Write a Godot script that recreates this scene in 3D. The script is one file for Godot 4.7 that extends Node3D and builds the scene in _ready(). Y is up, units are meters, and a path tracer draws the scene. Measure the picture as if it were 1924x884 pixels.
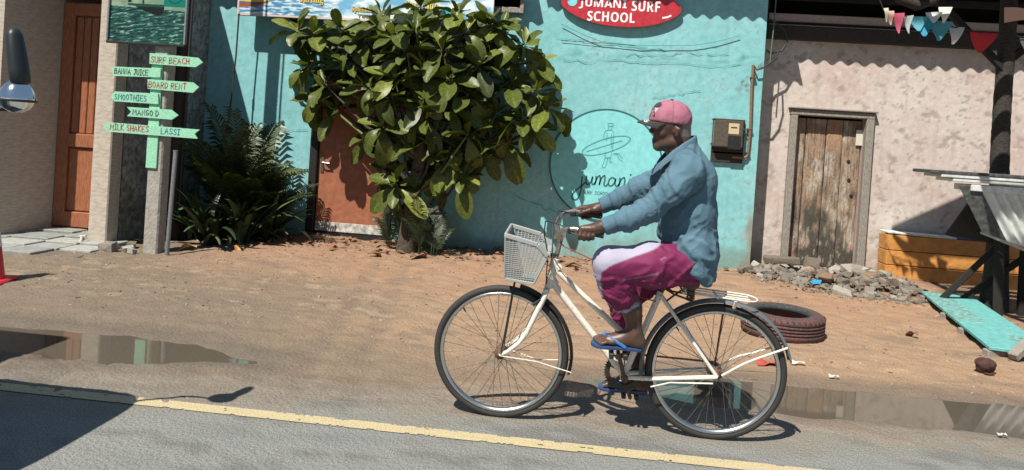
extends Node3D
# A street front in a surf town: a rider on a white bicycle passes painted houses, a leafy tree, signs and a roadside counter.
# Units are metres; the street runs along x, the houses stand at negative z, y is up.

var rng := RandomNumberGenerator.new()
var taken := {}
var M := {}
var fine := FastNoiseLite.new()
var soft := FastNoiseLite.new()


func _ready():
	rng.seed = 7
	fine.seed = 5
	fine.frequency = 1.0
	fine.fractal_octaves = 3
	soft.seed = 11
	soft.frequency = 1.0
	soft.fractal_octaves = 2
	soft.fractal_gain = 0.35
	var cam := Camera3D.new()
	cam.name = "camera"
	cam.position = Vector3(0, 1.38, 0)
	cam.rotation = Vector3(-0.012557, 0.099106, 0.066566)
	cam.projection = Camera3D.PROJECTION_FRUSTUM
	cam.near = 0.1
	cam.far = 400.0
	cam.size = 0.0631429
	cam.frustum_offset = Vector2(0, -0.0114214)
	add_child(cam)
	var env := Environment.new()
	var sky := Sky.new()
	var sm := ProceduralSkyMaterial.new()
	sm.sky_top_color = Color(0.40, 0.50, 0.62)
	sm.sky_horizon_color = Color(0.70, 0.73, 0.74)
	sm.ground_bottom_color = Color(0.20, 0.17, 0.14)
	sm.ground_horizon_color = Color(0.5, 0.5, 0.48)
	sm.sky_curve = 0.12
	sky.sky_material = sm
	env.background_mode = Environment.BG_SKY
	env.sky = sky
	env.background_energy_multiplier = 0.74
	env.tonemap_mode = Environment.TONE_MAPPER_LINEAR
	env.tonemap_exposure = 1.42
	env.sdfgi_enabled = true
	env.ssao_enabled = true
	env.ssil_enabled = true
	var we := WorldEnvironment.new()
	we.name = "environment"
	we.environment = env
	add_child(we)
	var sun := DirectionalLight3D.new()
	sun.name = "sun"
	sun.light_color = Color(1.0, 0.97, 0.92)
	sun.light_energy = 1.6
	sun.light_angular_distance = 0.5
	sun.shadow_enabled = true
	add_child(sun)
	sun.look_at_from_position(Vector3.ZERO, -Vector3(-0.34, 1.0, 0.62))
	make_materials()
	# large structure
	build_ground()
	build_left_house()
	build_teal_house()
	build_pink_house()
	# plants
	build_tree()
	build_palm()
	# things
	build_signpost()
	build_banner()
	build_wall_fixtures()
	build_stall()
	build_rickshaw()
	build_small_things()
	build_bicycle()
	build_person()


# ------------------------------------------------------------------ nodes
func numbered(called: String) -> String:
	var k: int = taken.get(called, 0)
	taken[called] = k + 1
	return called if k == 0 else "%s_%03d" % [called, k]


func tag(o: Node, label := "", category := "", group := "", kind := "") -> Node:
	if label: o.set_meta("label", label)
	if category: o.set_meta("category", category)
	if group: o.set_meta("group", group)
	if kind: o.set_meta("kind", kind)
	return o


func thing(called: String, label: String, category: String, at := Vector3.ZERO, turn := Vector3.ZERO, group := "") -> Node3D:
	var o := Node3D.new()
	o.name = numbered(called)
	add_child(o)
	o.position = at
	o.rotation = turn
	tag(o, label, category, group)
	return o


func put(called: String, mesh: Mesh, m: Material, parent: Node = null, xf := Transform3D.IDENTITY) -> MeshInstance3D:
	var o := MeshInstance3D.new()
	o.mesh = mesh
	o.material_override = m
	o.transform = xf
	if parent == null:
		o.name = numbered(called)
		add_child(o)
	else:
		o.name = called
		var k := 0
		while parent.has_node(NodePath(o.name)):
			k += 1
			o.name = "%s_%03d" % [called, k]
		parent.add_child(o, true)
	return o


func part(called: String, mb: MB, m: Material, parent: Node = null) -> MeshInstance3D:
	return put(called, mb.mesh(), m, parent)


func bulk(called: String, mesh: Mesh, m: Material, parent: Node, xf: Transform3D, n: int) -> MeshInstance3D:
	# as put(), for many alike pieces whose number is known
	var o := MeshInstance3D.new()
	o.mesh = mesh
	o.material_override = m
	o.transform = xf
	o.name = called if n == 0 else "%s_%03d" % [called, n]
	parent.add_child(o, true)
	return o


func at_base(x: float, y: float, z: float) -> MB:
	# shapes given in scene axes for a thing whose base is at x, y, z
	var b := MB.new()
	b.X = Transform3D(Basis.IDENTITY, -Vector3(x, y, z))
	return b


func R(a: float, b: float) -> float:
	return rng.randf_range(a, b)


# ------------------------------------------------------------------ mesh collector
class MB:
	var v := PackedVector3Array()
	var n := PackedVector3Array()
	var c := PackedColorArray()
	var uv := PackedVector2Array()
	var ix := PackedInt32Array()
	var col := Color.WHITE
	var X := Transform3D.IDENTITY

	func vert(p: Vector3, u := Vector2.ZERO) -> int:
		v.append(X * p)
		n.append(Vector3.UP)
		c.append(col)
		uv.append(u)
		return v.size() - 1

	func face(a: int, b: int, d: int):
		ix.append(a)
		ix.append(d)
		ix.append(b)

	func flat(ids: Array):
		var nn := (v[ids[1]] - v[ids[0]]).cross(v[ids[2]] - v[ids[0]]).normalized()
		for i in ids: n[i] = nn

	func tri(a: Vector3, b: Vector3, d: Vector3):
		var i := vert(a); vert(b); vert(d)
		face(i, i + 1, i + 2)
		flat([i, i + 1, i + 2])

	func quad(a: Vector3, b: Vector3, d: Vector3, e: Vector3, uvs := false):
		var i := vert(a, Vector2(0, 1)); vert(b, Vector2(1, 1)); vert(d, Vector2(1, 0)); vert(e, Vector2(0, 0))
		face(i, i + 1, i + 2)
		face(i, i + 2, i + 3)
		flat([i, i + 1, i + 2])
		n[i + 3] = n[i]

	func quad_out(a: Vector3, b: Vector3, d: Vector3, e: Vector3, mid: Vector3):
		if (b - a).cross(d - a).dot((a + b + d + e) * 0.25 - mid) < 0.0: quad(e, d, b, a)
		else: quad(a, b, d, e)

	func tri_out(a: Vector3, b: Vector3, d: Vector3, mid: Vector3):
		if (b - a).cross(d - a).dot((a + b + d) / 3.0 - mid) < 0.0: tri(d, b, a)
		else: tri(a, b, d)

	func smooth(i0: int, t0: int):
		for i in range(i0, v.size()): n[i] = Vector3.ZERO
		for t in range(t0, ix.size(), 3):
			var a := ix[t]; var b := ix[t + 1]; var d := ix[t + 2]
			var nn := (v[d] - v[a]).cross(v[b] - v[a])
			n[a] += nn; n[b] += nn; n[d] += nn
		for i in range(i0, v.size()): n[i] = n[i].normalized() if n[i].length_squared() > 1e-20 else Vector3.UP

	func box(m: Vector3, s: Vector3, bevel := 0.0, B := Basis.IDENTITY):
		var h := s * 0.5
		var b: float = min(bevel, min(h.x, min(h.y, h.z)) * 0.9)
		var at := func(x, y, z): return m + B * Vector3(x, y, z)
		if b <= 0.0:
			var p := []
			for k in 8: p.append(at.call(h.x * (1 if k & 1 else -1), h.y * (1 if k & 2 else -1), h.z * (1 if k & 4 else -1)))
			for f in [[0, 1, 3, 2], [4, 5, 7, 6], [0, 1, 5, 4], [2, 3, 7, 6], [0, 2, 6, 4], [1, 3, 7, 5]]:
				quad_out(p[f[0]], p[f[1]], p[f[2]], p[f[3]], m)
			return
		var q := {}
		for k in 8:
			var sx := 1.0 if k & 1 else -1.0
			var sy := 1.0 if k & 2 else -1.0
			var sz := 1.0 if k & 4 else -1.0
			q[k] = [at.call(sx * h.x, sy * (h.y - b), sz * (h.z - b)), at.call(sx * (h.x - b), sy * h.y, sz * (h.z - b)), at.call(sx * (h.x - b), sy * (h.y - b), sz * h.z)]
			tri_out(q[k][0], q[k][1], q[k][2], m)
		for f in [[0, 0, 2, 6, 4], [0, 1, 3, 7, 5], [1, 0, 1, 5, 4], [1, 2, 3, 7, 6], [2, 0, 1, 3, 2], [2, 4, 5, 7, 6]]:
			var a: int = f[0]
			quad_out(q[f[1]][a], q[f[2]][a], q[f[3]][a], q[f[4]][a], m)
		for e in [[0, 1, 1, 2], [2, 3, 1, 2], [4, 5, 1, 2], [6, 7, 1, 2], [0, 2, 0, 2], [1, 3, 0, 2], [4, 6, 0, 2], [5, 7, 0, 2], [0, 4, 0, 1], [1, 5, 0, 1], [2, 6, 0, 1], [3, 7, 0, 1]]:
			quad_out(q[e[0]][e[2]], q[e[1]][e[2]], q[e[1]][e[3]], q[e[0]][e[3]], m)

	func beam(a: Vector3, b: Vector3, w: float, d: float, bevel := 0.0, up := Vector3.UP):
		# a bar from a to b, w wide across and d deep along up
		var y := (b - a)
		var l := y.length()
		y /= l
		var x := y.cross(up)
		if x.length() < 0.01: x = y.cross(Vector3.RIGHT)
		x = x.normalized()
		box((a + b) * 0.5, Vector3(w, l, d), bevel, Basis(x, y, x.cross(y)))

	func tube(pts: Array, r, sides := 8, caps := true, flatten := Vector3.ZERO):
		# r is a number or a list of numbers
		var i0 := v.size()
		var t0 := ix.size()
		var k := pts.size()
		var dir: Vector3 = (pts[1] - pts[0]).normalized()
		var u := dir.cross(Vector3.UP if abs(dir.y) < 0.9 else Vector3.RIGHT).normalized()
		for i in k:
			var d: Vector3 = ((pts[min(i + 1, k - 1)] - pts[max(i - 1, 0)]) as Vector3).normalized()
			u = (u - d * u.dot(d)).normalized()
			var w := d.cross(u)
			var rad: float = r[i] if r is Array else r
			for s in sides:
				var a := TAU * s / sides
				vert(pts[i] + (u * cos(a) + w * sin(a)) * rad, Vector2(float(s) / sides, float(i) / (k - 1)))
		for i in k - 1:
			for s in sides:
				var a := i0 + i * sides + s
				var b := i0 + i * sides + (s + 1) % sides
				face(a, b, b + sides)
				face(a, b + sides, a + sides)
		smooth(i0, t0)
		if caps:
			for e in [0, k - 1]:
				var m: Vector3 = pts[e]
				var inner: Vector3 = X * (pts[1] if e == 0 else pts[k - 2])
				for s in sides:
					var a := v[i0 + e * sides + s]
					var b := v[i0 + e * sides + (s + 1) % sides]
					var keep := X
					X = Transform3D.IDENTITY
					tri_out(keep * m, a, b, inner)
					X = keep

	func lathe(prof: Array, segs := 24, xf := Transform3D.IDENTITY, closed := false):
		# prof: Vector2(radius, height) round the y axis of xf
		var i0 := v.size()
		var t0 := ix.size()
		var k := prof.size()
		for i in k:
			for s in segs:
				var a := TAU * s / segs
				vert(xf * Vector3(cos(a) * prof[i].x, prof[i].y, -sin(a) * prof[i].x), Vector2(float(s) / segs, float(i) / (k - 1)))
		for i in (k if closed else k - 1):
			for s in segs:
				var a := i0 + i * segs + s
				var b := i0 + i * segs + (s + 1) % segs
				var j := i0 + ((i + 1) % k) * segs
				var d := j + (s + 1) % segs
				face(a, b, d)
				face(a, d, j + s)
		smooth(i0, t0)

	func prism(poly: PackedVector2Array, depth: float, xf := Transform3D.IDENTITY):
		# poly in the xy plane of xf, from z = 0 to z = depth
		var p := poly
		if Geometry2D.is_polygon_clockwise(p): p = p.duplicate(); p.reverse()
		var t := Geometry2D.triangulate_polygon(p)
		var mid := Vector2.ZERO
		for a in p: mid += a / p.size()
		for j in range(0, t.size(), 3):
			var a := p[t[j]]; var b := p[t[j + 1]]; var d := p[t[j + 2]]
			var inside := xf * Vector3((a.x + b.x + d.x) / 3, (a.y + b.y + d.y) / 3, depth * 0.5)
			tri_out(xf * Vector3(a.x, a.y, depth), xf * Vector3(b.x, b.y, depth), xf * Vector3(d.x, d.y, depth), inside)
			tri_out(xf * Vector3(a.x, a.y, 0), xf * Vector3(b.x, b.y, 0), xf * Vector3(d.x, d.y, 0), inside)
		for i in p.size():
			var a := p[i]; var b := p[(i + 1) % p.size()]
			quad(xf * Vector3(a.x, a.y, 0), xf * Vector3(b.x, b.y, 0), xf * Vector3(b.x, b.y, depth), xf * Vector3(a.x, a.y, depth))

	func stroke(pts: Array, w: float, xf := Transform3D.IDENTITY, lift := 0.003):
		# a painted line of width w through Vector2 points, a thin raised strip
		var k := pts.size()
		var l := []
		var r := []
		for i in k:
			var d: Vector2 = ((pts[min(i + 1, k - 1)] - pts[max(i - 1, 0)]) as Vector2).normalized()
			var s := Vector2(-d.y, d.x) * w * 0.5
			var e := Vector2.ZERO
			if i == 0: e = -d * w * 0.35
			if i == k - 1: e = d * w * 0.35
			l.append(pts[i] + s + e)
			r.append(pts[i] - s + e)
		for i in k - 1:
			var a := Vector3(r[i].x, r[i].y, lift); var b := Vector3(r[i + 1].x, r[i + 1].y, lift)
			var d := Vector3(l[i + 1].x, l[i + 1].y, lift); var e := Vector3(l[i].x, l[i].y, lift)
			quad(xf * a, xf * b, xf * d, xf * e)

	func sheet(nu: int, nv: int, f: Callable, skip = null):
		# f(u, v) -> Vector3 or [Vector3, Color], u and v from 0 to 1
		var i0 := v.size()
		var t0 := ix.size()
		for j in nv + 1:
			for i in nu + 1:
				var p = f.call(float(i) / nu, float(j) / nv)
				if p is Array:
					col = p[1]
					p = p[0]
				vert(p, Vector2(float(i) / nu, 1.0 - float(j) / nv))
		for j in nv:
			for i in nu:
				if skip != null and skip.call((i + 0.5) / nu, (j + 0.5) / nv): continue
				var a := i0 + j * (nu + 1) + i
				face(a, a + 1, a + nu + 2)
				face(a, a + nu + 2, a + nu + 1)
		smooth(i0, t0)

	func mesh() -> ArrayMesh:
		var a := []
		a.resize(Mesh.ARRAY_MAX)
		a[Mesh.ARRAY_VERTEX] = v
		a[Mesh.ARRAY_NORMAL] = n
		a[Mesh.ARRAY_COLOR] = c
		a[Mesh.ARRAY_TEX_UV] = uv
		a[Mesh.ARRAY_INDEX] = ix
		var m := ArrayMesh.new()
		m.add_surface_from_arrays(Mesh.PRIMITIVE_TRIANGLES, a)
		return m


# ------------------------------------------------------------------ bodies: smooth joined limbs meshed as surface nets
class Body:
	var lo: Vector3
	var h: float
	var nx: int
	var ny: int
	var nz: int
	var f := PackedFloat32Array()

	func _init(a: Vector3, b: Vector3, cell: float):
		lo = a
		h = cell
		nx = int((b.x - a.x) / h) + 2
		ny = int((b.y - a.y) / h) + 2
		nz = int((b.z - a.z) / h) + 2
		f.resize(nx * ny * nz)
		f.fill(1.0)

	# a tapered limb from p to q with radii rp, rq; squash scales distances along each axis (2 = half as thick); k is the blend
	func limb(p: Vector3, q: Vector3, rp: float, rq: float, k := 0.03, squash := Vector3.ONE, cut := false):
		var rm: float = max(rp, rq) + k + h * 2.0
		var e := Vector3(rm / min(squash.x, 1.0 if squash.x >= 1.0 else squash.x), rm / min(squash.y, 1.0 if squash.y >= 1.0 else squash.y), rm / min(squash.z, 1.0 if squash.z >= 1.0 else squash.z))
		var a := p.min(q) - e
		var b := p.max(q) + e
		var x0 := clampi(int((a.x - lo.x) / h), 0, nx); var x1 := clampi(int((b.x - lo.x) / h) + 1, 0, nx)
		var y0 := clampi(int((a.y - lo.y) / h), 0, ny); var y1 := clampi(int((b.y - lo.y) / h) + 1, 0, ny)
		var z0 := clampi(int((a.z - lo.z) / h), 0, nz); var z1 := clampi(int((b.z - lo.z) / h) + 1, 0, nz)
		var d := (q - p) * squash
		var dd: float = max(d.length_squared(), 1e-9)
		var kk: float = 0.25 / maxf(k, 1e-5)
		for z in range(z0, z1):
			for y in range(y0, y1):
				var at := (z * ny + y) * nx
				for x in range(x0, x1):
					var w := (lo + Vector3(x, y, z) * h - p) * squash
					var t := clampf(w.dot(d) / dd, 0.0, 1.0)
					var s := (w - d * t).length() - lerpf(rp, rq, t)
					var o := f[at + x]
					if cut:
						s = -s
						var g := maxf(k - absf(s - o), 0.0)
						f[at + x] = maxf(s, o) + g * g * kk
					else:
						var g := maxf(k - absf(s - o), 0.0)
						f[at + x] = minf(s, o) - g * g * kk

	func chain(pts: Array, rad: Array, k := 0.02, squash := Vector3.ONE):
		for i in pts.size() - 1: limb(pts[i], pts[i + 1], rad[i], rad[i + 1], k, squash)

	func mesh_into(mb: MB, paint = null, push = null):
		var i0 := mb.v.size()
		var t0 := mb.ix.size()
		var ids := PackedInt32Array()
		ids.resize(f.size())
		ids.fill(-1)
		var sx := 1; var sy := nx; var sz := nx * ny
		var off := [0, sx, sy, sx + sy, sz, sx + sz, sy + sz, sx + sy + sz]
		var edges := [[0, 1], [2, 3], [4, 5], [6, 7], [0, 2], [1, 3], [4, 6], [5, 7], [0, 4], [1, 5], [2, 6], [3, 7]]
		var cv := [Vector3(0, 0, 0), Vector3(1, 0, 0), Vector3(0, 1, 0), Vector3(1, 1, 0), Vector3(0, 0, 1), Vector3(1, 0, 1), Vector3(0, 1, 1), Vector3(1, 1, 1)]
		var reach := h * 1.8
		for z in nz - 1:
			for y in ny - 1:
				for x in nx - 1:
					var at := (z * ny + y) * nx + x
					if absf(f[at]) > reach: continue
					var sgn := 0
					for k in 8:
						if f[at + off[k]] < 0.0: sgn += 1
					if sgn == 0 or sgn == 8: continue
					var sum := Vector3.ZERO
					var cnt := 0
					for e in edges:
						var a := f[at + off[e[0]]]; var b := f[at + off[e[1]]]
						if (a < 0.0) != (b < 0.0):
							sum += (cv[e[0]] as Vector3).lerp(cv[e[1]], a / (a - b))
							cnt += 1
					var p := lo + (Vector3(x, y, z) + sum / cnt) * h
					if paint != null: mb.col = paint.call(p)
					ids[at] = mb.vert(p)
		for z in range(1, nz - 1):
			for y in range(1, ny - 1):
				for x in range(1, nx - 1):
					var at := (z * ny + y) * nx + x
					if absf(f[at]) > reach: continue
					var a := f[at] < 0.0
					if a != (f[at + sx] < 0.0): _quad(mb, ids, at, at - sy, at - sy - sz, at - sz, a)
					if a != (f[at + sy] < 0.0): _quad(mb, ids, at, at - sz, at - sz - sx, at - sx, a)
					if a != (f[at + sz] < 0.0): _quad(mb, ids, at, at - sx, at - sx - sy, at - sy, a)
		mb.smooth(i0, t0)
		if push != null:
			for i in range(i0, mb.v.size()): mb.v[i] += mb.n[i] * push.call(mb.X.affine_inverse() * mb.v[i], mb.n[i])
			mb.smooth(i0, t0)

	func _quad(mb: MB, ids: PackedInt32Array, a: int, b: int, c: int, d: int, turn: bool):
		var p := ids[a]; var q := ids[b]; var r := ids[c]; var s := ids[d]
		if p < 0 or q < 0 or r < 0 or s < 0: return
		if turn:
			mb.face(p, q, r); mb.face(p, r, s)
		else:
			mb.face(p, r, q); mb.face(p, s, r)


# ------------------------------------------------------------------ materials
func ntex(freq: float, lo: Color, hi: Color, seed_ := 1, size := 512, octaves := 5, kind := FastNoiseLite.TYPE_SIMPLEX_SMOOTH, mid = null) -> NoiseTexture2D:
	var t := NoiseTexture2D.new()
	var f := FastNoiseLite.new()
	f.noise_type = kind
	f.seed = seed_
	f.frequency = freq
	f.fractal_octaves = octaves
	f.fractal_gain = 0.6
	t.noise = f
	t.width = size
	t.height = size
	t.seamless = true
	t.generate_mipmaps = true
	var g := Gradient.new()
	g.set_color(0, lo)
	g.set_color(1, hi)
	g.set_offset(0, 0.2)
	g.set_offset(1, 0.8)
	if mid != null: g.add_point(0.5, mid)
	t.color_ramp = g
	return t


func nmap(freq: float, strength: float, seed_ := 1, octaves := 5, kind := FastNoiseLite.TYPE_SIMPLEX_SMOOTH) -> NoiseTexture2D:
	var t := NoiseTexture2D.new()
	var f := FastNoiseLite.new()
	f.noise_type = kind
	f.seed = seed_
	f.frequency = freq
	f.fractal_octaves = octaves
	f.fractal_gain = 0.6
	t.noise = f
	t.width = 512
	t.height = 512
	t.seamless = true
	t.as_normal_map = true
	t.bump_strength = strength
	return t


func grey(a: float, b: float) -> Array:
	return [Color(a, a, a).linear_to_srgb(), Color(b, b, b).linear_to_srgb()]


func mat(called: String, r: float, g: float, b: float, rough := 0.8, o := {}) -> StandardMaterial3D:
	# r, g, b are real-world (linear) base colours
	var m := StandardMaterial3D.new()
	m.resource_name = called
	m.albedo_color = Color(r, g, b).linear_to_srgb()
	m.roughness = rough
	m.metallic = o.get("metal", 0.0)
	if o.has("spec"): m.metallic_specular = o.spec
	if o.has("tex"): m.albedo_texture = o.tex
	if o.has("nrm"):
		m.normal_enabled = true
		m.normal_texture = o.nrm
		m.normal_scale = o.get("ns", 1.0)
	if o.has("scale"):
		m.uv1_triplanar = true
		m.uv1_world_triplanar = o.get("world", true)
		var s = o.scale
		m.uv1_scale = s if s is Vector3 else Vector3(s, s, s)
	if o.get("vc", false): m.vertex_color_use_as_albedo = true
	if o.has("back"):
		m.backlight_enabled = true
		m.backlight = o.back
	if o.get("two", true): m.cull_mode = BaseMaterial3D.CULL_DISABLED
	M[called] = m
	return m


func make_materials():
	var mottle := ntex(0.012, grey(0.72, 1)[0], Color.WHITE, 3)
	var strong := ntex(0.02, grey(0.35, 1)[0], Color.WHITE, 9)
	var grain := ntex(0.13, grey(0.55, 1)[0], Color.WHITE, 4, 1024, 4)
	var bumps := nmap(0.03, 5.0, 5)
	var plaster := nmap(0.02, 9.0, 12, 6)
	var gravelly := nmap(0.11, 10.0, 8, 3)
	var frame_wear := ntex(0.03, Color(0.78, 0.66, 0.55), Color.WHITE, 77, 512, 5)
	frame_wear.color_ramp.set_offset(0, 0.0)
	frame_wear.color_ramp.set_offset(1, 0.42)
	var flat_wall := ntex(0.03, grey(0.84, 1)[0], Color.WHITE, 15, 512, 6)
	M.mottle = mottle; M.strong = strong; M.grain = grain; M.bumps = bumps
	mat("dirt", 1, 1, 1, 0.95, {"vc": true, "tex": grain, "nrm": gravelly, "ns": 0.22, "scale": 0.5})
	mat("asphalt", 0.305, 0.315, 0.30, 0.92, {"vc": true, "tex": ntex(0.2, grey(0.34, 1)[0], Color.WHITE, 21, 1024, 3), "nrm": gravelly, "ns": 0.2, "scale": 0.55})
	mat("road_paint", 0.62, 0.52, 0.31, 0.75, {"vc": true, "tex": grain, "scale": 0.7})
	mat("water", 0.10, 0.085, 0.065, 0.03, {"spec": 0.5})
	mat("teal_paint", 0.86, 0.86, 0.88, 0.8, {"vc": true, "tex": flat_wall, "nrm": plaster, "ns": 0.02, "scale": 0.6})
	mat("pink_paint", 0.98, 1.0, 1.0, 0.88, {"vc": true, "tex": flat_wall, "nrm": plaster, "ns": 0.04, "scale": 0.7})
	mat("beige_plaster", 0.50, 0.44, 0.37, 0.9, {"tex": mottle, "nrm": plaster, "ns": 0.4, "scale": Vector3(1.2, 5.0, 1.2)})
	mat("grey_plaster", 0.36, 0.37, 0.355, 0.9, {"vc": true, "tex": strong, "nrm": plaster, "ns": 0.25, "scale": 1.0})
	mat("concrete", 0.36, 0.345, 0.31, 0.9, {"tex": mottle, "nrm": bumps, "ns": 0.6, "scale": 1.5})
	mat("paver_a", 0.33, 0.35, 0.33, 0.85, {"tex": mottle, "nrm": gravelly, "ns": 0.4, "scale": 1.5})
	mat("paver_b", 0.39, 0.40, 0.375, 0.85, {"tex": mottle, "nrm": gravelly, "ns": 0.4, "scale": 1.5})
	mat("paver_c", 0.28, 0.30, 0.285, 0.85, {"tex": mottle, "nrm": gravelly, "ns": 0.4, "scale": 1.5})
	mat("dark_void", 0.015, 0.014, 0.013, 0.95)
	mat("mural", 0.22, 0.63, 0.66, 0.75, {"tex": flat_wall, "nrm": plaster, "ns": 0.02, "scale": 0.6})
	mat("mural_line", 0.02, 0.12, 0.12, 0.8)
	mat("mural_soft", 0.06, 0.34, 0.33, 0.8)
	var w := FastNoiseLite.new()
	var wood := ntex(0.05, grey(0.45, 1)[0], Color.WHITE, 31, 512, 5)
	M.wood = wood
	var wood_soft := ntex(0.05, grey(0.62, 1)[0], Color.WHITE, 33, 512, 5)
	wood_soft.color_ramp.set_offset(1, 0.55)
	mat("brown_door", 0.42, 0.155, 0.072, 0.5, {"tex": wood, "scale": Vector3(4.0, 0.25, 4.0)})
	mat("flat_door", 0.36, 0.135, 0.073, 0.5, {"tex": mottle, "scale": 1.2})
	mat("black_paint", 0.022, 0.021, 0.021, 0.5, {"tex": strong, "scale": 2.0})
	mat("white_paint", 0.66, 0.65, 0.60, 0.6, {"tex": strong, "scale": 1.0})
	mat("steel", 0.55, 0.55, 0.53, 0.3, {"metal": 1.0})
	mat("rusty_steel", 0.16, 0.085, 0.05, 0.8, {"tex": strong, "scale": 5.0})
	mat("galvanised", 0.30, 0.33, 0.34, 0.5, {"metal": 0.6, "tex": mottle, "scale": 3.0})
	mat("grey_wood", 0.36, 0.33, 0.29, 0.9, {"tex": wood, "nrm": bumps, "ns": 0.5, "scale": Vector3(5.0, 0.5, 5.0)})
	mat("dark_wood", 0.055, 0.045, 0.038, 0.9, {"tex": wood, "nrm": bumps, "ns": 0.5, "scale": Vector3(0.6, 5.0, 5.0)})
	mat("black_wood", 0.022, 0.02, 0.018, 0.9, {"tex": wood, "scale": 3.0})
	mat("door_plank", 1.0, 1.0, 1.0, 0.9, {"vc": true, "tex": mottle, "nrm": bumps, "ns": 0.9, "scale": Vector3(3.5, 0.9, 3.5)})
	mat("sign_green", 0.29, 0.64, 0.44, 0.7, {"tex": wood_soft, "nrm": bumps, "ns": 0.3, "scale": Vector3(0.7, 6.0, 3.0)})
	mat("letter_red", 0.33, 0.05, 0.03, 0.7)
	mat("letter_black", 0.03, 0.05, 0.045, 0.7)
	mat("letter_teal", 0.03, 0.17, 0.19, 0.7)
	mat("letter_blue", 0.03, 0.13, 0.25, 0.7)
	mat("white_letter", 0.82, 0.82, 0.80, 0.5)
	mat("red_board", 0.52, 0.035, 0.055, 0.35, {"tex": mottle, "scale": 1.5})
	mat("roof_sheet", 0.12, 0.10, 0.09, 0.6, {"tex": strong, "nrm": bumps, "scale": 1.2})
	mat("meter_cover", 0.105, 0.09, 0.068, 0.25, {"tex": mottle, "scale": 3.0})
	mat("meter_card", 0.52, 0.43, 0.27, 0.7)
	mat("cable", 0.03, 0.03, 0.028, 0.6)
	mat("bark", 0.10, 0.08, 0.062, 0.95, {"tex": strong, "nrm": bumps, "ns": 1.3, "scale": Vector3(3, 1.2, 3)})
	mat("pole_bark", 0.062, 0.055, 0.048, 0.95, {"tex": strong, "nrm": bumps, "ns": 1.3, "scale": Vector3(2.5, 4.0, 2.5)})
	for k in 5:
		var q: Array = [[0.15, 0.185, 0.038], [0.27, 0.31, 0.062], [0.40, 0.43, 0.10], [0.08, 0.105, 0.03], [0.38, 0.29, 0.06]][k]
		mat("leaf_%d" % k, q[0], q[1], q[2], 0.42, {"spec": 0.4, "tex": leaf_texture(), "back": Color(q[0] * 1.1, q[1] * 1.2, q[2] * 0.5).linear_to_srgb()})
	mat("twig", 0.13, 0.15, 0.05, 0.8)
	for k in 4:
		var q: Array = [[0.035, 0.055, 0.015], [0.07, 0.09, 0.024], [0.075, 0.062, 0.026], [0.022, 0.034, 0.012]][k]
		mat("frond_%d" % k, q[0], q[1], q[2], 0.45, {"back": Color(q[0] * 0.8, q[1] * 0.9, q[2] * 0.4).linear_to_srgb()})
	mat("strap_a", 0.026, 0.045, 0.014, 0.4, {"tex": mottle, "scale": 4.0})
	mat("strap_b", 0.095, 0.14, 0.05, 0.4, {"tex": mottle, "scale": 4.0})
	mat("dry_leaf", 0.26, 0.13, 0.07, 0.9, {"tex": mottle, "scale": 6.0})
	mat("yellow_leaf", 0.52, 0.27, 0.08, 0.7, {"tex": mottle, "scale": 6.0})
	mat("stone_a", 0.26, 0.23, 0.19, 0.95, {"tex": mottle, "nrm": gravelly, "ns": 0.8, "scale": 3.0})
	mat("stone_b", 0.19, 0.16, 0.128, 0.95, {"tex": mottle, "nrm": gravelly, "ns": 0.8, "scale": 3.0})
	mat("stone_c", 0.42, 0.39, 0.345, 0.95, {"tex": mottle, "nrm": gravelly, "ns": 0.8, "scale": 3.0})
	mat("stone_d", 0.30, 0.19, 0.125, 0.95, {"tex": mottle, "nrm": gravelly, "ns": 0.8, "scale": 3.0})
	mat("orange_box", 0.62, 0.285, 0.075, 0.5, {"tex": mottle, "nrm": bumps, "ns": 0.3, "scale": 1.0})
	mat("pale_sheet", 0.68, 0.71, 0.70, 0.6, {"tex": mottle, "scale": 1.5})
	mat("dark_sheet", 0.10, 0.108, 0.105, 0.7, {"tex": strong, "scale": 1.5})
	mat("teal_board", 0.15, 0.45, 0.44, 0.7, {"tex": mottle, "nrm": bumps, "ns": 0.5, "scale": Vector3(1.5, 1.5, 3.0)})
	mat("teal_board_worn", 0.22, 0.49, 0.46, 0.8, {"tex": strong, "nrm": bumps, "ns": 0.5, "scale": Vector3(1.2, 1.2, 2.5)})
	mat("blue_plastic", 0.04, 0.32, 0.62, 0.4)
	mat("navy_plastic", 0.03, 0.05, 0.16, 0.4)
	for k in 8:
		var q: Array = [[0.72, 0.72, 0.62], [0.70, 0.45, 0.36], [0.60, 0.11, 0.20], [0.62, 0.70, 0.70], [0.02, 0.24, 0.36], [0.07, 0.28, 0.36], [0.5, 0.5, 0.5], [0.42, 0.02, 0.03]][k]
		mat("flag_%d" % k, q[0], q[1], q[2], 0.8, {"back": Color(q[0] * 0.3, q[1] * 0.3, q[2] * 0.3).linear_to_srgb()})
	mat("thatch", 0.05, 0.04, 0.035, 0.95, {"tex": strong, "nrm": bumps, "ns": 1.0, "scale": 3.0})
	mat("cone_red", 0.62, 0.025, 0.05, 0.45)
	mat("cone_white", 0.7, 0.7, 0.7, 0.5)
	mat("rick_body", 0.02, 0.05, 0.06, 0.3)
	mat("rick_roof", 0.03, 0.03, 0.03, 0.8)
	mat("mirror_shell", 0.012, 0.02, 0.024, 0.45)
	mat("chrome", 0.78, 0.80, 0.80, 0.12, {"metal": 1.0})
	mat("old_tyre", 0.155, 0.072, 0.066, 0.85, {"vc": true, "tex": strong, "nrm": bumps, "ns": 0.4, "scale": 4.0})
	mat("husk", 0.085, 0.035, 0.03, 0.8, {"tex": strong, "nrm": bumps, "ns": 1.0, "scale": 8.0})
	mat("paper", 0.55, 0.53, 0.48, 0.9)
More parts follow.
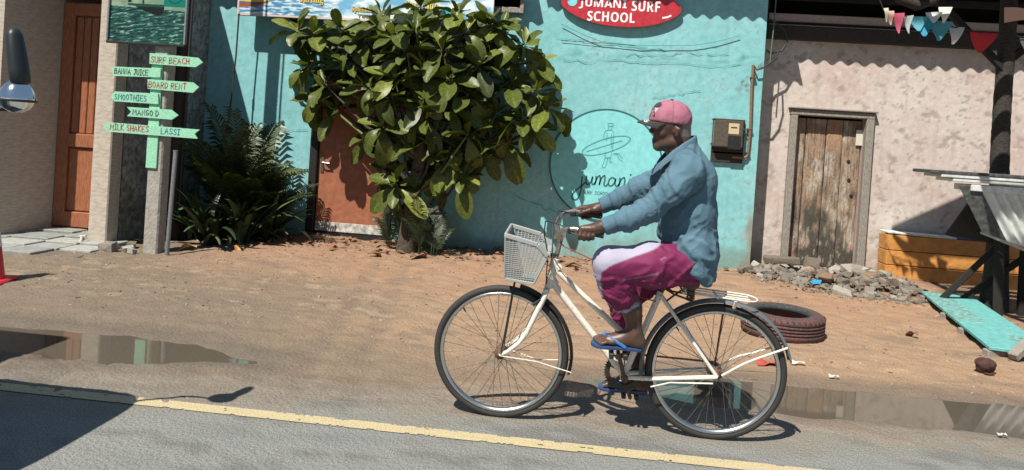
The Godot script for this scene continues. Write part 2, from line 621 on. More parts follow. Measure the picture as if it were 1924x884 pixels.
	mat("red_scrap", 0.40, 0.05, 0.04, 0.8)
	mat("tyre", 0.035, 0.034, 0.033, 0.75, {"tex": mottle, "scale": 6.0, "world": false})
	mat("rim", 0.60, 0.60, 0.59, 0.28, {"metal": 1.0})
	mat("spoke", 0.20, 0.17, 0.14, 0.5, {"metal": 0.7})
	mat("frame_white", 0.74, 0.71, 0.64, 0.4, {"vc": true, "tex": frame_wear, "scale": 4.0, "world": false})
	mat("rust", 0.17, 0.10, 0.065, 0.8, {"tex": strong, "scale": 8.0, "world": false})
	mat("mudguard", 0.22, 0.25, 0.27, 0.35, {"metal": 0.5})
	mat("black_plastic", 0.02, 0.02, 0.02, 0.5)
	mat("basket_plastic", 0.33, 0.345, 0.335, 0.5)
	mat("bar_chrome", 0.45, 0.42, 0.38, 0.35, {"metal": 0.9})
	mat("grip", 0.04, 0.035, 0.033, 0.7)
	mat("cable_red", 0.35, 0.05, 0.05, 0.5)
	mat("saddle", 0.06, 0.045, 0.035, 0.6)
	mat("denim", 1, 1, 1, 0.9, {"vc": true, "tex": ntex(0.25, grey(0.75, 1)[0], Color.WHITE, 91, 512, 2), "nrm": nmap(0.05, 3.0, 92), "ns": 0.5, "scale": 5.0, "world": false})
	mat("trousers", 1, 1, 1, 0.75, {"vc": true, "nrm": nmap(0.04, 3.0, 93), "ns": 0.4, "scale": 4.0, "world": false})
	mat("skin", 1, 1, 1, 0.42, {"vc": true, "nrm": nmap(0.2, 2.0, 94, 2), "ns": 0.3, "scale": 8.0, "world": false})
	mat("cap_cloth", 1, 1, 1, 0.9, {"vc": true, "nrm": nmap(0.05, 3.0, 95), "ns": 0.4, "scale": 6.0, "world": false})
	mat("sandal_blue", 0.05, 0.19, 0.50, 0.6)
	mat("sandal_sole", 0.02, 0.04, 0.11, 0.7)
	mat("hair", 0.10, 0.10, 0.095, 0.95, {"nrm": gravelly, "ns": 1.0, "scale": 6.0, "world": false})


func leaf_texture() -> Texture2D:
	if M.has("leaf_picture"): return M.leaf_picture
	var im := Image.create(128, 256, true, Image.FORMAT_RGB8)
	var f := FastNoiseLite.new()
	f.frequency = 0.03
	for y in 256:
		for x in 128:
			var s: float = abs(x - 63.5) / 64.0
			var vein := 0.0
			vein = max(vein, 1.0 - s * 22.0)
			var t: float = fposmod((y + s * 30.0) / 22.0, 1.0)
			vein = max(vein, (1.0 - abs(t - 0.5) * 14.0) * 0.7 * (1.0 - s * 0.6))
			var k: float = 0.80 + 0.20 * f.get_noise_2d(x, y) + 0.26 * max(vein, 0.0) - 0.08
			im.set_pixel(x, y, Color(k + 0.07 * max(vein, 0.0), k + 0.02, k))
	im.generate_mipmaps()
	M.leaf_picture = ImageTexture.create_from_image(im)
	return M.leaf_picture


# ------------------------------------------------------------------ ground
func span(marks: Array) -> PackedFloat32Array:
	# [[from, to, step], ...] to a list of positions
	var out := PackedFloat32Array()
	for m in marks:
		var k := int(round((m[1] - m[0]) / m[2]))
		for i in k: out.append(lerpf(m[0], m[1], float(i) / k))
	out.append(marks[-1][1])
	return out


func road_edge(x: float) -> float:
	var z := -3.72 - 0.10 * clampf(x, -4.0, 4.0)
	z += 0.16 * smoothstep(-0.6, -2.5, x) * 0.6
	return z + 0.05 * fine.get_noise_2d(x * 0.7, 3.0) + 0.03 * fine.get_noise_2d(x * 3.0, 9.0)


func puddle(x: float, z: float) -> float:
	# positive inside a puddle, metres to its rim
	var w := 0.045 * fine.get_noise_2d(x * 1.3, z * 1.3) + 0.03 * fine.get_noise_2d(x * 4.0 + 50.0, z * 4.0)
	var a := 0.27 * smoothstep(0.05, 0.9, x) - 0.02 - absf(z + 4.45)
	if x < 0.1: a = minf(a, x - 0.1 - absf(z + 4.43) * 0.3)
	var b := 0.215 * smoothstep(-1.75, -2.5, x) - 0.01 - absf(z + 4.16)
	if x > -1.9: b = minf(b, -1.85 - x)
	return maxf(a, b) + w


func ground_height(x: float, z: float) -> float:
	var y := 0.014 * fine.get_noise_2d(x * 0.5, z * 0.5 + 20.0) + 0.013 * fine.get_noise_2d(x * 1.6, z * 3.2) + 0.006 * fine.get_noise_2d(x * 7.0, z * 11.0)
	if z < -5.0: y += 0.012 * smoothstep(-5.0, -7.0, z) * fine.get_noise_2d(x * 3.1 + 9.0, z * 3.1)
	for q in [[-2.15, -1.42], [-1.85, -1.12]]:
		y -= 0.010 * smoothstep(0.11, 0.02, absf(x - lerpf(q[0], q[1], (z + 8.0) / 4.3))) * smoothstep(-8.0, -7.2, z)
	for q in [[-5.35, 0.05], [-6.4, -0.02]]:
		y -= 0.012 * smoothstep(0.09, 0.03, absf(z - q[0] - q[1] * x - 0.06 * sin(x * 0.9))) * (0.5 + 0.5 * sin(x * 40.0) * 0.4)
	var e := z - road_edge(x)
	var near := smoothstep(-0.5, 0.02, e)
	y = lerpf(y + 0.008, 0.004 + 0.011 * fine.get_noise_2d(x * 1.7 + 4.0, z * 6.0) + 0.006 * fine.get_noise_2d(x * 11.0, z * 11.0), near)
	y -= 0.03 * smoothstep(-0.02, 0.30, e)
	var s := puddle(x, z)
	y = lerpf(y, -0.045, smoothstep(-0.12, 0.14, s))
	# low banks of sand against the houses
	if z < -8.4: y += 0.05 * smoothstep(-8.4, -9.05, z) * (0.6 + 0.8 * fine.get_noise_2d(x * 1.2, 7.0)) * smoothstep(-4.6, -3.6, x)
	return y


func ground_color(x: float, z: float) -> Color:
	var sand := Color(0.41, 0.272, 0.172)
	var warm := Color(0.43, 0.255, 0.155)
	var drab := Color(0.235, 0.183, 0.13)
	var mud := Color(0.15, 0.125, 0.10)
	var n1 := fine.get_noise_2d(x * 0.45 + 30.0, z * 0.9)
	var n2 := fine.get_noise_2d(x * 1.6, z * 4.0 + 11.0)
	var n3 := fine.get_noise_2d(x * 6.0 + 3.0, z * 9.0)
	var c := drab.lerp(sand, smoothstep(-2.6, -0.6, x + n1 * 1.0))
	c = c.lerp(warm, smoothstep(-5.6, -7.4, z + n1 * 0.7) * smoothstep(-4.5, -3.2, x) * 0.85)
	c = c.lerp(drab, smoothstep(-5.2, -4.2, z + n2 * 0.5) * smoothstep(0.8, -1.0, x + n1) * 0.8)
	var damp := smoothstep(-0.42, -0.02, puddle(x, z) + n2 * 0.07)
	c = c.lerp(mud, damp * 0.75)
	c = c.lerp(Color(0.26, 0.235, 0.20), smoothstep(-0.55, -0.1, z - road_edge(x) + n2 * 0.25) * 0.8)
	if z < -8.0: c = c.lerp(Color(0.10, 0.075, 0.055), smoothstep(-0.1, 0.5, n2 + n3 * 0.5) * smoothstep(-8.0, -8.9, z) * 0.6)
	c = c.lerp(Color(0.12, 0.09, 0.07), 0.55 * smoothstep(3.6, 4.3, x + n2 * 0.4) * smoothstep(-6.6, -7.6, z))  # shade around the roadside counter, painted into the sand colour
	# darker grooves running out to the road, scuffed patches
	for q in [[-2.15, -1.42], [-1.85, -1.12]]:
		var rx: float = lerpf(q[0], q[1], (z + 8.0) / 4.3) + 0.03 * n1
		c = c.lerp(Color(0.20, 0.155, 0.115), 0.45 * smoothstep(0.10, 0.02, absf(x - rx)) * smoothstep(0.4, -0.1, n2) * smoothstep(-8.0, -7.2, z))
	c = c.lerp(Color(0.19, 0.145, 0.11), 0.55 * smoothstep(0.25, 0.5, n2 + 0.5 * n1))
	c = c.lerp(Color(0.52, 0.385, 0.27), 0.4 * smoothstep(0.2, 0.5, -n2 + 0.4 * n3) * smoothstep(-4.9, -5.6, z))
	var k := 0.93 + 0.16 * n2 + 0.14 * n3
	return Color(c.r * k, c.g * k, c.b * k)


func build_ground():
	var xs := span([[-90, -30, 15.0], [-30, -9, 3.0], [-9, -6, 0.2], [-6, 5.2, 0.035], [5.2, 8, 0.2], [8, 30, 2.75], [30, 90, 15.0]])
	var zs := span([[-110, -30, 20.0], [-30, -10, 2.5], [-10, -9.2, 0.2], [-9.2, -6.4, 0.045], [-6.4, -3.2, 0.03], [-3.2, -2.4, 0.4], [-2.4, 14, 4.1], [14, 90, 19.0]])
	var g := MB.new()
	var nx := xs.size(); var nz := zs.size()
	for z in zs:
		for x in xs:
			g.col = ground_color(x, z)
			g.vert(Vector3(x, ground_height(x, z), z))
	for j in nz - 1:
		for i in nx - 1:
			var a := j * nx + i
			g.face(a, a + nx, a + nx + 1)
			g.face(a, a + nx + 1, a + 1)
	g.smooth(0, 0)
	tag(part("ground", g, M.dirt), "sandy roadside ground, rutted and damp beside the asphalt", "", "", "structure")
	# standing water: level sheets in the hollows
	for w in [[[-7.5, -4.55, -1.6, -3.8], "shallow puddle along the road edge by the parked three wheeler"], [[0.0, -4.85, 9.0, -4.0], "shallow muddy puddle behind the bicycle wheels mirroring the walls"]]:
		var q: Array = w[0]
		var p := MB.new()
		p.quad(Vector3(q[0], -0.010, q[3]), Vector3(q[2], -0.010, q[3]), Vector3(q[2], -0.010, q[1]), Vector3(q[0], -0.010, q[1]))
		tag(part("puddle_water", p, M.water), w[1], "", "", "structure")
	# the road
	var road := MB.new()
	var rx := span([[-90, -30, 15.0], [-30, -6, 2.0], [-6, 5.6, 0.07], [5.6, 30, 2.44], [30, 90, 15.0]])
	var t := span([[0, 0.4, 0.05], [0.4, 1.6, 0.06], [1.6, 5.0, 0.425], [5.0, 11.0, 3.0]])
	for a in t:
		for x in rx:
			var z: float = road_edge(x) - 0.06 + a
			var n1 := fine.get_noise_2d(x * 0.8, z * 2.4 + 40.0)
			var n2 := fine.get_noise_2d(x * 5.0, z * 9.0)
			var k := 1.0 + 0.22 * n1 + 0.15 * n2
			var c := Color(k, k, k).lerp(Color(1.05, 0.85, 0.66), smoothstep(0.35, 0.0, a + n1 * 0.2) * 0.7)
			road.col = c.lerp(Color(0.55, 0.53, 0.5), 0.7 * smoothstep(0.12, 0.45, n1 + 0.5 * n2) * smoothstep(0.9, 0.5, absf(z + 3.2)))
			road.vert(Vector3(x, 0.004, z))
	for j in t.size() - 1:
		for i in rx.size() - 1:
			var a := j * rx.size() + i
			road.face(a, a + rx.size(), a + rx.size() + 1)
			road.face(a, a + rx.size() + 1, a + 1)
	road.smooth(0, 0)
	tag(part("road", road, M.asphalt), "worn grey asphalt road with a ragged dusty edge", "", "", "structure")
	# yellow edge line, rubbed away in places
	var line := MB.new()
	var x := -40.0
	while x < 40.0:
		var fine_here := absf(x) < 6.0
		var dx := 0.012 if fine_here else 1.0
		var rows := 9 if fine_here else 1
		for r in rows:
			var z0 := -3.432 + 0.092 * r / rows
			var z1 := -3.432 + 0.092 * (r + 1) / rows
			var n := fine.get_noise_2d(x * 5.0, z0 * 40.0) + 0.6 * fine.get_noise_2d(x * 31.0, z0 * 90.0)
			var rim := 0.34 if r == 0 or r == rows - 1 else 0.75
			if fine_here and n > rim: continue
			var k := 0.95 - 0.10 * n
			line.col = Color(k, k, k)
			line.quad(Vector3(x, 0.008, z1), Vector3(x + dx, 0.008, z1), Vector3(x + dx, 0.008, z0), Vector3(x, 0.008, z0))
		x += dx
	tag(part("road_line", line, M.road_paint), "worn yellow line along the edge of the road", "", "", "structure")
	# pavers before the brown door, laid in columns
	var pave := Node3D.new()
	pave.name = "pavement"
	add_child(pave)
	pave.position = Vector3(-5.4, 0, -7.0)
	tag(pave, "grey stone pavers laid before the brown wooden door", "", "", "structure")
	var edges := [-7.2, -6.75, -6.31, -5.87, -5.44, -5.08, -4.73]
	var count := 0
	for c in edges.size() - 1:
		var z := -6.44 + R(-0.05, 0.05) - (0.38 if c == 5 else 0.0)
		while z > (-7.74 if edges[c] < -5.2 else -7.22):
			var l := R(0.26, 0.46)
			if z - l < -7.78: l = max(z + 7.78, 0.12)
			var b := MB.new()
			b.box(Vector3.ZERO, Vector3(edges[c + 1] - edges[c] - 0.022, 0.05, l - 0.02), 0.006)
			var tilt := Basis.from_euler(Vector3(R(-0.008, 0.008), R(-0.015, 0.015), R(-0.008, 0.008)))
			bulk("paver", b.mesh(), M[["paver_a", "paver_b", "paver_c"][rng.randi() % 3]], pave, Transform3D(tilt, Vector3((edges[c] + edges[c + 1]) / 2 + 5.4, 0.008 + R(-0.004, 0.006) + 0.05 * smoothstep(-6.7, -7.75, z), z - l / 2 + 7.0)), count)
			count += 1
			z -= l
	put("pavement_bed", BoxMesh.new(), M.stone_b, pave, Transform3D(Basis.from_scale(Vector3(2.5, 0.03, 1.3)), Vector3(-0.55, -0.006, -0.11)))


# ------------------------------------------------------------------ houses
func wall(mb: MB, x0: float, x1: float, y0: float, y1: float, z: float, step: float, holes: Array, paint: Callable, push: Callable):
	var nu := int((x1 - x0) / step); var nv := int((y1 - y0) / step)
	mb.sheet(nu, nv, func(u, v):
		var x: float = lerpf(x0, x1, u)
		var y: float = lerpf(y0, y1, v)
		for q in holes:   # pull vertices near an opening onto its edge
			if x > q[0] - step and x < q[1] + step and y > q[2] - step and y < q[3] + step:
				if absf(x - q[0]) < step * 0.55: x = q[0]
				if absf(x - q[1]) < step * 0.55: x = q[1]
				if absf(y - q[3]) < step * 0.55: y = q[3]
				if absf(y - q[2]) < step * 0.55: y = q[2]
		return [Vector3(x, y, z + push.call(x, y)), paint.call(x, y)],
		func(u, v):
		var x: float = lerpf(x0, x1, u)
		var y: float = lerpf(y0, y1, v)
		for q in holes:
			if x > q[0] and x < q[1] and y > q[2] and y < q[3]: return true
		return false)


func corrugated(mb: MB, x0: float, x1: float, a: Vector2, b: Vector2, pitch: float, amp: float):
	# a sheet whose waves run from (y, z) a down to b
	var n := int((x1 - x0) / pitch * 10.0)
	for side in 2:
		mb.sheet(n, 1, func(u, v):
			var x: float = lerpf(x0, x1, u)
			var p: Vector2 = a.lerp(b, v)
			return Vector3(x, p.x + amp * sin(TAU * x / pitch) + 0.003 * side, p.y))


func build_left_house():
	var h := thing("plaster_house", "beige plaster house at left with a recessed brown wooden door", "house", Vector3(-6.0, 0, -7.7))
	var o := func(): return at_base(-6.0, 0, -7.7)
	var b: MB = o.call()
	# block left of the recess, its right face turned a little towards the street
	var poly := PackedVector2Array([Vector2(-9.5, 7.10), Vector2(-6.03, 7.10), Vector2(-5.895, 7.78), Vector2(-5.895, 10.5), Vector2(-9.5, 10.5)])
	b.prism(poly, 3.0, Transform3D(Basis(Vector3.RIGHT, Vector3(0, 0, -1), Vector3.UP), Vector3(0, -0.05, 0)))
	part("wall", b, M.beige_plaster, h)
	b = o.call()
	b.box(Vector3(-4.97, 1.475, -7.33), Vector3(0.205, 3.05, 0.2), 0.012)
	part("pillar", b, M.beige_plaster, h)
	# the long side wall behind the pillar, bare grey render
	b = o.call()
	b.sheet(60, 70, func(u, v):
		var z: float = lerpf(-7.44, -9.3, u)
		var y: float = lerpf(-0.05, 3.0, v)
		var n := fine.get_noise_2d(z * 2.0, y * 2.0)
		var k := 1.0 + 0.5 * n
		var c := Color(k, k, k).lerp(Color(0.45, 0.5, 0.36), smoothstep(0.9, 0.1, y + n * 0.6) * 0.7)
		return [Vector3(-4.872 + 0.006 * n, y, z), c])
	b.col = Color(0.8, 0.8, 0.8)
	b.box(Vector3(-4.98, 1.475, -8.37), Vector3(0.2, 3.05, 1.86))
	part("side_wall", b, M.grey_plaster, h)
	b = o.call()
	b.box(Vector3(-5.45, 2.83, -7.66), Vector3(0.87, 0.34, 0.20), 0.005)
	b.box(Vector3(-5.45, 0.03, -7.72), Vector3(0.87, 0.07, 0.12), 0.01)
	part("lintel", b, M.beige_plaster, h)
	b = o.call()
	b.box(Vector3(-7.1, 3.06, -8.4), Vector3(4.5, 0.12, 2.8), 0.01)
	part("roof", b, M.concrete, h)
	# door: stiles, rails and grooved panels
	b = o.call()
	b.box(Vector3(-5.48, 1.32, -7.84), Vector3(0.82, 2.56, 0.03), 0.0)
	var d := part("door", b, M.brown_door, h)
	for s in [[-5.82, 1.34, 0.135, 2.50], [-5.14, 1.34, 0.135, 2.50]]:
		b = o.call()
		b.box(Vector3(s[0], s[1], -7.80), Vector3(s[2], s[3], 0.05), 0.006)
		part("stile", b, M.brown_door, d)
	for r in [[0.175, 0.17], [1.06, 0.15], [2.52, 0.14]]:
		b = o.call()
		b.box(Vector3(-5.48, r[0], -7.801), Vector3(0.55, r[1], 0.05), 0.006)
		part("rail", b, M.brown_door, d)
	for k in 6:
		b = o.call()
		b.box(Vector3(-5.705 + 0.09 * k, 1.79, -7.815), Vector3(0.082, 1.3, 0.024), 0.008)
		part("board", b, M.brown_door, d)
	b = o.call()
	b.box(Vector3(-5.48, 0.62, -7.815), Vector3(0.54, 0.70, 0.02), 0.01)
	part("lower_panel", b, M.brown_door, d)
	b = o.call()
	b.box(Vector3(-5.48, 0.085, -7.805), Vector3(0.80, 0.035, 0.03), 0.004)
	part("door_gap_shade", b, M.black_paint, h)  # black bar standing for the shadowed gap under the door
	b = o.call()
	b.tube([Vector3(-5.09, 0.07, -7.21), Vector3(-5.09, 0.09, -7.17), Vector3(-5.09, 0.03, -7.16)], 0.016, 8)
	b.tube([Vector3(-5.12, 0.10, -7.18), Vector3(-5.05, 0.11, -7.18)], 0.012, 8)
	part("tap", b, M.white_paint, h)


func teal_paint(x: float, y: float) -> Color:
	var n1 := fine.get_noise_2d(x * 1.1, y * 1.1 + 5.0)
	var n2 := fine.get_noise_2d(x * 5.0, y * 3.0)
	var n3 := fine.get_noise_2d(x * 2.0 + 40.0, y * 9.0)
	var c := Color(0.265, 0.61, 0.635)
	c = c.lerp(Color(0.36, 0.67, 0.695), smoothstep(0.05, 0.7, n1 + n3 * 0.25) * 0.5)
	c = c.lerp(Color(0.20, 0.54, 0.54), smoothstep(0.1, 0.7, -n1 + n2 * 0.4) * 0.5)
	# splash stains along the foot, bare render at the right corner
	c = c.lerp(Color(0.20, 0.27, 0.20), smoothstep(0.38, 0.02, y + n1 * 0.35 + n2 * 0.15) * 0.65)
	var bare := smoothstep(0.0, 0.12, (x - 1.93) + 0.12 * n2 + 0.10 * smoothstep(1.0, 0.0, y) - 0.02)
	c = c.lerp(Color(0.30, 0.30, 0.235), bare * smoothstep(1.15, 0.6, y + n1 * 0.3) * 0.9)
	# lines of cracked, repaired render high on the wall
	var band := smoothstep(0.16, 0.0, absf(y - 2.52 - 0.04 * sin(x * 2.0))) * smoothstep(-0.7, -0.3, x)
	c = c.lerp(Color(0.12, 0.44, 0.36), band * smoothstep(0.12, 0.45, n3 + n2 * 0.5) * 0.7)
	var run := fine.get_noise_2d(x * 7.0 + 90.0, y * 0.45)
	c = c.lerp(Color(0.20, 0.43, 0.40), smoothstep(0.25, 0.6, run) * 0.25 * smoothstep(0.0, 0.4, y))
	var chip := fine.get_noise_2d(x * 13.0 + 7.0, y * 17.0)
	c = c.lerp(Color(0.30, 0.36, 0.31), smoothstep(0.50, 0.58, chip + n1 * 0.25) * 0.7)
	c = c.lerp(Color(0.16, 0.20, 0.16), smoothstep(0.30, 0.5, n2 + n3 * 0.3) * smoothstep(0.35, 0.1, Vector2((x - 1.86) * 1.4, y - 2.36).length()))
	return c


func teal_push(x: float, y: float) -> float:
	var p := 0.004 * fine.get_noise_2d(x * 1.5, y * 1.5) + 0.0005 * fine.get_noise_2d(x * 9.0, y * 14.0)
	var band := smoothstep(0.18, 0.0, absf(y - 2.52 - 0.04 * sin(x * 2.0))) * smoothstep(-0.7, -0.3, x)
	p += band * (0.002 + 0.006 * absf(fine.get_noise_2d(x * 2.2, y * 16.0)))
	return p


func build_teal_house():
	var h := thing("teal_house", "turquoise painted house with plain brown door and round surf emblem", "house", Vector3(-1.4, 0, -9.07))
	var o := func(): return at_base(-1.4, 0, -9.07)
	var Z := -9.07
	var b: MB = o.call()
	wall(b, -4.87, 2.02, -0.06, 3.7, Z, 0.02, [[-3.45, -2.35, -1.0, 2.12], [-1.75, -0.9, 2.99, 3.5]], teal_paint, teal_push)
	# reveals of the openings and the right-hand corner
	b.col = Color(0.265, 0.61, 0.635)
	for q in [[-3.45, -2.35, -0.1, 2.12], [-1.75, -0.9, 2.99, 3.5]]:
		for x in [q[0], q[1]]: b.quad(Vector3(x, q[2], Z), Vector3(x, q[3], Z), Vector3(x, q[3], Z - 0.2), Vector3(x, q[2], Z - 0.2))
		b.quad(Vector3(q[0], q[3], Z), Vector3(q[1], q[3], Z), Vector3(q[1], q[3], Z - 0.2), Vector3(q[0], q[3], Z - 0.2))
	b.quad(Vector3(-1.75, 2.99, Z), Vector3(-0.9, 2.99, Z), Vector3(-0.9, 2.99, Z - 0.2), Vector3(-1.75, 2.99, Z - 0.2))
	b.sheet(60, 40, func(u, v):
		var z: float = lerpf(Z, -11.5, u)
		var y: float = lerpf(-0.06, 3.7, v)
		return [Vector3(2.02, y, z), teal_paint(1.9 + 0.05 * u, y)])
	part("wall", b, M.teal_paint, h)
	b = o.call()
	b.box(Vector3(-1.5, 1.8, -10.6), Vector3(6.9, 3.8, 0.1))
	part("back_wall", b, M.dark_void, h)
	# eaves of wavy sheet, just above the picture's top
	b = o.call()
	corrugated(b, -0.82, 2.12, Vector2(4.6, -10.9), Vector2(3.73, -8.62), 0.165, 0.026)
	part("roof", b, M.roof_sheet, h)
	b = o.call()
	corrugated(b, -4.95, -0.8, Vector2(4.4, -10.9), Vector2(3.35, -8.74), 0.165, 0.02)
	part("porch_roof", b, M.roof_sheet, h)
	for x in [-4.6, -3.2, -0.95, 0.6, 1.9]:
		b = o.call()
		b.beam(Vector3(x, 4.2 if x < -0.9 else 4.42, -10.8), Vector3(x, 3.35 if x < -0.9 else 3.75, -8.95), 0.06, 0.09)
		part("rafter", b, M.dark_wood, h)
	b = o.call()
	b.box(Vector3(-1.08, 2.955, -9.0), Vector3(0.42, 0.07, 0.09), 0.008)
	b.box(Vector3(-0.885, 3.0, -8.99), Vector3(0.05, 0.17, 0.1), 0.008)
	part("bracket_beam", b, M.grey_wood, h)
	# door
	for s in [[-3.398, 1.06, 0.10, 2.12], [-2.402, 1.06, 0.10, 2.12], [-2.9, 2.07, 0.896, 0.10]]:
		b = o.call()
		b.box(Vector3(s[0], s[1], Z - 0.045), Vector3(s[2], s[3], 0.13), 0.008)
		part("door_frame", b, M.black_paint, h)
	b = o.call()
	b.box(Vector3(-2.9, 1.055, Z - 0.055), Vector3(0.885, 1.92, 0.04), 0.004)
	var d := part("door", b, M.flat_door, h)
	b = o.call()
	b.box(Vector3(-2.9, 0.145, Z - 0.031), Vector3(0.875, 0.115, 0.008), 0.002)
	part("kick_plate", b, M.white_paint, d)
	b = o.call()
	b.box(Vector3(-3.29, 0.92, Z - 0.029), Vector3(0.04, 0.20, 0.012), 0.004)
	b.tube([Vector3(-3.29, 0.95, Z - 0.025), Vector3(-3.29, 0.95, Z + 0.025), Vector3(-3.265, 0.948, Z + 0.03), Vector3(-3.18, 0.945, Z + 0.028)], 0.009, 8)
	part("handle", b, M.steel, d)
	b = o.call()
	b.lathe([Vector2(0.0, 0.012), Vector2(0.014, 0.01), Vector2(0.017, 0.0)], 10, Transform3D(Basis(Vector3.RIGHT, PI / 2), Vector3(-3.27, 1.37, Z - 0.034)))
	part("peephole", b, M.black_paint, d)
	b = o.call()
	b.box(Vector3(-2.9, 0.03, Z - 0.09), Vector3(1.1, 0.09, 0.18), 0.0)
	part("sill_shade", b, M.black_paint, h)  # black box in place of the shadow below the door
	# hairline cracks
	for q in [[Vector2(-0.35, 2.40), Vector2(1.75, 2.44), 0.05], [Vector2(0.4, 2.50), Vector2(1.6, 2.58), 0.03], [Vector2(-0.45, 2.66), Vector2(0.9, 2.58), 0.02], [Vector2(-4.0, 1.3), Vector2(-3.5, 1.34), 0.02], [Vector2(1.2, 0.9), Vector2(1.5, 0.1), 0.05], [Vector2(0.75, 2.0), Vector2(1.3, 2.12), 0.03], [Vector2(-0.9, 0.75), Vector2(-0.2, 0.5), 0.04]]:
		b = o.call()
		var pts := []
		for k in 25: pts.append((q[0] as Vector2).lerp(q[1], k / 24.0) + Vector2(0, 1).rotated((q[1] - q[0]).angle()) * q[2] * fine.get_noise_2d(k * 0.35, q[0].x * 9.0) + Vector2(R(-0.006, 0.006), R(-0.006, 0.006)))
		for k in 24:
			b.stroke([pts[k], pts[k + 1]], R(0.003, 0.008), Transform3D(Basis.IDENTITY, Vector3(0, 0, Z + 0.012)), 0.0)
		part("crack", b, M.mural_soft, h)
	emblem(h, o)


func arc(cx: float, cy: float, rx: float, ry: float, a0: float, a1: float, n: int, turn := 0.0) -> Array:
	var out := []
	for i in n + 1:
		var a := lerpf(a0, a1, float(i) / n)
		out.append(Vector2(cx, cy) + Vector2(cos(a) * rx, sin(a) * ry).rotated(turn))
	return out


func curve(pts: Array, n := 6) -> Array:
	# a smooth line through the points
	var out := []
	for i in pts.size() - 1:
		var p0: Vector2 = pts[max(i - 1, 0)]; var p1: Vector2 = pts[i]; var p2: Vector2 = pts[i + 1]; var p3: Vector2 = pts[min(i + 2, pts.size() - 1)]
		for k in n: out.append(p1.cubic_interpolate(p2, p0, p3, float(k) / n))
	out.append(pts[-1])
	return out


func emblem(h: Node3D, o: Callable):
	# painted straight onto the wall: disc, ring, a surfer with a board, and lettering
	var F := Transform3D(Basis.IDENTITY, Vector3(0.245, 1.16, -9.059))
	var b: MB = o.call()
	var r := 0.672
	b.prism(PackedVector2Array(arc(0, 0, r, r, 0, TAU - TAU / 72, 71)), 0.004, F)
	var disc := part("painted_emblem", b, M.mural, h)
	b = o.call()
	b.stroke(arc(0, 0, r, r, 0, TAU, 96), 0.018, F, 0.007)
	part("ring", b, M.mural_line, disc)
	b = o.call()
	var tilt := 0.36
	var S := Vector2(-0.01, 0.235)
	# surfboard
	b.stroke(arc(S.x, S.y, 0.30, 0.082, 0, TAU, 40, tilt), 0.011, F, 0.007)
	b.stroke([S + Vector2(-0.24, 0.0).rotated(tilt), S + Vector2(0.2, 0.004).rotated(tilt)], 0.009, F, 0.007)
	# surfer: hat, head, body, arm, legs
	var P := func(l): return l.map(func(q): return S + Vector2(q[0], q[1]))
	for l in [[[0.005, 0.27], [0.065, 0.27], [0.06, 0.24], [0.01, 0.24], [0.005, 0.27]], [[0.012, 0.24], [0.014, 0.205], [0.03, 0.19], [0.052, 0.205], [0.055, 0.24]],
			[[0.02, 0.19], [-0.02, 0.175], [-0.035, 0.12], [-0.03, 0.08]], [[0.05, 0.19], [0.08, 0.165], [0.085, 0.09], [0.078, 0.0], [0.082, -0.06]], [[0.0, 0.16], [0.005, 0.10], [0.0, 0.06]], [[0.055, 0.15], [0.06, 0.06], [0.062, -0.03]],
			[[0.0, -0.09], [-0.002, -0.14], [0.06, -0.14], [0.07, -0.07]], [[0.0, -0.14], [-0.02, -0.22], [-0.03, -0.26], [0.0, -0.265], [0.01, -0.25], [0.02, -0.2], [0.03, -0.145]], [[0.06, -0.14], [0.055, -0.19], [0.075, -0.2], [0.08, -0.185]],
			[[0.09, -0.09], [0.14, -0.10], [0.165, -0.15], [0.21, -0.175]], [[0.10, -0.085], [0.16, -0.09], [0.18, -0.125], [0.205, -0.135]]]:
		b.stroke(curve(P.call(l), 4), 0.007, F, 0.007)
	part("surfer_drawing", b, M.mural_soft, disc)
	# script lettering
	b = o.call()
	var T := Vector2(-0.33, -0.245)
	var script := [
		[[0.055, 0.075], [0.055, 0.0], [0.05, -0.08], [0.02, -0.165], [-0.03, -0.175], [-0.045, -0.13], [0.0, -0.07], [0.06, -0.02], [0.10, 0.02]],
		[[0.055, 0.125], [0.062, 0.135]],
		[[0.105, 0.085], [0.105, 0.015], [0.13, -0.002], [0.16, 0.03], [0.175, 0.085], [0.17, 0.02], [0.185, 0.0], [0.205, 0.02]],
		[[0.215, 0.09], [0.215, 0.045], [0.205, 0.0], [0.225, 0.07], [0.255, 0.10], [0.265, 0.06], [0.255, 0.0], [0.275, 0.07], [0.31, 0.105], [0.318, 0.06], [0.31, 0.01], [0.335, -0.005], [0.355, 0.02]],
		[[0.435, 0.075], [0.40, 0.09], [0.365, 0.06], [0.362, 0.015], [0.39, -0.002], [0.425, 0.03], [0.44, 0.08], [0.435, 0.02], [0.455, 0.0], [0.475, 0.02]],
		[[0.487, 0.09], [0.487, 0.045], [0.478, 0.0], [0.50, 0.07], [0.535, 0.10], [0.545, 0.06], [0.54, 0.015], [0.56, -0.002], [0.585, 0.03]],
		[[0.60, 0.085], [0.595, 0.02], [0.615, 0.0], [0.64, 0.025]], [[0.605, 0.13], [0.61, 0.138]]]
	for l in script:
		b = o.call()
		b.stroke(curve(l.map(func(q): return T + Vector2(q[0] * 1.05, q[1] * 1.12)), 5), 0.017, F, 0.007)
		part("script_letter", b, M.mural_line, disc)
	b = o.call()
	var next := hand_letters(b, "SURF", Vector2(-0.25, -0.365), 0.042, 0.005, F, 0.007, 0.0)
	part("small_word", b, M.mural_line, disc)
	b = o.call()
	hand_letters(b, "SCHOOL", Vector2(next + 0.02, -0.365), 0.042, 0.005, F, 0.007, 0.0)
	part("small_word", b, M.mural_line, disc)


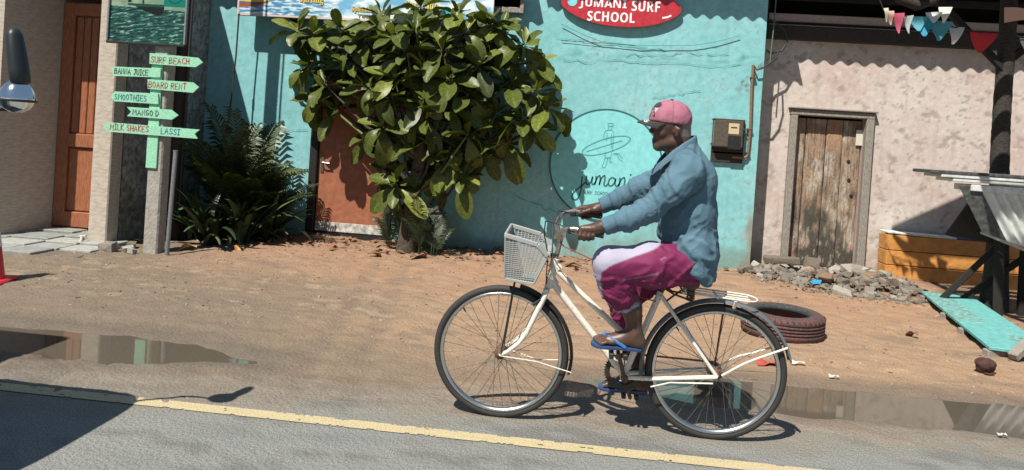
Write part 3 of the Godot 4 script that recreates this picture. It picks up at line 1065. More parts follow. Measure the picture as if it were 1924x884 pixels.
const GLYPHS := {
	"A": [[[0, 0], [0.3, 1], [0.6, 0]], [[0.12, 0.38], [0.48, 0.38]]], "B": [[[0, 0], [0, 1], [0.38, 0.95], [0.45, 0.75], [0.35, 0.55], [0, 0.52]], [[0.35, 0.55], [0.52, 0.3], [0.4, 0.04], [0, 0]]],
	"C": [[[0.5, 0.85], [0.3, 1], [0.08, 0.8], [0.02, 0.45], [0.12, 0.12], [0.32, 0], [0.52, 0.14]]], "D": [[[0, 0], [0, 1], [0.34, 0.9], [0.5, 0.5], [0.34, 0.1], [0, 0]]],
	"E": [[[0.5, 1], [0, 1], [0, 0], [0.5, 0]], [[0, 0.52], [0.4, 0.52]]], "F": [[[0.5, 1], [0, 1], [0, 0]], [[0, 0.52], [0.4, 0.52]]],
	"G": [[[0.5, 0.85], [0.3, 1], [0.06, 0.78], [0.02, 0.4], [0.14, 0.06], [0.36, 0], [0.52, 0.2], [0.52, 0.42], [0.3, 0.42]]], "H": [[[0, 0], [0, 1]], [[0.5, 0], [0.5, 1]], [[0, 0.5], [0.5, 0.5]]],
	"I": [[[0.2, 0], [0.2, 1]], [[0.04, 1], [0.36, 1]], [[0.04, 0], [0.36, 0]]], "J": [[[0.1, 1], [0.5, 1]], [[0.36, 1], [0.36, 0.2], [0.2, 0], [0.02, 0.16]]], "K": [[[0, 0], [0, 1]], [[0.48, 1], [0, 0.42], [0.5, 0]]],
	"L": [[[0, 1], [0, 0], [0.45, 0]]], "M": [[[0, 0], [0.05, 1], [0.32, 0.4], [0.6, 1], [0.65, 0]]], "N": [[[0, 0], [0, 1], [0.5, 0], [0.5, 1]]],
	"O": [[[0.27, 1], [0.05, 0.8], [0.02, 0.35], [0.25, 0], [0.5, 0.25], [0.5, 0.75], [0.27, 1]]], "P": [[[0, 0], [0, 1], [0.4, 0.93], [0.45, 0.65], [0.3, 0.48], [0, 0.46]]],
	"R": [[[0, 0], [0, 1], [0.4, 0.93], [0.45, 0.68], [0.3, 0.5], [0, 0.48]], [[0.2, 0.48], [0.5, 0]]], "S": [[[0.5, 0.86], [0.26, 1], [0.04, 0.8], [0.14, 0.58], [0.42, 0.42], [0.5, 0.2], [0.26, 0], [0, 0.14]]],
	"T": [[[0, 1], [0.56, 1]], [[0.28, 1], [0.28, 0]]], "U": [[[0, 1], [0, 0.25], [0.2, 0], [0.42, 0.1], [0.5, 0.3], [0.5, 1]]]}


func hand_letters(b: MB, text: String, at: Vector2, size: float, w: float, F: Transform3D, lift: float, wobble := 0.08, narrow := 1.0) -> float:
	# brush lettering, each letter a little different
	var x := at.x
	for ch in text:
		if ch == " ":
			x += size * 0.5 * narrow
			continue
		var wide := 0.0
		var up := R(-wobble, wobble) * size
		var turn := R(-wobble, wobble)
		var k := size * (1.0 + R(-wobble, wobble))
		for l in GLYPHS[ch]:
			var pts := []
			for q in l:
				wide = max(wide, q[0])
				pts.append(Vector2(x, at.y + up) + (Vector2(q[0] * narrow, q[1]) * k).rotated(turn))
			b.stroke(pts, w, F, lift)
		x += (wide + 0.24) * size * narrow
	return x


func pink_paint(x: float, y: float) -> Color:
	var n1 := fine.get_noise_2d(x * 0.9 + 70.0, y * 0.9)
	var n2 := fine.get_noise_2d(x * 4.0 + 20.0, y * 4.0)
	var n3 := fine.get_noise_2d(x * 9.0, y * 14.0)
	var c := Color(0.58, 0.495, 0.455)
	c = c.lerp(Color(0.62, 0.56, 0.52), smoothstep(0.0, 0.5, n1 + n2 * 0.3) * 0.7)
	c = c.lerp(Color(0.53, 0.39, 0.35), smoothstep(0.1, 0.5, -n1 + n2 * 0.3) * 0.5)
	c = c.lerp(Color(0.30, 0.25, 0.21), smoothstep(0.34, 0.5, n2 + n3 * 0.5) * 0.6)
	c = c.lerp(Color(0.33, 0.29, 0.23), smoothstep(0.45, 0.0, y + n2 * 0.3) * 0.65)
	var run := fine.get_noise_2d(x * 6.0 + 60.0, y * 0.5)
	c = c.lerp(Color(0.42, 0.34, 0.30), smoothstep(0.2, 0.55, run) * 0.35)
	var chip := fine.get_noise_2d(x * 15.0 + 3.0, y * 15.0)
	c = c.lerp(Color(0.27, 0.22, 0.19), smoothstep(0.54, 0.60, chip + n1 * 0.2) * 0.75)
	c = c.lerp(Color(0.66, 0.63, 0.60), smoothstep(0.50, 0.6, -chip - n1 * 0.2) * 0.6)
	return c


func pink_push(x: float, y: float) -> float:
	return 0.005 * fine.get_noise_2d(x * 1.5 + 8.0, y * 1.5) + 0.0008 * fine.get_noise_2d(x * 8.0, y * 11.0) - 0.002 * smoothstep(0.38, 0.5, fine.get_noise_2d(x * 4.0 + 20.0, y * 4.0) + 0.5 * fine.get_noise_2d(x * 9.0, y * 14.0))


func build_pink_house():
	var h := thing("pink_house", "faded pink house with a weathered plank door in a grey frame", "house", Vector3(4.5, 0, -9.5))
	var o := func(): return at_base(4.5, 0, -9.5)
	var Z := -9.5
	var b: MB = o.call()
	wall(b, 2.024, 5.6, -0.06, 3.04, Z, 0.02, [[2.56, 3.37, -1.0, 1.93]], pink_paint, pink_push)
	wall(b, 5.6, 9.0, -0.06, 3.04, Z, 0.1, [], pink_paint, pink_push)
	b.col = Color(0.5, 0.38, 0.34)
	for x in [2.56, 3.37]: b.quad(Vector3(x, -0.1, Z), Vector3(x, 1.93, Z), Vector3(x, 1.93, Z - 0.2), Vector3(x, -0.1, Z - 0.2))
	b.quad(Vector3(2.56, 1.93, Z), Vector3(3.37, 1.93, Z), Vector3(3.37, 1.93, Z - 0.2), Vector3(2.56, 1.93, Z - 0.2))
	b.box(Vector3(5.5, 3.13, Z - 0.12), Vector3(6.9, 0.10, 0.2), 0.01)
	part("wall", b, M.pink_paint, h)
	b = o.call()
	b.box(Vector3(5.5, 2.1, Z - 1.2), Vector3(6.9, 4.2, 0.1))
	b.box(Vector3(2.1, 3.6, Z - 0.6), Vector3(0.06, 1.2, 1.3))
	part("back_wall", b, M.dark_void, h)
	b = o.call()
	b.box(Vector3(5.5, 2.93, Z + 0.045), Vector3(6.9, 0.17, 0.11), 0.012)
	part("wall_beam", b, M.dark_wood, h)
	for k in 9:
		b = o.call()
		b.beam(Vector3(2.3 + 0.75 * k, 4.05, Z - 1.3), Vector3(2.3 + 0.75 * k, 3.46, Z + 0.42), 0.06, 0.09)
		part("rafter", b, M.black_wood, h)
	b = o.call()
	b.box(Vector3(5.5, 3.36, Z + 0.1), Vector3(6.9, 0.08, 0.08), 0.006)
	part("purlin", b, M.black_wood, h)
	b = o.call()
	corrugated(b, 2.06, 9.0, Vector2(4.2, Z - 1.3), Vector2(3.53, Z + 0.58), 0.19, 0.028)
	part("roof", b, M.roof_sheet, h)
	# door frame and planks
	for s in [[2.515, 0.97, 0.085, 1.92], [3.415, 0.97, 0.095, 1.92], [2.965, 1.965, 1.0, 0.075]]:
		b = o.call()
		b.box(Vector3(s[0], s[1], Z + 0.02), Vector3(s[2], s[3], 0.09), 0.01)
		part("door_frame", b, M.grey_wood, h)
	b = o.call()
	b.box(Vector3(2.965, 2.015, Z + 0.03), Vector3(1.04, 0.02, 0.13), 0.004)
	part("frame_cap", b, M.grey_wood, h)
	b = o.call()
	b.box(Vector3(2.965, 0.95, Z - 0.135), Vector3(0.81, 1.94, 0.02))
	var d := part("door", b, M.dark_void, h)
	var xs := [2.563, 2.70, 2.945, 3.145, 3.367]
	for k in 4:
		b = o.call()
		var x0: float = xs[k] + 0.004
		var x1: float = xs[k + 1] - 0.004
		var zz := Z - 0.075 + R(-0.006, 0.006)
		var foot := 0.04 + R(0.0, 0.05)
		b.sheet(int((x1 - x0) / 0.014), 120, func(u, v):
			var x: float = lerpf(x0, x1, u)
			var y: float = lerpf(foot, 1.9, v)
			var e: float = min(u, 1.0 - u)
			return [Vector3(x + (0.006 * fine.get_noise_2d(k * 9.0, y * 3.0) if e < 0.01 else 0.0), y, zz - 0.012 * smoothstep(0.08, 0.0, e) + 0.004 * fine.get_noise_2d(x * 30.0, y * 3.0)), plank_color(x, y, k)])
		b.col = Color(0.08, 0.06, 0.05)
		b.box(Vector3((x0 + x1) / 2, 0.96, zz - 0.026), Vector3(x1 - x0, 1.86, 0.024))
		part("plank", b, M.door_plank, d)
	b = o.call()
	b.box(Vector3(3.335, 1.70, Z - 0.055), Vector3(0.085, 0.19, 0.004))
	part("paper_notice", b, M.paper, d)
	b = o.call()
	for q in [[3.25, 1.17], [3.29, 0.98], [3.23, 1.4]]: b.lathe([Vector2(0.0, 0.008), Vector2(0.018, 0.006), Vector2(0.022, 0.0)], 8, Transform3D(Basis(Vector3.RIGHT, PI / 2), Vector3(q[0], q[1], Z - 0.071)))
	part("bolt_holes", b, M.dark_void, d)


func plank_color(x: float, y: float, k: int) -> Color:
	var n1 := fine.get_noise_2d(x * 3.0 + k * 7.0, y * 1.6)
	var n2 := fine.get_noise_2d(x * 14.0 + k * 3.0, y * 5.0)
	var n3 := fine.get_noise_2d(x * 40.0, y * 2.0)
	var c := Color(0.30, 0.22, 0.16).lerp(Color(0.34, 0.235, 0.16), 0.5 + 0.5 * sin(k * 2.1))
	c = c.lerp(Color(0.48, 0.43, 0.36), smoothstep(0.0, 0.4, n1 + 0.4 * n2) * 0.8)
	c = c.lerp(Color(0.13, 0.09, 0.065), smoothstep(0.05, 0.4, n3 + 0.5 * n2) * 0.75)
	if k == 2: c = c.lerp(Color(0.48, 0.28, 0.15), smoothstep(1.45, 1.65, y + n2 * 0.2) * 0.5)
	c = c.lerp(Color(0.055, 0.055, 0.045), smoothstep(0.95, 0.2, y + n1 * 0.8 + n2 * 0.4) * 0.92)
	c = c.lerp(Color(0.42, 0.17, 0.095), smoothstep(0.28, 0.42, n1 + n2 * 0.3) * smoothstep(0.45, 0.15, y) * 0.9)
	c = c.lerp(Color(0.40, 0.35, 0.29), smoothstep(0.3, 0.5, n2) * smoothstep(0.9, 0.4, y) * 0.7)
	return c


# ------------------------------------------------------------------ plants
func leaf_mesh(bend: float, fold: float, wavy: float, w := 0.46) -> ArrayMesh:
	# an obovate leaf one unit long on a short stalk, growing along +y, its face along +z
	var b := MB.new()
	b.sheet(4, 7, func(u, v):
		var s: float = u * 2.0 - 1.0
		var half: float = w * 0.5 * pow(sin(PI * pow(clampf(v * 0.93 + 0.035, 0.0, 1.0), 1.35)), 0.75)
		var a: float = bend * v
		var y: float = sin(a) / max(bend, 0.01) if bend > 0.01 else v
		var z: float = -(1.0 - cos(a)) / max(bend, 0.01)
		var lift: float = absf(s) * half * fold + wavy * sin(v * 11.0 + s * 2.0) * absf(s)
		return Vector3(s * half, y - lift * sin(a) * 0.0, z) + Vector3(0, sin(a), cos(a)) * lift)
	return b.mesh()


func leaf_frame(at: Vector3, dir: Vector3, up: Vector3, size: float, roll := 0.0) -> Transform3D:
	var y := dir.normalized()
	var z := (up - y * up.dot(y))
	if z.length() < 0.05: z = Vector3(0, 0, 1) - y * y.z
	z = z.normalized().rotated(y, roll)
	return Transform3D(Basis(y.cross(z), y, z) * size, at)


func build_tree():
	var base := Vector3(-1.98, 0, -8.50)
	var t := thing("almond_tree", "bushy young tree with large glossy leaves before the brown door", "tree", base)
	var trunk := [Vector3(-2.0, -0.05, -8.50), Vector3(-1.99, 0.3, -8.5), Vector3(-1.95, 0.7, -8.48), Vector3(-1.9, 1.1, -8.45), Vector3(-1.88, 1.6, -8.4), Vector3(-1.9, 2.2, -8.38)]
	var b := at_base(base.x, base.y, base.z)
	b.tube(trunk, [0.13, 0.10, 0.085, 0.075, 0.06, 0.035], 10)
	part("trunk", b, M.bark, t)
	var spots := [Vector3(-3.35, 2.47, -8.70), Vector3(-3.56, 2.52, -8.72), Vector3(-3.02, 2.55, -8.70), Vector3(-2.54, 2.76, -8.70), Vector3(-2.03, 2.85, -8.55), Vector3(-1.57, 2.77, -8.46), Vector3(-1.24, 2.69, -8.62), Vector3(-0.79, 2.49, -8.62), Vector3(-0.63, 2.26, -8.63), Vector3(-3.27, 1.71, -8.80), Vector3(-2.94, 1.89, -8.80), Vector3(-2.23, 1.77, -8.25), Vector3(-1.87, 1.76, -8.29), Vector3(-1.53, 1.69, -8.29), Vector3(-2.64, 2.20, -8.80), Vector3(-2.09, 2.26, -8.29), Vector3(-1.69, 2.34, -8.29), Vector3(-1.26, 2.19, -8.29), Vector3(-0.92, 2.00, -8.62), Vector3(-0.64, 1.57, -8.62), Vector3(-1.08, 1.67, -8.62), Vector3(-1.33, 1.40, -8.29), Vector3(-1.71, 1.34, -8.38), Vector3(-2.13, 1.31, -8.46), Vector3(-2.27, 0.90, -8.63), Vector3(-1.96, 0.93, -8.63), Vector3(-1.38, 0.92, -8.38), Vector3(-1.58, 1.11, -8.46), Vector3(-1.21, 1.23, -8.62), Vector3(-0.47, 1.77, -8.62), Vector3(-2.03, 2.55, -8.38), Vector3(-2.72, 2.44, -8.70), Vector3(-1.06, 2.64, -8.63), Vector3(-3.13, 2.20, -8.80), Vector3(-2.05, 0.62, -8.72), Vector3(-2.14, 0.77, -8.38), Vector3(-1.65, 0.89, -8.55), Vector3(-2.34, 1.43, -8.38), Vector3(-1.83, 1.55, -8.29), Vector3(-1.36, 1.85, -8.29), Vector3(-2.22, 1.98, -8.29), Vector3(-1.12, 2.20, -8.62), Vector3(-3.43, 2.09, -8.80), Vector3(-1.57, 2.01, -8.21), Vector3(-0.63, 1.95, -8.62), Vector3(-0.91, 1.34, -8.62), Vector3(-1.46, 2.54, -8.29), Vector3(-2.28, 2.47, -8.38), Vector3(-1.86, 2.06, -8.29), Vector3(-3.05, 1.62, -8.82), Vector3(-2.62, 1.30, -8.86)]
	var outer := spots.size()
	for k in 46:   # inner clusters, nearer the house
		var a := R(0, TAU)
		var r := sqrt(R(0.0, 1.0))
		var y := R(-0.85, 0.95)
		if y < 0.0 and cos(a) < 0.0: continue
		spots.append(Vector3(-1.88 + 1.25 * r * cos(a) * sqrt(1.05 - y * y * 0.8), 1.85 + y * 0.9, -8.62 + 0.22 * r * sin(a)))
	var shapes := [leaf_mesh(0.5, 0.3, 0.02), leaf_mesh(0.9, 0.25, 0.035, 0.52), leaf_mesh(0.25, 0.45, 0.02, 0.40), leaf_mesh(1.4, 0.2, 0.03, 0.48)]
	var count := 0
	var rest := MB.new()
	rest.X = Transform3D(Basis.IDENTITY, -base)
	for i in spots.size():
		var s: Vector3 = spots[i]
		# the branch
		var foot: Vector3 = trunk[1 + int(clampf((s.y - 0.5) / 0.5, 0, 4))]
		if foot.y > s.y - 0.1: foot = trunk[max(1, trunk.find(foot) - 1)]
		var mid := foot.lerp(s, 0.55) + Vector3(0, -0.10, 0)
		b = at_base(base.x, base.y, base.z)
		b.tube([foot, mid, s + Vector3(0, 0.03, 0)], [0.028, 0.018, 0.011], 6)
		part("branch", b, M.bark if i % 3 else M.twig, t)
		var axis := ((s - Vector3(-1.9, 1.5, -8.6)).normalized() * 0.7 + Vector3(0, 0.9, 0.35)).normalized()
		var side := axis.cross(Vector3(0.3, 0.2, 1)).normalized()
		var n := 10 if i < outer else 8
		var low: bool = s.y < 1.45
		for k in n:
			var f := float(k) / n
			var lean := lerpf(1.95, 0.35, f) + R(-0.18, 0.18)   # outer leaves droop, inner ones stand
			var dir := axis.rotated(side, lean).rotated(axis, k * 2.4 + i) + Vector3(R(-0.1, 0.1), R(-0.1, 0.1), R(-0.1, 0.1))
			var size := lerpf(0.41, 0.19, f) * R(0.7, 1.25) * (1.06 if i < outer else 0.95)
			var up := Vector3(R(-0.5, 0.2), 1.0, R(0.1, 0.9))
			if dir.normalized().y < -0.6: up = Vector3(R(-0.4, 0.4), 0.35, 1.0)
			var xf := leaf_frame(s + dir.normalized() * 0.03, dir, up, size, R(-0.35, 0.35))
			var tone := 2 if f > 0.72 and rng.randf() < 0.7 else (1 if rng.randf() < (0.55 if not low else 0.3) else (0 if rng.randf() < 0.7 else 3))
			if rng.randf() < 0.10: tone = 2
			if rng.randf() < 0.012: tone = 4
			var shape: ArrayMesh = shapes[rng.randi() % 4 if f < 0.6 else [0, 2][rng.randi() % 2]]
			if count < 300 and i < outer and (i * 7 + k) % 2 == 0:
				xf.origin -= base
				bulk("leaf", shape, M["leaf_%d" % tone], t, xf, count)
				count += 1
			else:
				var a: Array = shape.surface_get_arrays(0)
				var i0 := rest.v.size()
				var t0 := rest.ix.size()
				var keep := rest.X
				rest.X = keep * xf
				for q in a[Mesh.ARRAY_VERTEX].size(): rest.vert(a[Mesh.ARRAY_VERTEX][q], a[Mesh.ARRAY_TEX_UV][q])
				rest.X = keep
				for q in a[Mesh.ARRAY_INDEX]: rest.ix.append(i0 + q)
				rest.smooth(i0, t0)
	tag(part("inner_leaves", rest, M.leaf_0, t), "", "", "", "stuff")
	# a seedling palm at its foot
	frond_plant("seedling_palm", "small dark palm seedling with fine fronds at the tree's foot", Vector3(-1.72, 0.0, -8.35), 10, 0.5, 0.75, "palm", Vector3.ZERO, [3, 3, 0])
	frond_plant("seedling_palm", "small shaded palm seedling between tree trunk and brown door", Vector3(-2.2, 0.0, -8.62), 8, 0.45, 0.7, "palm", Vector3.ZERO, [3, 3, 0])


func frond_mesh(arch: float, pairs: int, blade: float, wide: float) -> ArrayMesh:
	# a feather frond one unit long: a rib that leaves upwards along y and arches towards +z, with paired leaflets
	var b := MB.new()
	var pts := []
	var p := Vector3.ZERO
	var n := 14
	for i in n + 1:
		pts.append(p)
		var a := arch * pow(float(i) / n, 1.2)
		p += Vector3(0, cos(a), sin(a)) / n
	var rad := []
	for i in n + 1: rad.append(lerpf(0.011, 0.003, float(i) / n))
	b.tube(pts, rad, 5, false)
	for i in pairs:
		var t := 0.16 + 0.84 * float(i) / (pairs - 1)
		var k: float = t * n
		var j: int = min(int(k), n - 1)
		var at: Vector3 = pts[j].lerp(pts[j + 1], k - j)
		var d: Vector3 = (pts[j + 1] - pts[j]).normalized()
		for s in [-1.0, 1.0]:
			var l := blade * (0.35 + 0.65 * sin(PI * pow(t, 0.8))) * R(0.85, 1.12)
			var out := (Vector3(s, 0, 0) * 0.85 + d * (0.45 + 0.4 * t) + Vector3(0, R(-0.12, 0.12), 0)).normalized()
			var mid := at + out * l * 0.55 + Vector3(0, 0.03 * l, 0)
			var tip := at + out * l + Vector3(0, -0.28 * l, 0) + Vector3(R(-0.02, 0.02), 0, R(-0.02, 0.02))
			var w := d * wide * 0.5
			b.quad(at - w * 0.5, mid - w, mid + w, at + w * 0.5)
			b.tri(mid - w, tip, mid + w)
	return b.mesh()


func frond_plant(called: String, label: String, at: Vector3, n: int, s0: float, s1: float, category: String, lean := Vector3.ZERO, shades := [0, 0, 0, 1]):
	var t := thing(called, label, category, at)
	if not M.has("frond_shapes"): M.frond_shapes = [frond_mesh(0.75, 34, 0.26, 0.024), frond_mesh(1.25, 34, 0.27, 0.024), frond_mesh(0.5, 32, 0.24, 0.022), frond_mesh(1.0, 34, 0.24, 0.020)]
	for k in n:
		var a := k * 2.4 + R(-0.3, 0.3)
		var tilt := R(0.0, 0.16) + 0.09 * float(k % 3)
		var B := Basis(Vector3.UP, a) * Basis(Vector3.RIGHT, tilt) * Basis.from_scale(Vector3.ONE * R(s0, s1) * (0.75 if absf(sin(a)) > 0.5 else 1.0))
		if lean != Vector3.ZERO: B = Basis(Vector3(lean.z, 0, -lean.x).normalized(), lean.length()) * B
		bulk("frond", M.frond_shapes[rng.randi() % 4], M["frond_%d" % shades[rng.randi() % shades.size()]], t, Transform3D(B, Vector3(R(-0.12, 0.12), 0.02, R(-0.10, 0.10))), k)


func strap_plant(label: String, at: Vector3, n: int, l0: float, l1: float, away: Vector3, group := ""):
	var t := thing("strap_leaf_plant", label, "plant", at, Vector3.ZERO, group)
	if not M.has("strap_shapes"):
		M.strap_shapes = []
		for k in 4:
			var b := MB.new()
			var arch: float = [1.1, 1.6, 2.1, 0.8][k]
			var pts := []
			var p := Vector3.ZERO
			for i in 9:
				pts.append([p, arch * pow(i / 8.0, 1.3)])
				var a := arch * pow(i / 8.0, 1.3)
				p += Vector3(0, cos(a), sin(a)) / 8.0
			b.sheet(2, 8, func(u, v):
				var q: Array = pts[int(round(v * 8.0))]
				var s: float = u * 2.0 - 1.0
				var half: float = 0.052 * pow(sin(PI * (0.12 + 0.86 * v)), 0.6)
				return q[0] + Vector3(s * half, 0, 0) + Vector3(0, sin(q[1]), -cos(q[1])) * absf(s) * half * -0.4)
			M.strap_shapes.append(b.mesh())
	for k in n:
		var B := Basis(Vector3.UP, k * 2.4 + R(-0.4, 0.4)) * Basis(Vector3.RIGHT, R(0.05, 0.75)) * Basis.from_scale(Vector3(1.0, 1.0, 1.0) * R(l0, l1))
		bulk("blade_leaf", M.strap_shapes[rng.randi() % 4], M.strap_b if rng.randf() < 0.22 else M.strap_a, t, Transform3D(B, Vector3(R(-0.08, 0.08), 0.0, R(-0.08, 0.08)) + away * R(0, 0.1)), k)


func build_palm():
	frond_plant("areca_palm", "clump of feathery palm fronds behind the sign post", Vector3(-4.10, 0.0, -8.42), 48, 1.0, 1.75, "palm", Vector3(0.03, 0, -0.02), [0, 0, 1, 1, 2, 3])
	frond_plant("areca_palm", "feathery palm clump beside the turquoise wall left of the brown door", Vector3(-3.84, 0.0, -8.6), 36, 0.7, 1.3, "palm", Vector3(0.02, 0, -0.02), [0, 3, 3])
	strap_plant("low strap-leaved plant nearest the thin metal post", Vector3(-4.08, 0, -7.85), 30, 0.55, 0.8, Vector3.ZERO)
	strap_plant("middle strap-leaved plant of the bed under the palms", Vector3(-3.84, 0, -8.08), 34, 0.55, 0.9, Vector3.ZERO)
	strap_plant("strap-leaved plant at the right end of the bed by the brown door", Vector3(-3.66, 0, -8.45), 30, 0.5, 0.8, Vector3.ZERO)
	strap_plant("strap-leaved plant at the foot of the grey side wall", Vector3(-4.35, 0, -8.1), 22, 0.55, 0.9, Vector3.ZERO)
	# weeds at the foot of the pillar
	var t := thing("weed", "small green weed between pillar and sign post", "plant", Vector3(-4.62, 0.02, -7.55))
	for k in 12: bulk("leaf", M.strap_shapes[k % 4], M.strap_b, t, Transform3D(Basis(Vector3.UP, k * 2.4) * Basis(Vector3.RIGHT, R(0.2, 0.9)) * Basis.from_scale(Vector3.ONE * R(0.10, 0.22)), Vector3(R(-0.1, 0.1), 0, R(-0.06, 0.06))), k)


# ------------------------------------------------------------------ signs
func lettering(parent: Node, called: String, text: String, font: String, bold: bool, x0: float, x1: float, y0: float, y1: float, z: float, m: Material, depth := 0.004) -> MeshInstance3D:
	# text fitted into a box of the parent's own axes
	var f := SystemFont.new()
	f.font_names = PackedStringArray([font])
	f.font_weight = 700 if bold else 400
	var t := TextMesh.new()
	t.text = text
	t.font = f
	t.font_size = 48
	t.pixel_size = 0.01
	t.depth = 0.1
	var a := t.get_aabb()
	var s := Vector3((x1 - x0) / a.size.x, (y1 - y0) / a.size.y, depth / 0.1)
	return put(called, t, m, parent, Transform3D(Basis.from_scale(s), Vector3(x0 - a.position.x * s.x, y0 - a.position.y * s.y, z + depth * 0.5)))


func build_signpost():
	var P := Vector3(-4.29, 0, -7.21)
	var t := thing("sign_post", "concrete post carrying six pale green hand-lettered arrow boards", "signpost", P)
	var o := func(): return at_base(P.x, P.y, P.z)
	var b: MB = o.call()
	b.box(Vector3(-4.325, 1.45, -7.21), Vector3(0.155, 3.1, 0.155), 0.015)
	part("post", b, M.concrete, t)
	b = o.call()
	b.box(Vector3(-4.352, 1.41, -7.122), Vector3(0.115, 1.10, 0.018), 0.003)
	part("plank", b, M.sign_green, t)
	# outline, text, lettering colour, letter height, start of text
	var boards := [
		[[[-4.426, 2.015], [-3.915, 1.997], [-3.861, 1.955], [-3.93, 1.900], [-4.419, 1.908]], "SURF BEACH", "letter_red", 0.058, [-4.405, 1.925], -0.02, 1.0, 0.0],
		[[[-4.803, 1.862], [-4.300, 1.870], [-4.296, 1.776], [-4.80, 1.768], [-4.815, 1.815]], "BANNA JUICE", "letter_black", 0.054, [-4.785, 1.79], 0.0, 0.85, 0.0],
		[[[-4.430, 1.752], [-3.95, 1.752], [-3.889, 1.705], [-3.945, 1.648], [-4.426, 1.655]], "BOARD RENT", "letter_red", 0.060, [-4.415, 1.672], 0.0, 0.94, 0.0],
		[[[-4.811, 1.560], [-4.775, 1.608], [-4.310, 1.612], [-4.303, 1.508], [-4.775, 1.510]], "SMOOTHIES", "letter_teal", 0.055, [-4.77, 1.53], 0.0, 0.95, 0.0],
		[[[-4.640, 1.462], [-4.16, 1.464], [-4.145, 1.45], [-4.085, 1.412], [-4.15, 1.362], [-4.630, 1.368], [-4.585, 1.415]], "MANGO D", "letter_black", 0.056, [-4.565, 1.387], 0.0, 1.0, 0.0],
		[[[-4.872, 1.245], [-4.835, 1.297], [-3.848, 1.283], [-3.90, 1.238], [-3.868, 1.190], [-4.835, 1.200]], "MILK SHAKES", "letter_red", 0.058, [-4.80, 1.222], 0.0, 0.92, 0.0]]
	for k in boards.size():
		var q: Array = boards[k]
		var poly := PackedVector2Array()
		for p in q[0]: poly.append(Vector2(p[0] + R(-0.003, 0.003), p[1] + R(-0.003, 0.003)))
		b = o.call()
		b.prism(poly, 0.016, Transform3D(Basis.IDENTITY, Vector3(0, 0, -7.108 - 0.0007 * k)))
		var s := part("arrow_board", b, M.sign_green, t)
		tag(s, "green board lettered " + q[1])
		var pen: float = q[4][0]
		for word in q[1].split(" "):
			b = o.call()
			pen = hand_letters(b, word, Vector2(pen, q[4][1]), q[3], 0.0085, Transform3D(Basis.IDENTITY, Vector3(0, 0, -7.0915 - 0.0007 * k)), 0.0015, 0.05, q[6]) + q[3] * 0.4
			part("word", b, M[q[2]], s)
		if k == 5:
			b = o.call()
			hand_letters(b, "LASSI", Vector2(-4.255, 1.215), 0.058, 0.0085, Transform3D(Basis.IDENTITY, Vector3(0, 0, -7.095)), 0.0015, 0.05, 1.0)
			part("word", b, M.letter_blue, s)
	# picture board above
	var g := thing("picture_board", "framed picture of a green boat on rippled sea above the arrow boards", "sign", Vector3(-4.48, 2.10, -7.10))
	b = at_base(-4.48, 2.10, -7.10)
	b.box(Vector3(-4.48, 2.46, -7.118), Vector3(0.84, 0.72, 0.012))
	part("back_panel", b, M.black_paint, g)
	for s in [[-4.48, 2.108, 0.84, 0.022], [-4.48, 2.812, 0.84, 0.022], [-4.892, 2.46, 0.018, 0.682], [-4.068, 2.46, 0.018, 0.682]]:
		b = at_base(-4.48, 2.10, -7.10)
		b.box(Vector3(s[0], s[1], -7.105), Vector3(s[2], s[3], 0.034), 0.003)
		part("frame", b, M.galvanised if s[2] < 0.1 else M.black_paint, g)
	var pm := mat("sea_picture", 1, 1, 1, 0.35)
	pm.albedo_texture = sea_picture()
	b = at_base(-4.48, 2.10, -7.10)
	b.quad(Vector3(-4.883, 2.119, -7.109), Vector3(-4.077, 2.119, -7.109), Vector3(-4.077, 2.80, -7.109), Vector3(-4.883, 2.80, -7.109), true)
	part("picture", b, pm, g)
	# the thin steel post beside it and the tall pole behind
	var s := thing("steel_post", "thin grey steel post leaning beside the concrete sign post", "post", Vector3(-4.113, 0, -7.09))
	b = at_base(-4.113, 0, -7.09)
	b.tube([Vector3(-4.113, -0.05, -7.09), Vector3(-4.085, 1.05, -7.09)], 0.021, 12)
	part("tube", b, M.galvanised, s)
	b = at_base(-4.113, 0, -7.09)
	b.tube([Vector3(-4.0853, 1.045, -7.09), Vector3(-4.085, 1.058, -7.09)], 0.024, 12)
	part("cap", b, M.galvanised, s)
	s = thing("utility_pole", "tall dark pole standing behind the sign post by the palms", "pole", Vector3(-4.60, 0, -8.0))
	b = at_base(-4.60, 0, -8.0)
	b.tube([Vector3(-4.60, -0.05, -8.0), Vector3(-4.59, 2.5, -8.0), Vector3(-4.57, 6.5, -8.0)], [0.085, 0.078, 0.065], 12)
	part("shaft", b, M.dark_wood, s)
	b = at_base(-4.60, 0, -8.0)
	b.tube([Vector3(-4.50, 0.3, -7.95), Vector3(-4.49, 2.5, -7.95), Vector3(-4.48, 6.2, -7.95)], 0.012, 6)
	part("cable", b, M.cable, s)


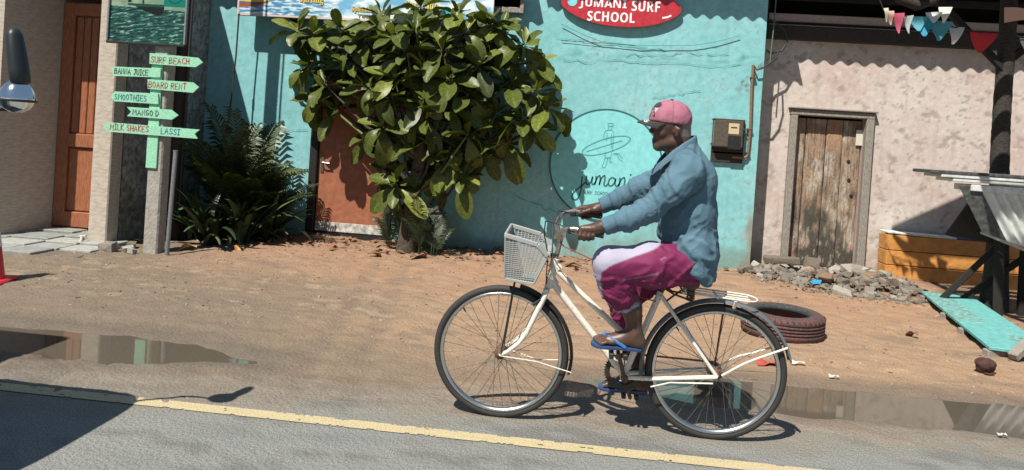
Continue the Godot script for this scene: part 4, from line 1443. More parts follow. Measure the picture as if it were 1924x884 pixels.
func sea_picture() -> Texture2D:
	var w := 320; var h := 272
	var im := Image.create(w, h, true, Image.FORMAT_RGB8)
	var f := FastNoiseLite.new()
	f.frequency = 0.02
	f.fractal_octaves = 4
	for y in h:
		for x in w:
			var u := float(x) / w; var v := float(y) / h
			var c: Color
			if v < 0.47 + 0.04 * u:
				c = Color(0.42, 0.53, 0.45).lerp(Color(0.55, 0.62, 0.52), clampf(0.5 + f.get_noise_2d(x, y) * 1.5 + (0.3 - u) * 0.5, 0, 1))
			else:
				var n := f.get_noise_2d(x * 0.7, y * 4.0 + x * 0.6) + 0.6 * f.get_noise_2d(x * 2.0 + 99, y * 9.0 + x * 1.5)
				c = Color(0.05, 0.22, 0.20).lerp(Color(0.14, 0.36, 0.33), clampf(0.5 + n, 0, 1))
				if n > 0.28: c = c.lerp(Color(0.55, 0.66, 0.62), clampf((n - 0.28) * 3.5, 0, 1))
				if n < -0.2: c = c.lerp(Color(0.06, 0.13, 0.09), 0.7)
			# long green hull
			var hu := (u - 0.23) / 0.48
			if hu > 0 and hu < 1:
				var top := 0.425 + 0.03 * hu
				var low := top + 0.03 + 0.15 * pow(maxf(hu - 0.2, 0.0) / 0.8, 0.8) * pow(1.0 - pow(hu, 6.0), 0.5)
				if v > top - 0.03 * hu and v < low: c = Color(0.03, 0.27, 0.20) if v < top + 0.035 * (1.0 - hu) + 0.01 else Color(0.035, 0.07, 0.055)
			# mast and a figure
			if absf(u - 0.43) < 0.012 and v < 0.43: c = Color(0.13, 0.2, 0.17)
			if absf(u - 0.25 - (0.02 if v < 0.3 else 0.0)) < 0.022 and v < 0.41: c = Color(0.07, 0.13, 0.11)
			# teal square with a ring in the corner
			if u > 0.70 and v < 0.45:
				c = Color(0.0, 0.42, 0.38)
				var d := Vector2((u - 0.845) * 1.18, v - 0.28).length()
				if absf(d - 0.115) < 0.008: c = Color(0.02, 0.25, 0.24)
			im.set_pixel(x, y, c)
	im.generate_mipmaps()
	return ImageTexture.create_from_image(im)


func banner_picture() -> Texture2D:
	var w := 768; var h := 192
	var im := Image.create(w, h, true, Image.FORMAT_RGB8)
	var f := FastNoiseLite.new()
	f.frequency = 0.012
	f.fractal_octaves = 5
	for y in h:
		for x in w:
			var u := float(x) / w; var v := float(y) / h
			var n := f.get_noise_2d(x, y * 1.6)
			var c := Color(0.42, 0.66, 0.80).lerp(Color(0.86, 0.90, 0.91), clampf(0.45 + n * 1.8 + (v - 0.5) * 0.4, 0, 1))
			if u < 0.45 and v > 0.70:   # sea
				var q := f.get_noise_2d(x * 2.0, y * 8.0)
				c = c.lerp(Color(0.24, 0.47, 0.62).lerp(Color(0.8, 0.87, 0.9), clampf(0.4 + q * 2.0, 0, 1)), smoothstep(0.45, 0.30, u) * 0.9)
			# yellow boat with red and blue stripes
			var t := (u - 0.0) / 0.125
			if t > 0 and t < 1:
				var lo := 0.86 - 0.10 * pow(t, 2.5)
				var hi := 0.66 + 0.06 * t
				if v > hi and v < lo:
					var k := (v - hi) / (lo - hi)
					c = Color(0.86, 0.70, 0.18) if k < 0.5 else (Color(0.12, 0.42, 0.60) if k < 0.66 else Color(0.62, 0.28, 0.16))
			if v > 0.965 or u < 0.006: c = Color(0.80, 0.70, 0.68)
			im.set_pixel(x, y, c)
	im.generate_mipmaps()
	return ImageTexture.create_from_image(im)


func build_banner():
	var g := thing("wall_banner", "long printed banner with a yellow boat under the porch eaves", "banner", Vector3(-2.8, 2.71, -8.80))
	var o := func(): return at_base(-2.8, 2.71, -8.80)
	var b: MB = o.call()
	b.box(Vector3(-2.8, 3.07, -8.825), Vector3(3.19, 0.74, 0.03), 0.004)
	part("board", b, M.white_paint, g)
	var pm := mat("banner_print", 1, 1, 1, 0.45)
	pm.albedo_texture = banner_picture()
	b = o.call()
	b.quad(Vector3(-4.39, 2.705, -8.808), Vector3(-1.21, 2.705, -8.808), Vector3(-1.21, 3.435, -8.808), Vector3(-4.39, 3.435, -8.808), true)
	part("print", b, pm, g)
	var yel := mat("banner_yellow", 0.72, 0.50, 0.09, 0.5)
	var dk := mat("banner_shade", 0.10, 0.10, 0.06, 0.5)
	for q in [["Surfing", -3.60, -3.30, 2.872, 2.99], ["Splendid", -2.94, -2.68, 2.80, 2.885], ["Surf Ride", -2.28, -1.88, 2.885, 2.985]]:
		lettering(g, "word_shade", q[0], "Droid Serif", true, q[1] + 2.806, q[2] + 2.806, q[3] - 2.716, q[4] - 2.716, -0.0075, dk, 0.003)
		lettering(g, "word", q[0], "Droid Serif", true, q[1] + 2.8, q[2] + 2.8, q[3] - 2.71, q[4] - 2.71, -0.004, yel, 0.003)
	lettering(g, "phone_word", "Tel : - 94", "Droid Sans", true, -0.06, 0.30, 0.028, 0.066, -0.0075, dk, 0.002)
	b = o.call()
	b.prism(PackedVector2Array(arc(-1.76, 2.88, 0.05, 0.05, 0, TAU - 0.3, 20)), 0.003, Transform3D(Basis.IDENTITY, Vector3(0, 0, -8.8075)))
	part("round_mark", b, mat("banner_teal", 0.02, 0.42, 0.42, 0.5), g)
	for x in [-4.2, -2.8, -1.4]:
		b = o.call()
		b.beam(Vector3(x, 3.3, -8.85), Vector3(x, 3.3, -9.06), 0.03, 0.03)
		part("wall_bracket", b, M.rusty_steel, g)


func build_wall_fixtures():
	# surfboard sign
	var g := thing("surfboard_sign", "red surfboard-shaped sign lettered in white on the turquoise wall", "sign", Vector3(0.30, 2.83, -9.0))
	var o := func(): return at_base(0.30, 2.83, -9.0)
	var poly := PackedVector2Array()
	for i in 64:
		var a := TAU * i / 64.0
		var x := 0.715 * cos(a)
		var y := 0.25 * sin(a) * (1.0 - 0.22 * pow(absf(cos(a)), 3.0))
		poly.append(Vector2(0.295 + x, 3.075 + y - 0.015 * cos(a)))
	var b: MB = o.call()
	b.prism(poly, 0.035, Transform3D(Basis.IDENTITY, Vector3(0, 0, -9.03)))
	var bd := part("board", b, M.red_board, g)
	lettering(g, "word", "JUMANI", "Droid Sans", true, -0.505, 0.065, 0.19, 0.315, 0.005, M.white_letter)
	lettering(g, "word", "SURF", "Droid Sans", true, 0.125, 0.46, 0.19, 0.315, 0.005, M.white_letter)
	lettering(g, "word", "SCHOOL", "Droid Sans", true, -0.395, 0.17, 0.047, 0.165, -0.001 + 0.006, M.white_letter)
	b = o.call()
	b.prism(PackedVector2Array(arc(-0.285, 3.10, 0.058, 0.058, 0, TAU - 0.25, 24)), 0.004, Transform3D(Basis.IDENTITY, Vector3(0, 0, -8.9945)))
	part("round_mark", b, M.mural, g)
	b = o.call()
	b.stroke([Vector2(0.80, 2.955), Vector2(0.85, 2.965), Vector2(0.89, 2.985)], 0.02, Transform3D(Basis.IDENTITY, Vector3(0, 0, -8.9945)), 0.002)
	part("paint_chip", b, M.white_letter, g)
	for x in [0.0, 0.6]:
		b = o.call()
		b.tube([Vector3(x, 3.06, -9.07), Vector3(x, 3.06, -9.02)], 0.012, 8)
		part("fixing", b, M.rusty_steel, g)
	# drooping line and its hanger
	g = thing("drooping_wire", "thin sagging wire strung across the turquoise wall under the surfboard sign", "wire", Vector3(0.5, 2.62, -9.04))
	b = at_base(0.5, 2.62, -9.04)
	b.tube([Vector3(-0.40, 2.83, -9.04), Vector3(-0.136, 2.717, -9.035), Vector3(0.093, 2.642, -9.03), Vector3(0.539, 2.616, -9.03), Vector3(1.164, 2.652, -9.03), Vector3(1.44, 2.71, -9.035), Vector3(1.712, 2.80, -9.04)], 0.0045, 6)
	part("wire", b, M.mural_soft, g)
	b = at_base(0.5, 2.62, -9.04)
	b.tube([Vector3(-0.39, 2.63, -9.05), Vector3(0.09, 2.628, -9.04), Vector3(0.5, 2.612, -9.035)], 0.003, 5)
	part("wire", b, M.rusty_steel, g)
	# electricity meter
	g = thing("electric_meter", "grimy electricity meter box on the turquoise wall right of the rider", "meter", Vector3(1.65, 1.45, -9.06))
	o = func(): return at_base(1.65, 1.45, -9.06)
	b = o.call()
	b.box(Vector3(1.66, 1.60, -9.045), Vector3(0.37, 0.42, 0.035), 0.006)
	b.box(Vector3(1.66, 1.355, -9.045), Vector3(0.37, 0.13, 0.035), 0.006)
	part("back_board", b, M.dark_wood, g)
	b = o.call()
	b.box(Vector3(1.645, 1.632, -8.98), Vector3(0.335, 0.33, 0.11), 0.014)
	part("cover", b, M.meter_cover, g)
	b = o.call()
	b.box(Vector3(1.645, 1.80, -8.985), Vector3(0.35, 0.012, 0.12), 0.004)
	part("lid", b, M.galvanised, g)
	b = o.call()
	b.box(Vector3(1.70, 1.69, -8.9235), Vector3(0.12, 0.125, 0.006), 0.002)
	part("dial_card", b, M.meter_card, g)
	b = o.call()
	b.box(Vector3(1.70, 1.705, -8.919), Vector3(0.07, 0.012, 0.003))
	part("dial_window", b, M.black_paint, g)
	b = o.call()
	b.box(Vector3(1.715, 1.53, -8.922), Vector3(0.15, 0.16, 0.006), 0.003)
	part("terminal_cover", b, M.black_paint, g)
	for p in [[1.47, 1.79], [1.47, 1.50]]:
		b = o.call()
		b.box(Vector3(p[0], p[1], -9.0), Vector3(0.03, 0.02, 0.03), 0.004)
		part("clip", b, M.rusty_steel, g)
	# conduit
	g = thing("conduit", "rusty conduit pipe running down the wall to the meter", "pipe", Vector3(1.9, 1.36, -9.04))
	o = func(): return at_base(1.9, 1.36, -9.04)
	b = o.call()
	b.tube([Vector3(1.892, 2.46, -9.035), Vector3(1.892, 2.19, -9.035), Vector3(1.91, 1.72, -9.035), Vector3(1.902, 1.41, -9.035), Vector3(1.885, 1.37, -9.035), Vector3(1.84, 1.357, -9.035), Vector3(1.72, 1.361, -9.03)], 0.017, 10)
	part("pipe", b, mat("conduit_paint", 0.30, 0.175, 0.09, 0.6, {"tex": M.strong, "scale": 4.0}), g)
	for y in [2.31, 1.70, 1.42]:
		b = o.call()
		b.box(Vector3(1.90, y, -9.04), Vector3(0.07 if y > 1.6 else 0.05, 0.02, 0.045), 0.004)
		part("clamp", b, M.rusty_steel, g)
	b = o.call()
	b.beam(Vector3(1.82, 1.70, -9.03), Vector3(1.9, 1.69, -9.03), 0.012, 0.02)
	part("strut", b, M.galvanised, g)
	# service cable
	g = thing("service_cable", "black cable looping over the corner between turquoise and pink houses", "cable", Vector3(2.1, 2.4, -9.1))
	o = func(): return at_base(2.1, 2.4, -9.1)
	b = o.call()
	b.tube([Vector3(1.892, 2.46, -9.035), Vector3(1.93, 2.40, -9.0), Vector3(2.0, 2.43, -8.99), Vector3(2.09, 2.50, -9.02), Vector3(2.17, 2.56, -9.1), Vector3(2.2, 2.66, -9.2)], 0.011, 6)
	b.tube([Vector3(2.04, 3.05, -9.2), Vector3(2.16, 3.0, -9.2), Vector3(2.27, 2.91, -9.22), Vector3(2.31, 2.79, -9.22), Vector3(2.25, 2.67, -9.22), Vector3(2.12, 2.63, -9.2), Vector3(2.06, 2.66, -9.15)], 0.013, 6)
	part("cable", b, M.cable, g)
	b = o.call()
	b.tube([Vector3(2.13, 3.6, -9.15), Vector3(2.12, 2.9, -9.15), Vector3(2.10, 2.5, -9.12)], 0.008, 6)
	part("cord", b, mat("cord_green", 0.10, 0.16, 0.10, 0.7), g)
	# hanging cords left
	g = thing("hanging_cord", "black cord hanging from the banner's left end", "cable", Vector3(-4.36, 1.4, -8.80))
	b = at_base(-4.36, 1.4, -8.80)
	b.tube([Vector3(-4.36, 2.72, -8.80), Vector3(-4.37, 2.2, -8.81), Vector3(-4.385, 1.75, -8.8), Vector3(-4.40, 1.35, -8.78)], 0.010, 6)
	part("cord", b, M.cable, g)
	b = at_base(-4.36, 1.4, -8.80)
	b.tube([Vector3(-4.38, 2.10, -8.80), Vector3(-4.379, 2.0, -8.80)], 0.016, 8)
	part("joint", b, M.cable, g)


# ------------------------------------------------------------------ roadside counter, box, bunting
func build_stall():
	var g := thing("roadside_counter", "counter clad in white corrugated sheet on dark wooden legs before the pink house", "counter", Vector3(4.3, 0, -7.6))
	var o := func(): return at_base(4.3, 0, -7.6)
	var b: MB
	# top boards, each layer set back from the one above
	for q in [[3.23, 1.373, 0.034, -7.35, 0.40, "dark_sheet"], [3.33, 1.338, 0.032, -7.356, 0.38, "pale_sheet"], [3.44, 1.305, 0.032, -7.364, 0.36, "pale_sheet"], [3.61, 1.256, 0.062, -7.37, 0.34, "pale_sheet"]]:
		b = o.call()
		b.box(Vector3((q[0] + 5.8) / 2, q[1] - q[2] / 2, q[3] - q[4] / 2), Vector3(5.8 - q[0], q[2] - 0.002, q[4]), 0.006)
		part("top_board", b, M[q[5]], g)
	# sloping front: a plain dark end band, then ribbed sheet
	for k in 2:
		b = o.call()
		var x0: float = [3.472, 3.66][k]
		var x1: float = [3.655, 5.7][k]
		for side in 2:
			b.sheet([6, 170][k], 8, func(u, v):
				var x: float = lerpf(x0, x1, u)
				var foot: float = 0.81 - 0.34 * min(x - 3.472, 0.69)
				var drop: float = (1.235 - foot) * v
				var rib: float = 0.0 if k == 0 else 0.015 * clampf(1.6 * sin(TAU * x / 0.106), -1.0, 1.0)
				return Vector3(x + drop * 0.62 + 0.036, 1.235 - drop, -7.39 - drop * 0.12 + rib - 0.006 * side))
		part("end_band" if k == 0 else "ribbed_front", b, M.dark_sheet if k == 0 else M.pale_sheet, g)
	b = o.call()
	b.beam(Vector3(3.81, 0.805, -7.53), Vector3(4.37, 0.616, -7.57), 0.03, 0.03)
	part("lower_trim", b, M.pale_sheet, g)
	b = o.call()
	b.prism(PackedVector2Array([Vector2(3.79, 1.081), Vector2(3.59, 0.736), Vector2(4.14, 0.68), Vector2(4.14, 1.21), Vector2(3.86, 1.21)]), 0.03, Transform3D(Basis.IDENTITY, Vector3(0, 0, -7.78)))
	part("end_panel", b, M.dark_wood, g)
	for q in [[4.05, -7.60, 4.01, 0.08], [4.42, -7.64, 4.42, 0.065], [4.34, -7.75, 4.34, 0.065], [5.1, -7.55, 5.1, 0.08], [5.1, -7.75, 5.1, 0.08]]:
		b = o.call()
		b.beam(Vector3(q[0], -0.02, q[1]), Vector3(q[2], 1.2, q[1] - 0.03), q[3], q[3], 0.008)
		part("leg", b, M.black_wood, g)
	b = o.call()
	b.beam(Vector3(3.62, 0.02, -7.90), Vector3(4.07, 0.68, -7.72), 0.065, 0.055, 0.006)
	part("brace", b, M.black_wood, g)
	b = o.call()
	b.beam(Vector3(3.80, -0.02, -8.0), Vector3(4.37, 0.57, -7.8), 0.075, 0.055, 0.006)
	part("brace", b, M.black_wood, g)
	b = o.call()
	b.beam(Vector3(3.23, 0.03, -5.83), Vector3(4.1, 0.62, -6.3), 0.075, 0.06, 0.008)
	part("prop", b, M.grey_wood, g)
	# the post and the roof it carries
	g = thing("canopy", "slatted canopy on a rough dark trunk post with bracing arms", "canopy", Vector3(4.16, 0, -7.95))
	o = func(): return at_base(4.16, 0, -7.95)
	b = o.call()
	var pts := []
	var rad := []
	for i in 90:
		var t := i / 89.0
		pts.append(Vector3(lerpf(4.19, 4.10, t) + 0.010 * sin(t * 9.0), lerpf(-0.05, 3.52, t), -7.95))
		rad.append(lerpf(0.092, 0.076, t) + 0.05 * pow(1.0 - t, 6.0) + R(-0.003, 0.003))
	b.tube(pts, rad, 14)
	part("post", b, M.pole_bark, g)
	for q in [[Vector3(4.10, 2.42, -7.92), Vector3(3.13, 3.24, -7.72)], [Vector3(4.14, 2.50, -7.94), Vector3(5.0, 3.30, -7.9)]]:
		b = o.call()
		b.beam(q[0], q[1], 0.055, 0.07, 0.006)
		part("arm", b, M.black_wood, g)
	b = o.call()
	b.tube([Vector3(5.3, -0.05, -4.7), Vector3(5.3, 3.5, -4.7)], 0.08, 12)
	part("post", b, M.pole_bark, g)
	for x in [3.0, 4.5, 6.0]:
		b = o.call()
		b.beam(Vector3(x, 3.42, -7.8), Vector3(x, 3.42, -4.3), 0.06, 0.10)
		part("rafter", b, M.black_wood, g)
	b = o.call()
	b.prism(PackedVector2Array([Vector2(2.78, 7.70), Vector2(2.84, 7.25), Vector2(6.6, 7.25), Vector2(6.6, 8.6), Vector2(3.76, 7.98)]), 0.05, Transform3D(Basis(Vector3.RIGHT, Vector3(0, 0, -1), Vector3.UP), Vector3(0, 3.50, 0)))
	part("thatch", b, M.thatch, g)
	for k in 13:
		b = o.call()
		b.box(Vector3(4.82 + R(-0.05, 0.05), 3.5, -7.1 + 0.235 * k + R(-0.02, 0.02)), Vector3(3.65, 0.03, 0.12), 0.004)
		part("slat", b, M.thatch, g)
	b = o.call()
	b.tube([Vector3(2.80, 3.14, -7.6), Vector3(2.93, 3.01, -7.6), Vector3(3.10, 2.955, -7.6), Vector3(3.25, 3.01, -7.6), Vector3(3.37, 3.14, -7.6)], [0.02, 0.045, 0.055, 0.045, 0.02], 9)
	part("rolled_awning", b, M.thatch, g)
	# orange box
	g = thing("orange_box", "long orange wooden box with grey lid against the pink wall", "box", Vector3(4.5, 0, -9.3))
	o = func(): return at_base(4.5, 0, -9.3)
	for k in 3:
		b = o.call()
		b.box(Vector3(4.5, [0.115, 0.298, 0.478][k], -9.215 + R(-0.002, 0.002)), Vector3(1.78, [0.19, 0.172, 0.184][k] - 0.005, 0.03), 0.006)
		part("front_board", b, M.orange_box, g)
		b = o.call()
		b.box(Vector3(3.625, [0.115, 0.298, 0.478][k], -9.345), Vector3(0.03, [0.19, 0.172, 0.184][k] - 0.005, 0.226), 0.006)
		part("end_board", b, M.orange_box, g)
	b = o.call()
	b.box(Vector3(4.0, 0.585, -9.33), Vector3(0.78, 0.022, 0.27), 0.005, Basis(Vector3.BACK, -0.02))
	part("lid", b, M.pale_sheet, g)
	b = o.call()
	b.box(Vector3(4.83, 0.577, -9.33), Vector3(0.85, 0.02, 0.26), 0.005)
	part("tarpaulin", b, M.navy_plastic, g)
	b = o.call()
	b.box(Vector3(4.52, 0.29, -9.36), Vector3(1.7, 0.55, 0.2))
	part("inside", b, M.dark_void, g)
	# bunting
	g = thing("bunting", "string of faded triangular pennants tied to the canopy post", "bunting", Vector3(3.48, 2.77, -7.6))
	o = func(): return at_base(3.48, 2.77, -7.6)
	var line := [Vector3(2.702, 3.093, -7.603), Vector3(2.794, 2.891, -7.603), Vector3(2.931, 2.850, -7.603), Vector3(3.160, 2.832, -7.603), Vector3(3.435, 2.763, -7.603), Vector3(3.710, 2.722, -7.621), Vector3(4.049, 2.694, -7.832), Vector3(4.351, 2.717, -7.786), Vector3(4.946, 2.956, -7.694)]
	b = o.call()
	b.tube(line, 0.006, 5)
	part("string", b, M.cable, g)
	# along the string: place, width, drop, twist, colour
	for q in [[Vector3(2.803, 2.910, -7.594), 0.05, 0.13, 0.9, 0], [Vector3(2.840, 2.882, -7.584), 0.07, 0.13, 0.4, 1], [Vector3(2.922, 2.864, -7.584), 0.10, 0.19, 0.5, 2], [Vector3(3.023, 2.846, -7.594), 0.10, 0.17, 1.0, 3], [Vector3(3.114, 2.841, -7.575), 0.17, 0.14, 0.1, 5], [Vector3(3.179, 2.823, -7.584), 0.19, 0.17, 0.3, 4], [Vector3(3.325, 2.804, -7.575), 0.22, 0.19, 0.2, 5], [Vector3(3.252, 2.891, -7.557), 0.15, 0.11, 0.6, 3], [Vector3(3.353, 2.946, -7.557), 0.12, 0.16, 0.3, 0], [Vector3(3.481, 2.763, -7.594), 0.14, 0.17, 0.2, 6], [Vector3(3.746, 2.727, -7.649), 0.26, 0.19, 0.0, 7], [Vector3(4.232, 2.727, -7.804), 0.10, 0.2, 0.3, 0], [Vector3(4.534, 2.772, -7.749), 0.22, 0.2, 0.1, 2]]:
		b = o.call()
		var at: Vector3 = q[0]
		var w: float = q[1]
		var dr: float = q[2]
		var tw: float = q[3]
		b.sheet(6, 8, func(u, v):
			var s: float = (u - 0.5) * w * (1.0 - 0.86 * pow(v, 1.3))
			var turn: float = tw + 0.5 * v * sin(at.x * 9.0)
			return at + Vector3(s * cos(turn) + 0.03 * v * sin(at.x * 5.0), -dr * v, s * sin(turn) + 0.02 * sin(v * 4.0 + at.x * 7.0)))
		part("pennant", b, M["flag_%d" % q[4]], g)
	b = o.call()
	b.sheet(8, 6, func(u, v): return Vector3(3.99 + 0.28 * u, 3.01 - (0.155 - 0.06 * u) * v, -7.78 + 0.03 * sin(u * 5.0) + 0.02 * v))
	part("cloth", b, M.flag_1, g)


# ------------------------------------------------------------------ three wheeler
func build_rickshaw():
	var g := thing("three_wheeler", "dark three wheeler at left whose chrome-tipped mirror and shadow are seen", "three wheeler", Vector3(-3.8, 0, -2.4))
	var o := func(): return at_base(-3.8, 0, -2.4)
	var b: MB = o.call()
	var hull := [[-3.68, 1.0], [-2.66, 1.0], [-2.57, 0.985], [-2.51, 0.95], [-2.47, 0.89], [-2.448, 0.80], [-2.44, 0.66], [-2.437, 0.3], [-2.437, 0.0]]
	b.sheet(48, hull.size() - 1, func(u, v):
		var q: Array = hull[int(round(v * (hull.size() - 1)))]
		var a: float = TAU * u
		var cy: float = signf(sin(a)) * pow(absf(sin(a)), 0.42)
		var cz: float = signf(cos(a)) * pow(absf(cos(a)), 0.42)
		return Vector3(q[0], 0.80 + 0.49 * cy * q[1], -2.27 + 0.52 * cz * q[1]))
	part("nose", b, M.rick_body, g)
	b = o.call()
	b.sheet(1, 1, func(u, v): return Vector3(lerpf(-3.05, -3.62, v), lerpf(1.28, 1.74, v), lerpf(-1.86, -2.9, u)))
	var pane := mat("windscreen_glass", 0.8, 0.85, 0.85, 0.02)
	pane.transparency = BaseMaterial3D.TRANSPARENCY_ALPHA
	pane.albedo_color.a = 0.08
	part("windscreen", b, pane, g)
	b = o.call()
	b.box(Vector3(-4.45, 0.72, -2.42), Vector3(1.75, 0.85, 1.36), 0.1)
	part("body", b, M.rick_body, g)
	b = o.call()
	b.box(Vector3(-4.45, 1.775, -2.44), Vector3(1.56, 0.07, 1.48), 0.03)
	part("roof", b, M.rick_roof, g)
	for q in [[-3.75, -1.8], [-3.75, -3.0], [-5.15, -1.8], [-5.15, -3.0]]:
		b = o.call()
		b.beam(Vector3(q[0] + 0.1 * float(q[0] > -4), 1.1, q[1]), Vector3(q[0] - 0.1 * float(q[0] > -4), 1.76, q[1]), 0.045, 0.045, 0.01)
		part("pillar", b, M.rick_body, g)
	for q in [[-2.95, -2.27], [-4.75, -1.78], [-4.75, -3.02]]:
		b = o.call()
		var prof := []
		for k in 17: prof.append(Vector2(0.17 + 0.06 * cos(TAU * k / 16.0), 0.05 * sin(TAU * k / 16.0)))
		b.lathe(prof, 24, Transform3D(Basis(Vector3.RIGHT, PI / 2), Vector3(q[0], 0.23, q[1])))
		b.lathe([Vector2(0.0, 0.02), Vector2(0.15, 0.02), Vector2(0.15, -0.02), Vector2(0.0, -0.02)], 24, Transform3D(Basis(Vector3.RIGHT, PI / 2), Vector3(q[0], 0.23, q[1])))
		part("wheel", b, M.tyre, g)
	b = o.call()
	b.lathe([Vector2(0.0, 0.06), Vector2(0.05, 0.05), Vector2(0.085, 0.0), Vector2(0.085, -0.05)], 24, Transform3D(Basis(Vector3.BACK, -PI / 2), Vector3(-2.47, 0.9, -2.27)))
	part("headlight", b, M.chrome, g)
	# mirror on its arm
	b = o.call()
	b.tube([Vector3(-2.62, 1.20, -2.45), Vector3(-2.50, 1.33, -2.58), Vector3(-2.34, 1.372, -2.66), Vector3(-2.2, 1.375, -2.67)], 0.011, 8)
	part("mirror_arm", b, M.mirror_shell, g)
	b = o.call()
	b.lathe([Vector2(0.0, 1.488), Vector2(0.026, 1.482), Vector2(0.044, 1.466), Vector2(0.056, 1.445), Vector2(0.064, 1.418), Vector2(0.066, 1.41), Vector2(0.062, 1.405), Vector2(0.056, 1.39), Vector2(0.045, 1.375), Vector2(0.02, 1.362), Vector2(0.0, 1.36)], 28, Transform3D(Basis.IDENTITY, Vector3(-2.195, 0, -2.67)))
	var dome := part("mirror_base", b, M.chrome, g)
	b = o.call()
	b.lathe([Vector2(0.0655, 1.412), Vector2(0.068, 1.408), Vector2(0.0655, 1.402)], 28, Transform3D(Basis.IDENTITY, Vector3(-2.195, 0, -2.67)))
	part("rubber_rim", b, M.mirror_shell, dome)
	b = o.call()
	b.lathe([Vector2(0.0, 1.47), Vector2(0.030, 1.475), Vector2(0.032, 1.52), Vector2(0.030, 1.60), Vector2(0.026, 1.66), Vector2(0.018, 1.682), Vector2(0.0, 1.685)], 20, Transform3D(Basis(Vector3.BACK, 0.2) * Basis.from_scale(Vector3(1, 1, 1.3)), Vector3(-2.19 + 0.30, 0.03, -2.67)))
	part("mirror_head", b, M.mirror_shell, g)


# ------------------------------------------------------------------ things on the ground
func stone_mesh(seed_: int) -> ArrayMesh:
	# a broken chunk about one unit across
	var q := RandomNumberGenerator.new()
	q.seed = seed_
	var b := MB.new()
	var p := []
	for k in 8: p.append(Vector3(0.5 if k & 1 else -0.5, 0.5 if k & 2 else -0.5, 0.5 if k & 4 else -0.5) * Vector3(q.randf_range(0.55, 1.0), q.randf_range(0.6, 1.0), q.randf_range(0.55, 1.0)))
	var f := [[0, 1, 3, 2], [4, 5, 7, 6], [0, 1, 5, 4], [2, 3, 7, 6], [0, 2, 6, 4], [1, 3, 7, 5]]
	for s in f:
		var m: Vector3 = (p[s[0]] + p[s[1]] + p[s[2]] + p[s[3]]) * 0.25
		m *= q.randf_range(1.0, 1.22)
		for i in 4: b.tri_out(p[s[i]], p[s[(i + 1) % 4]], m, Vector3.ZERO)
	return b.mesh()


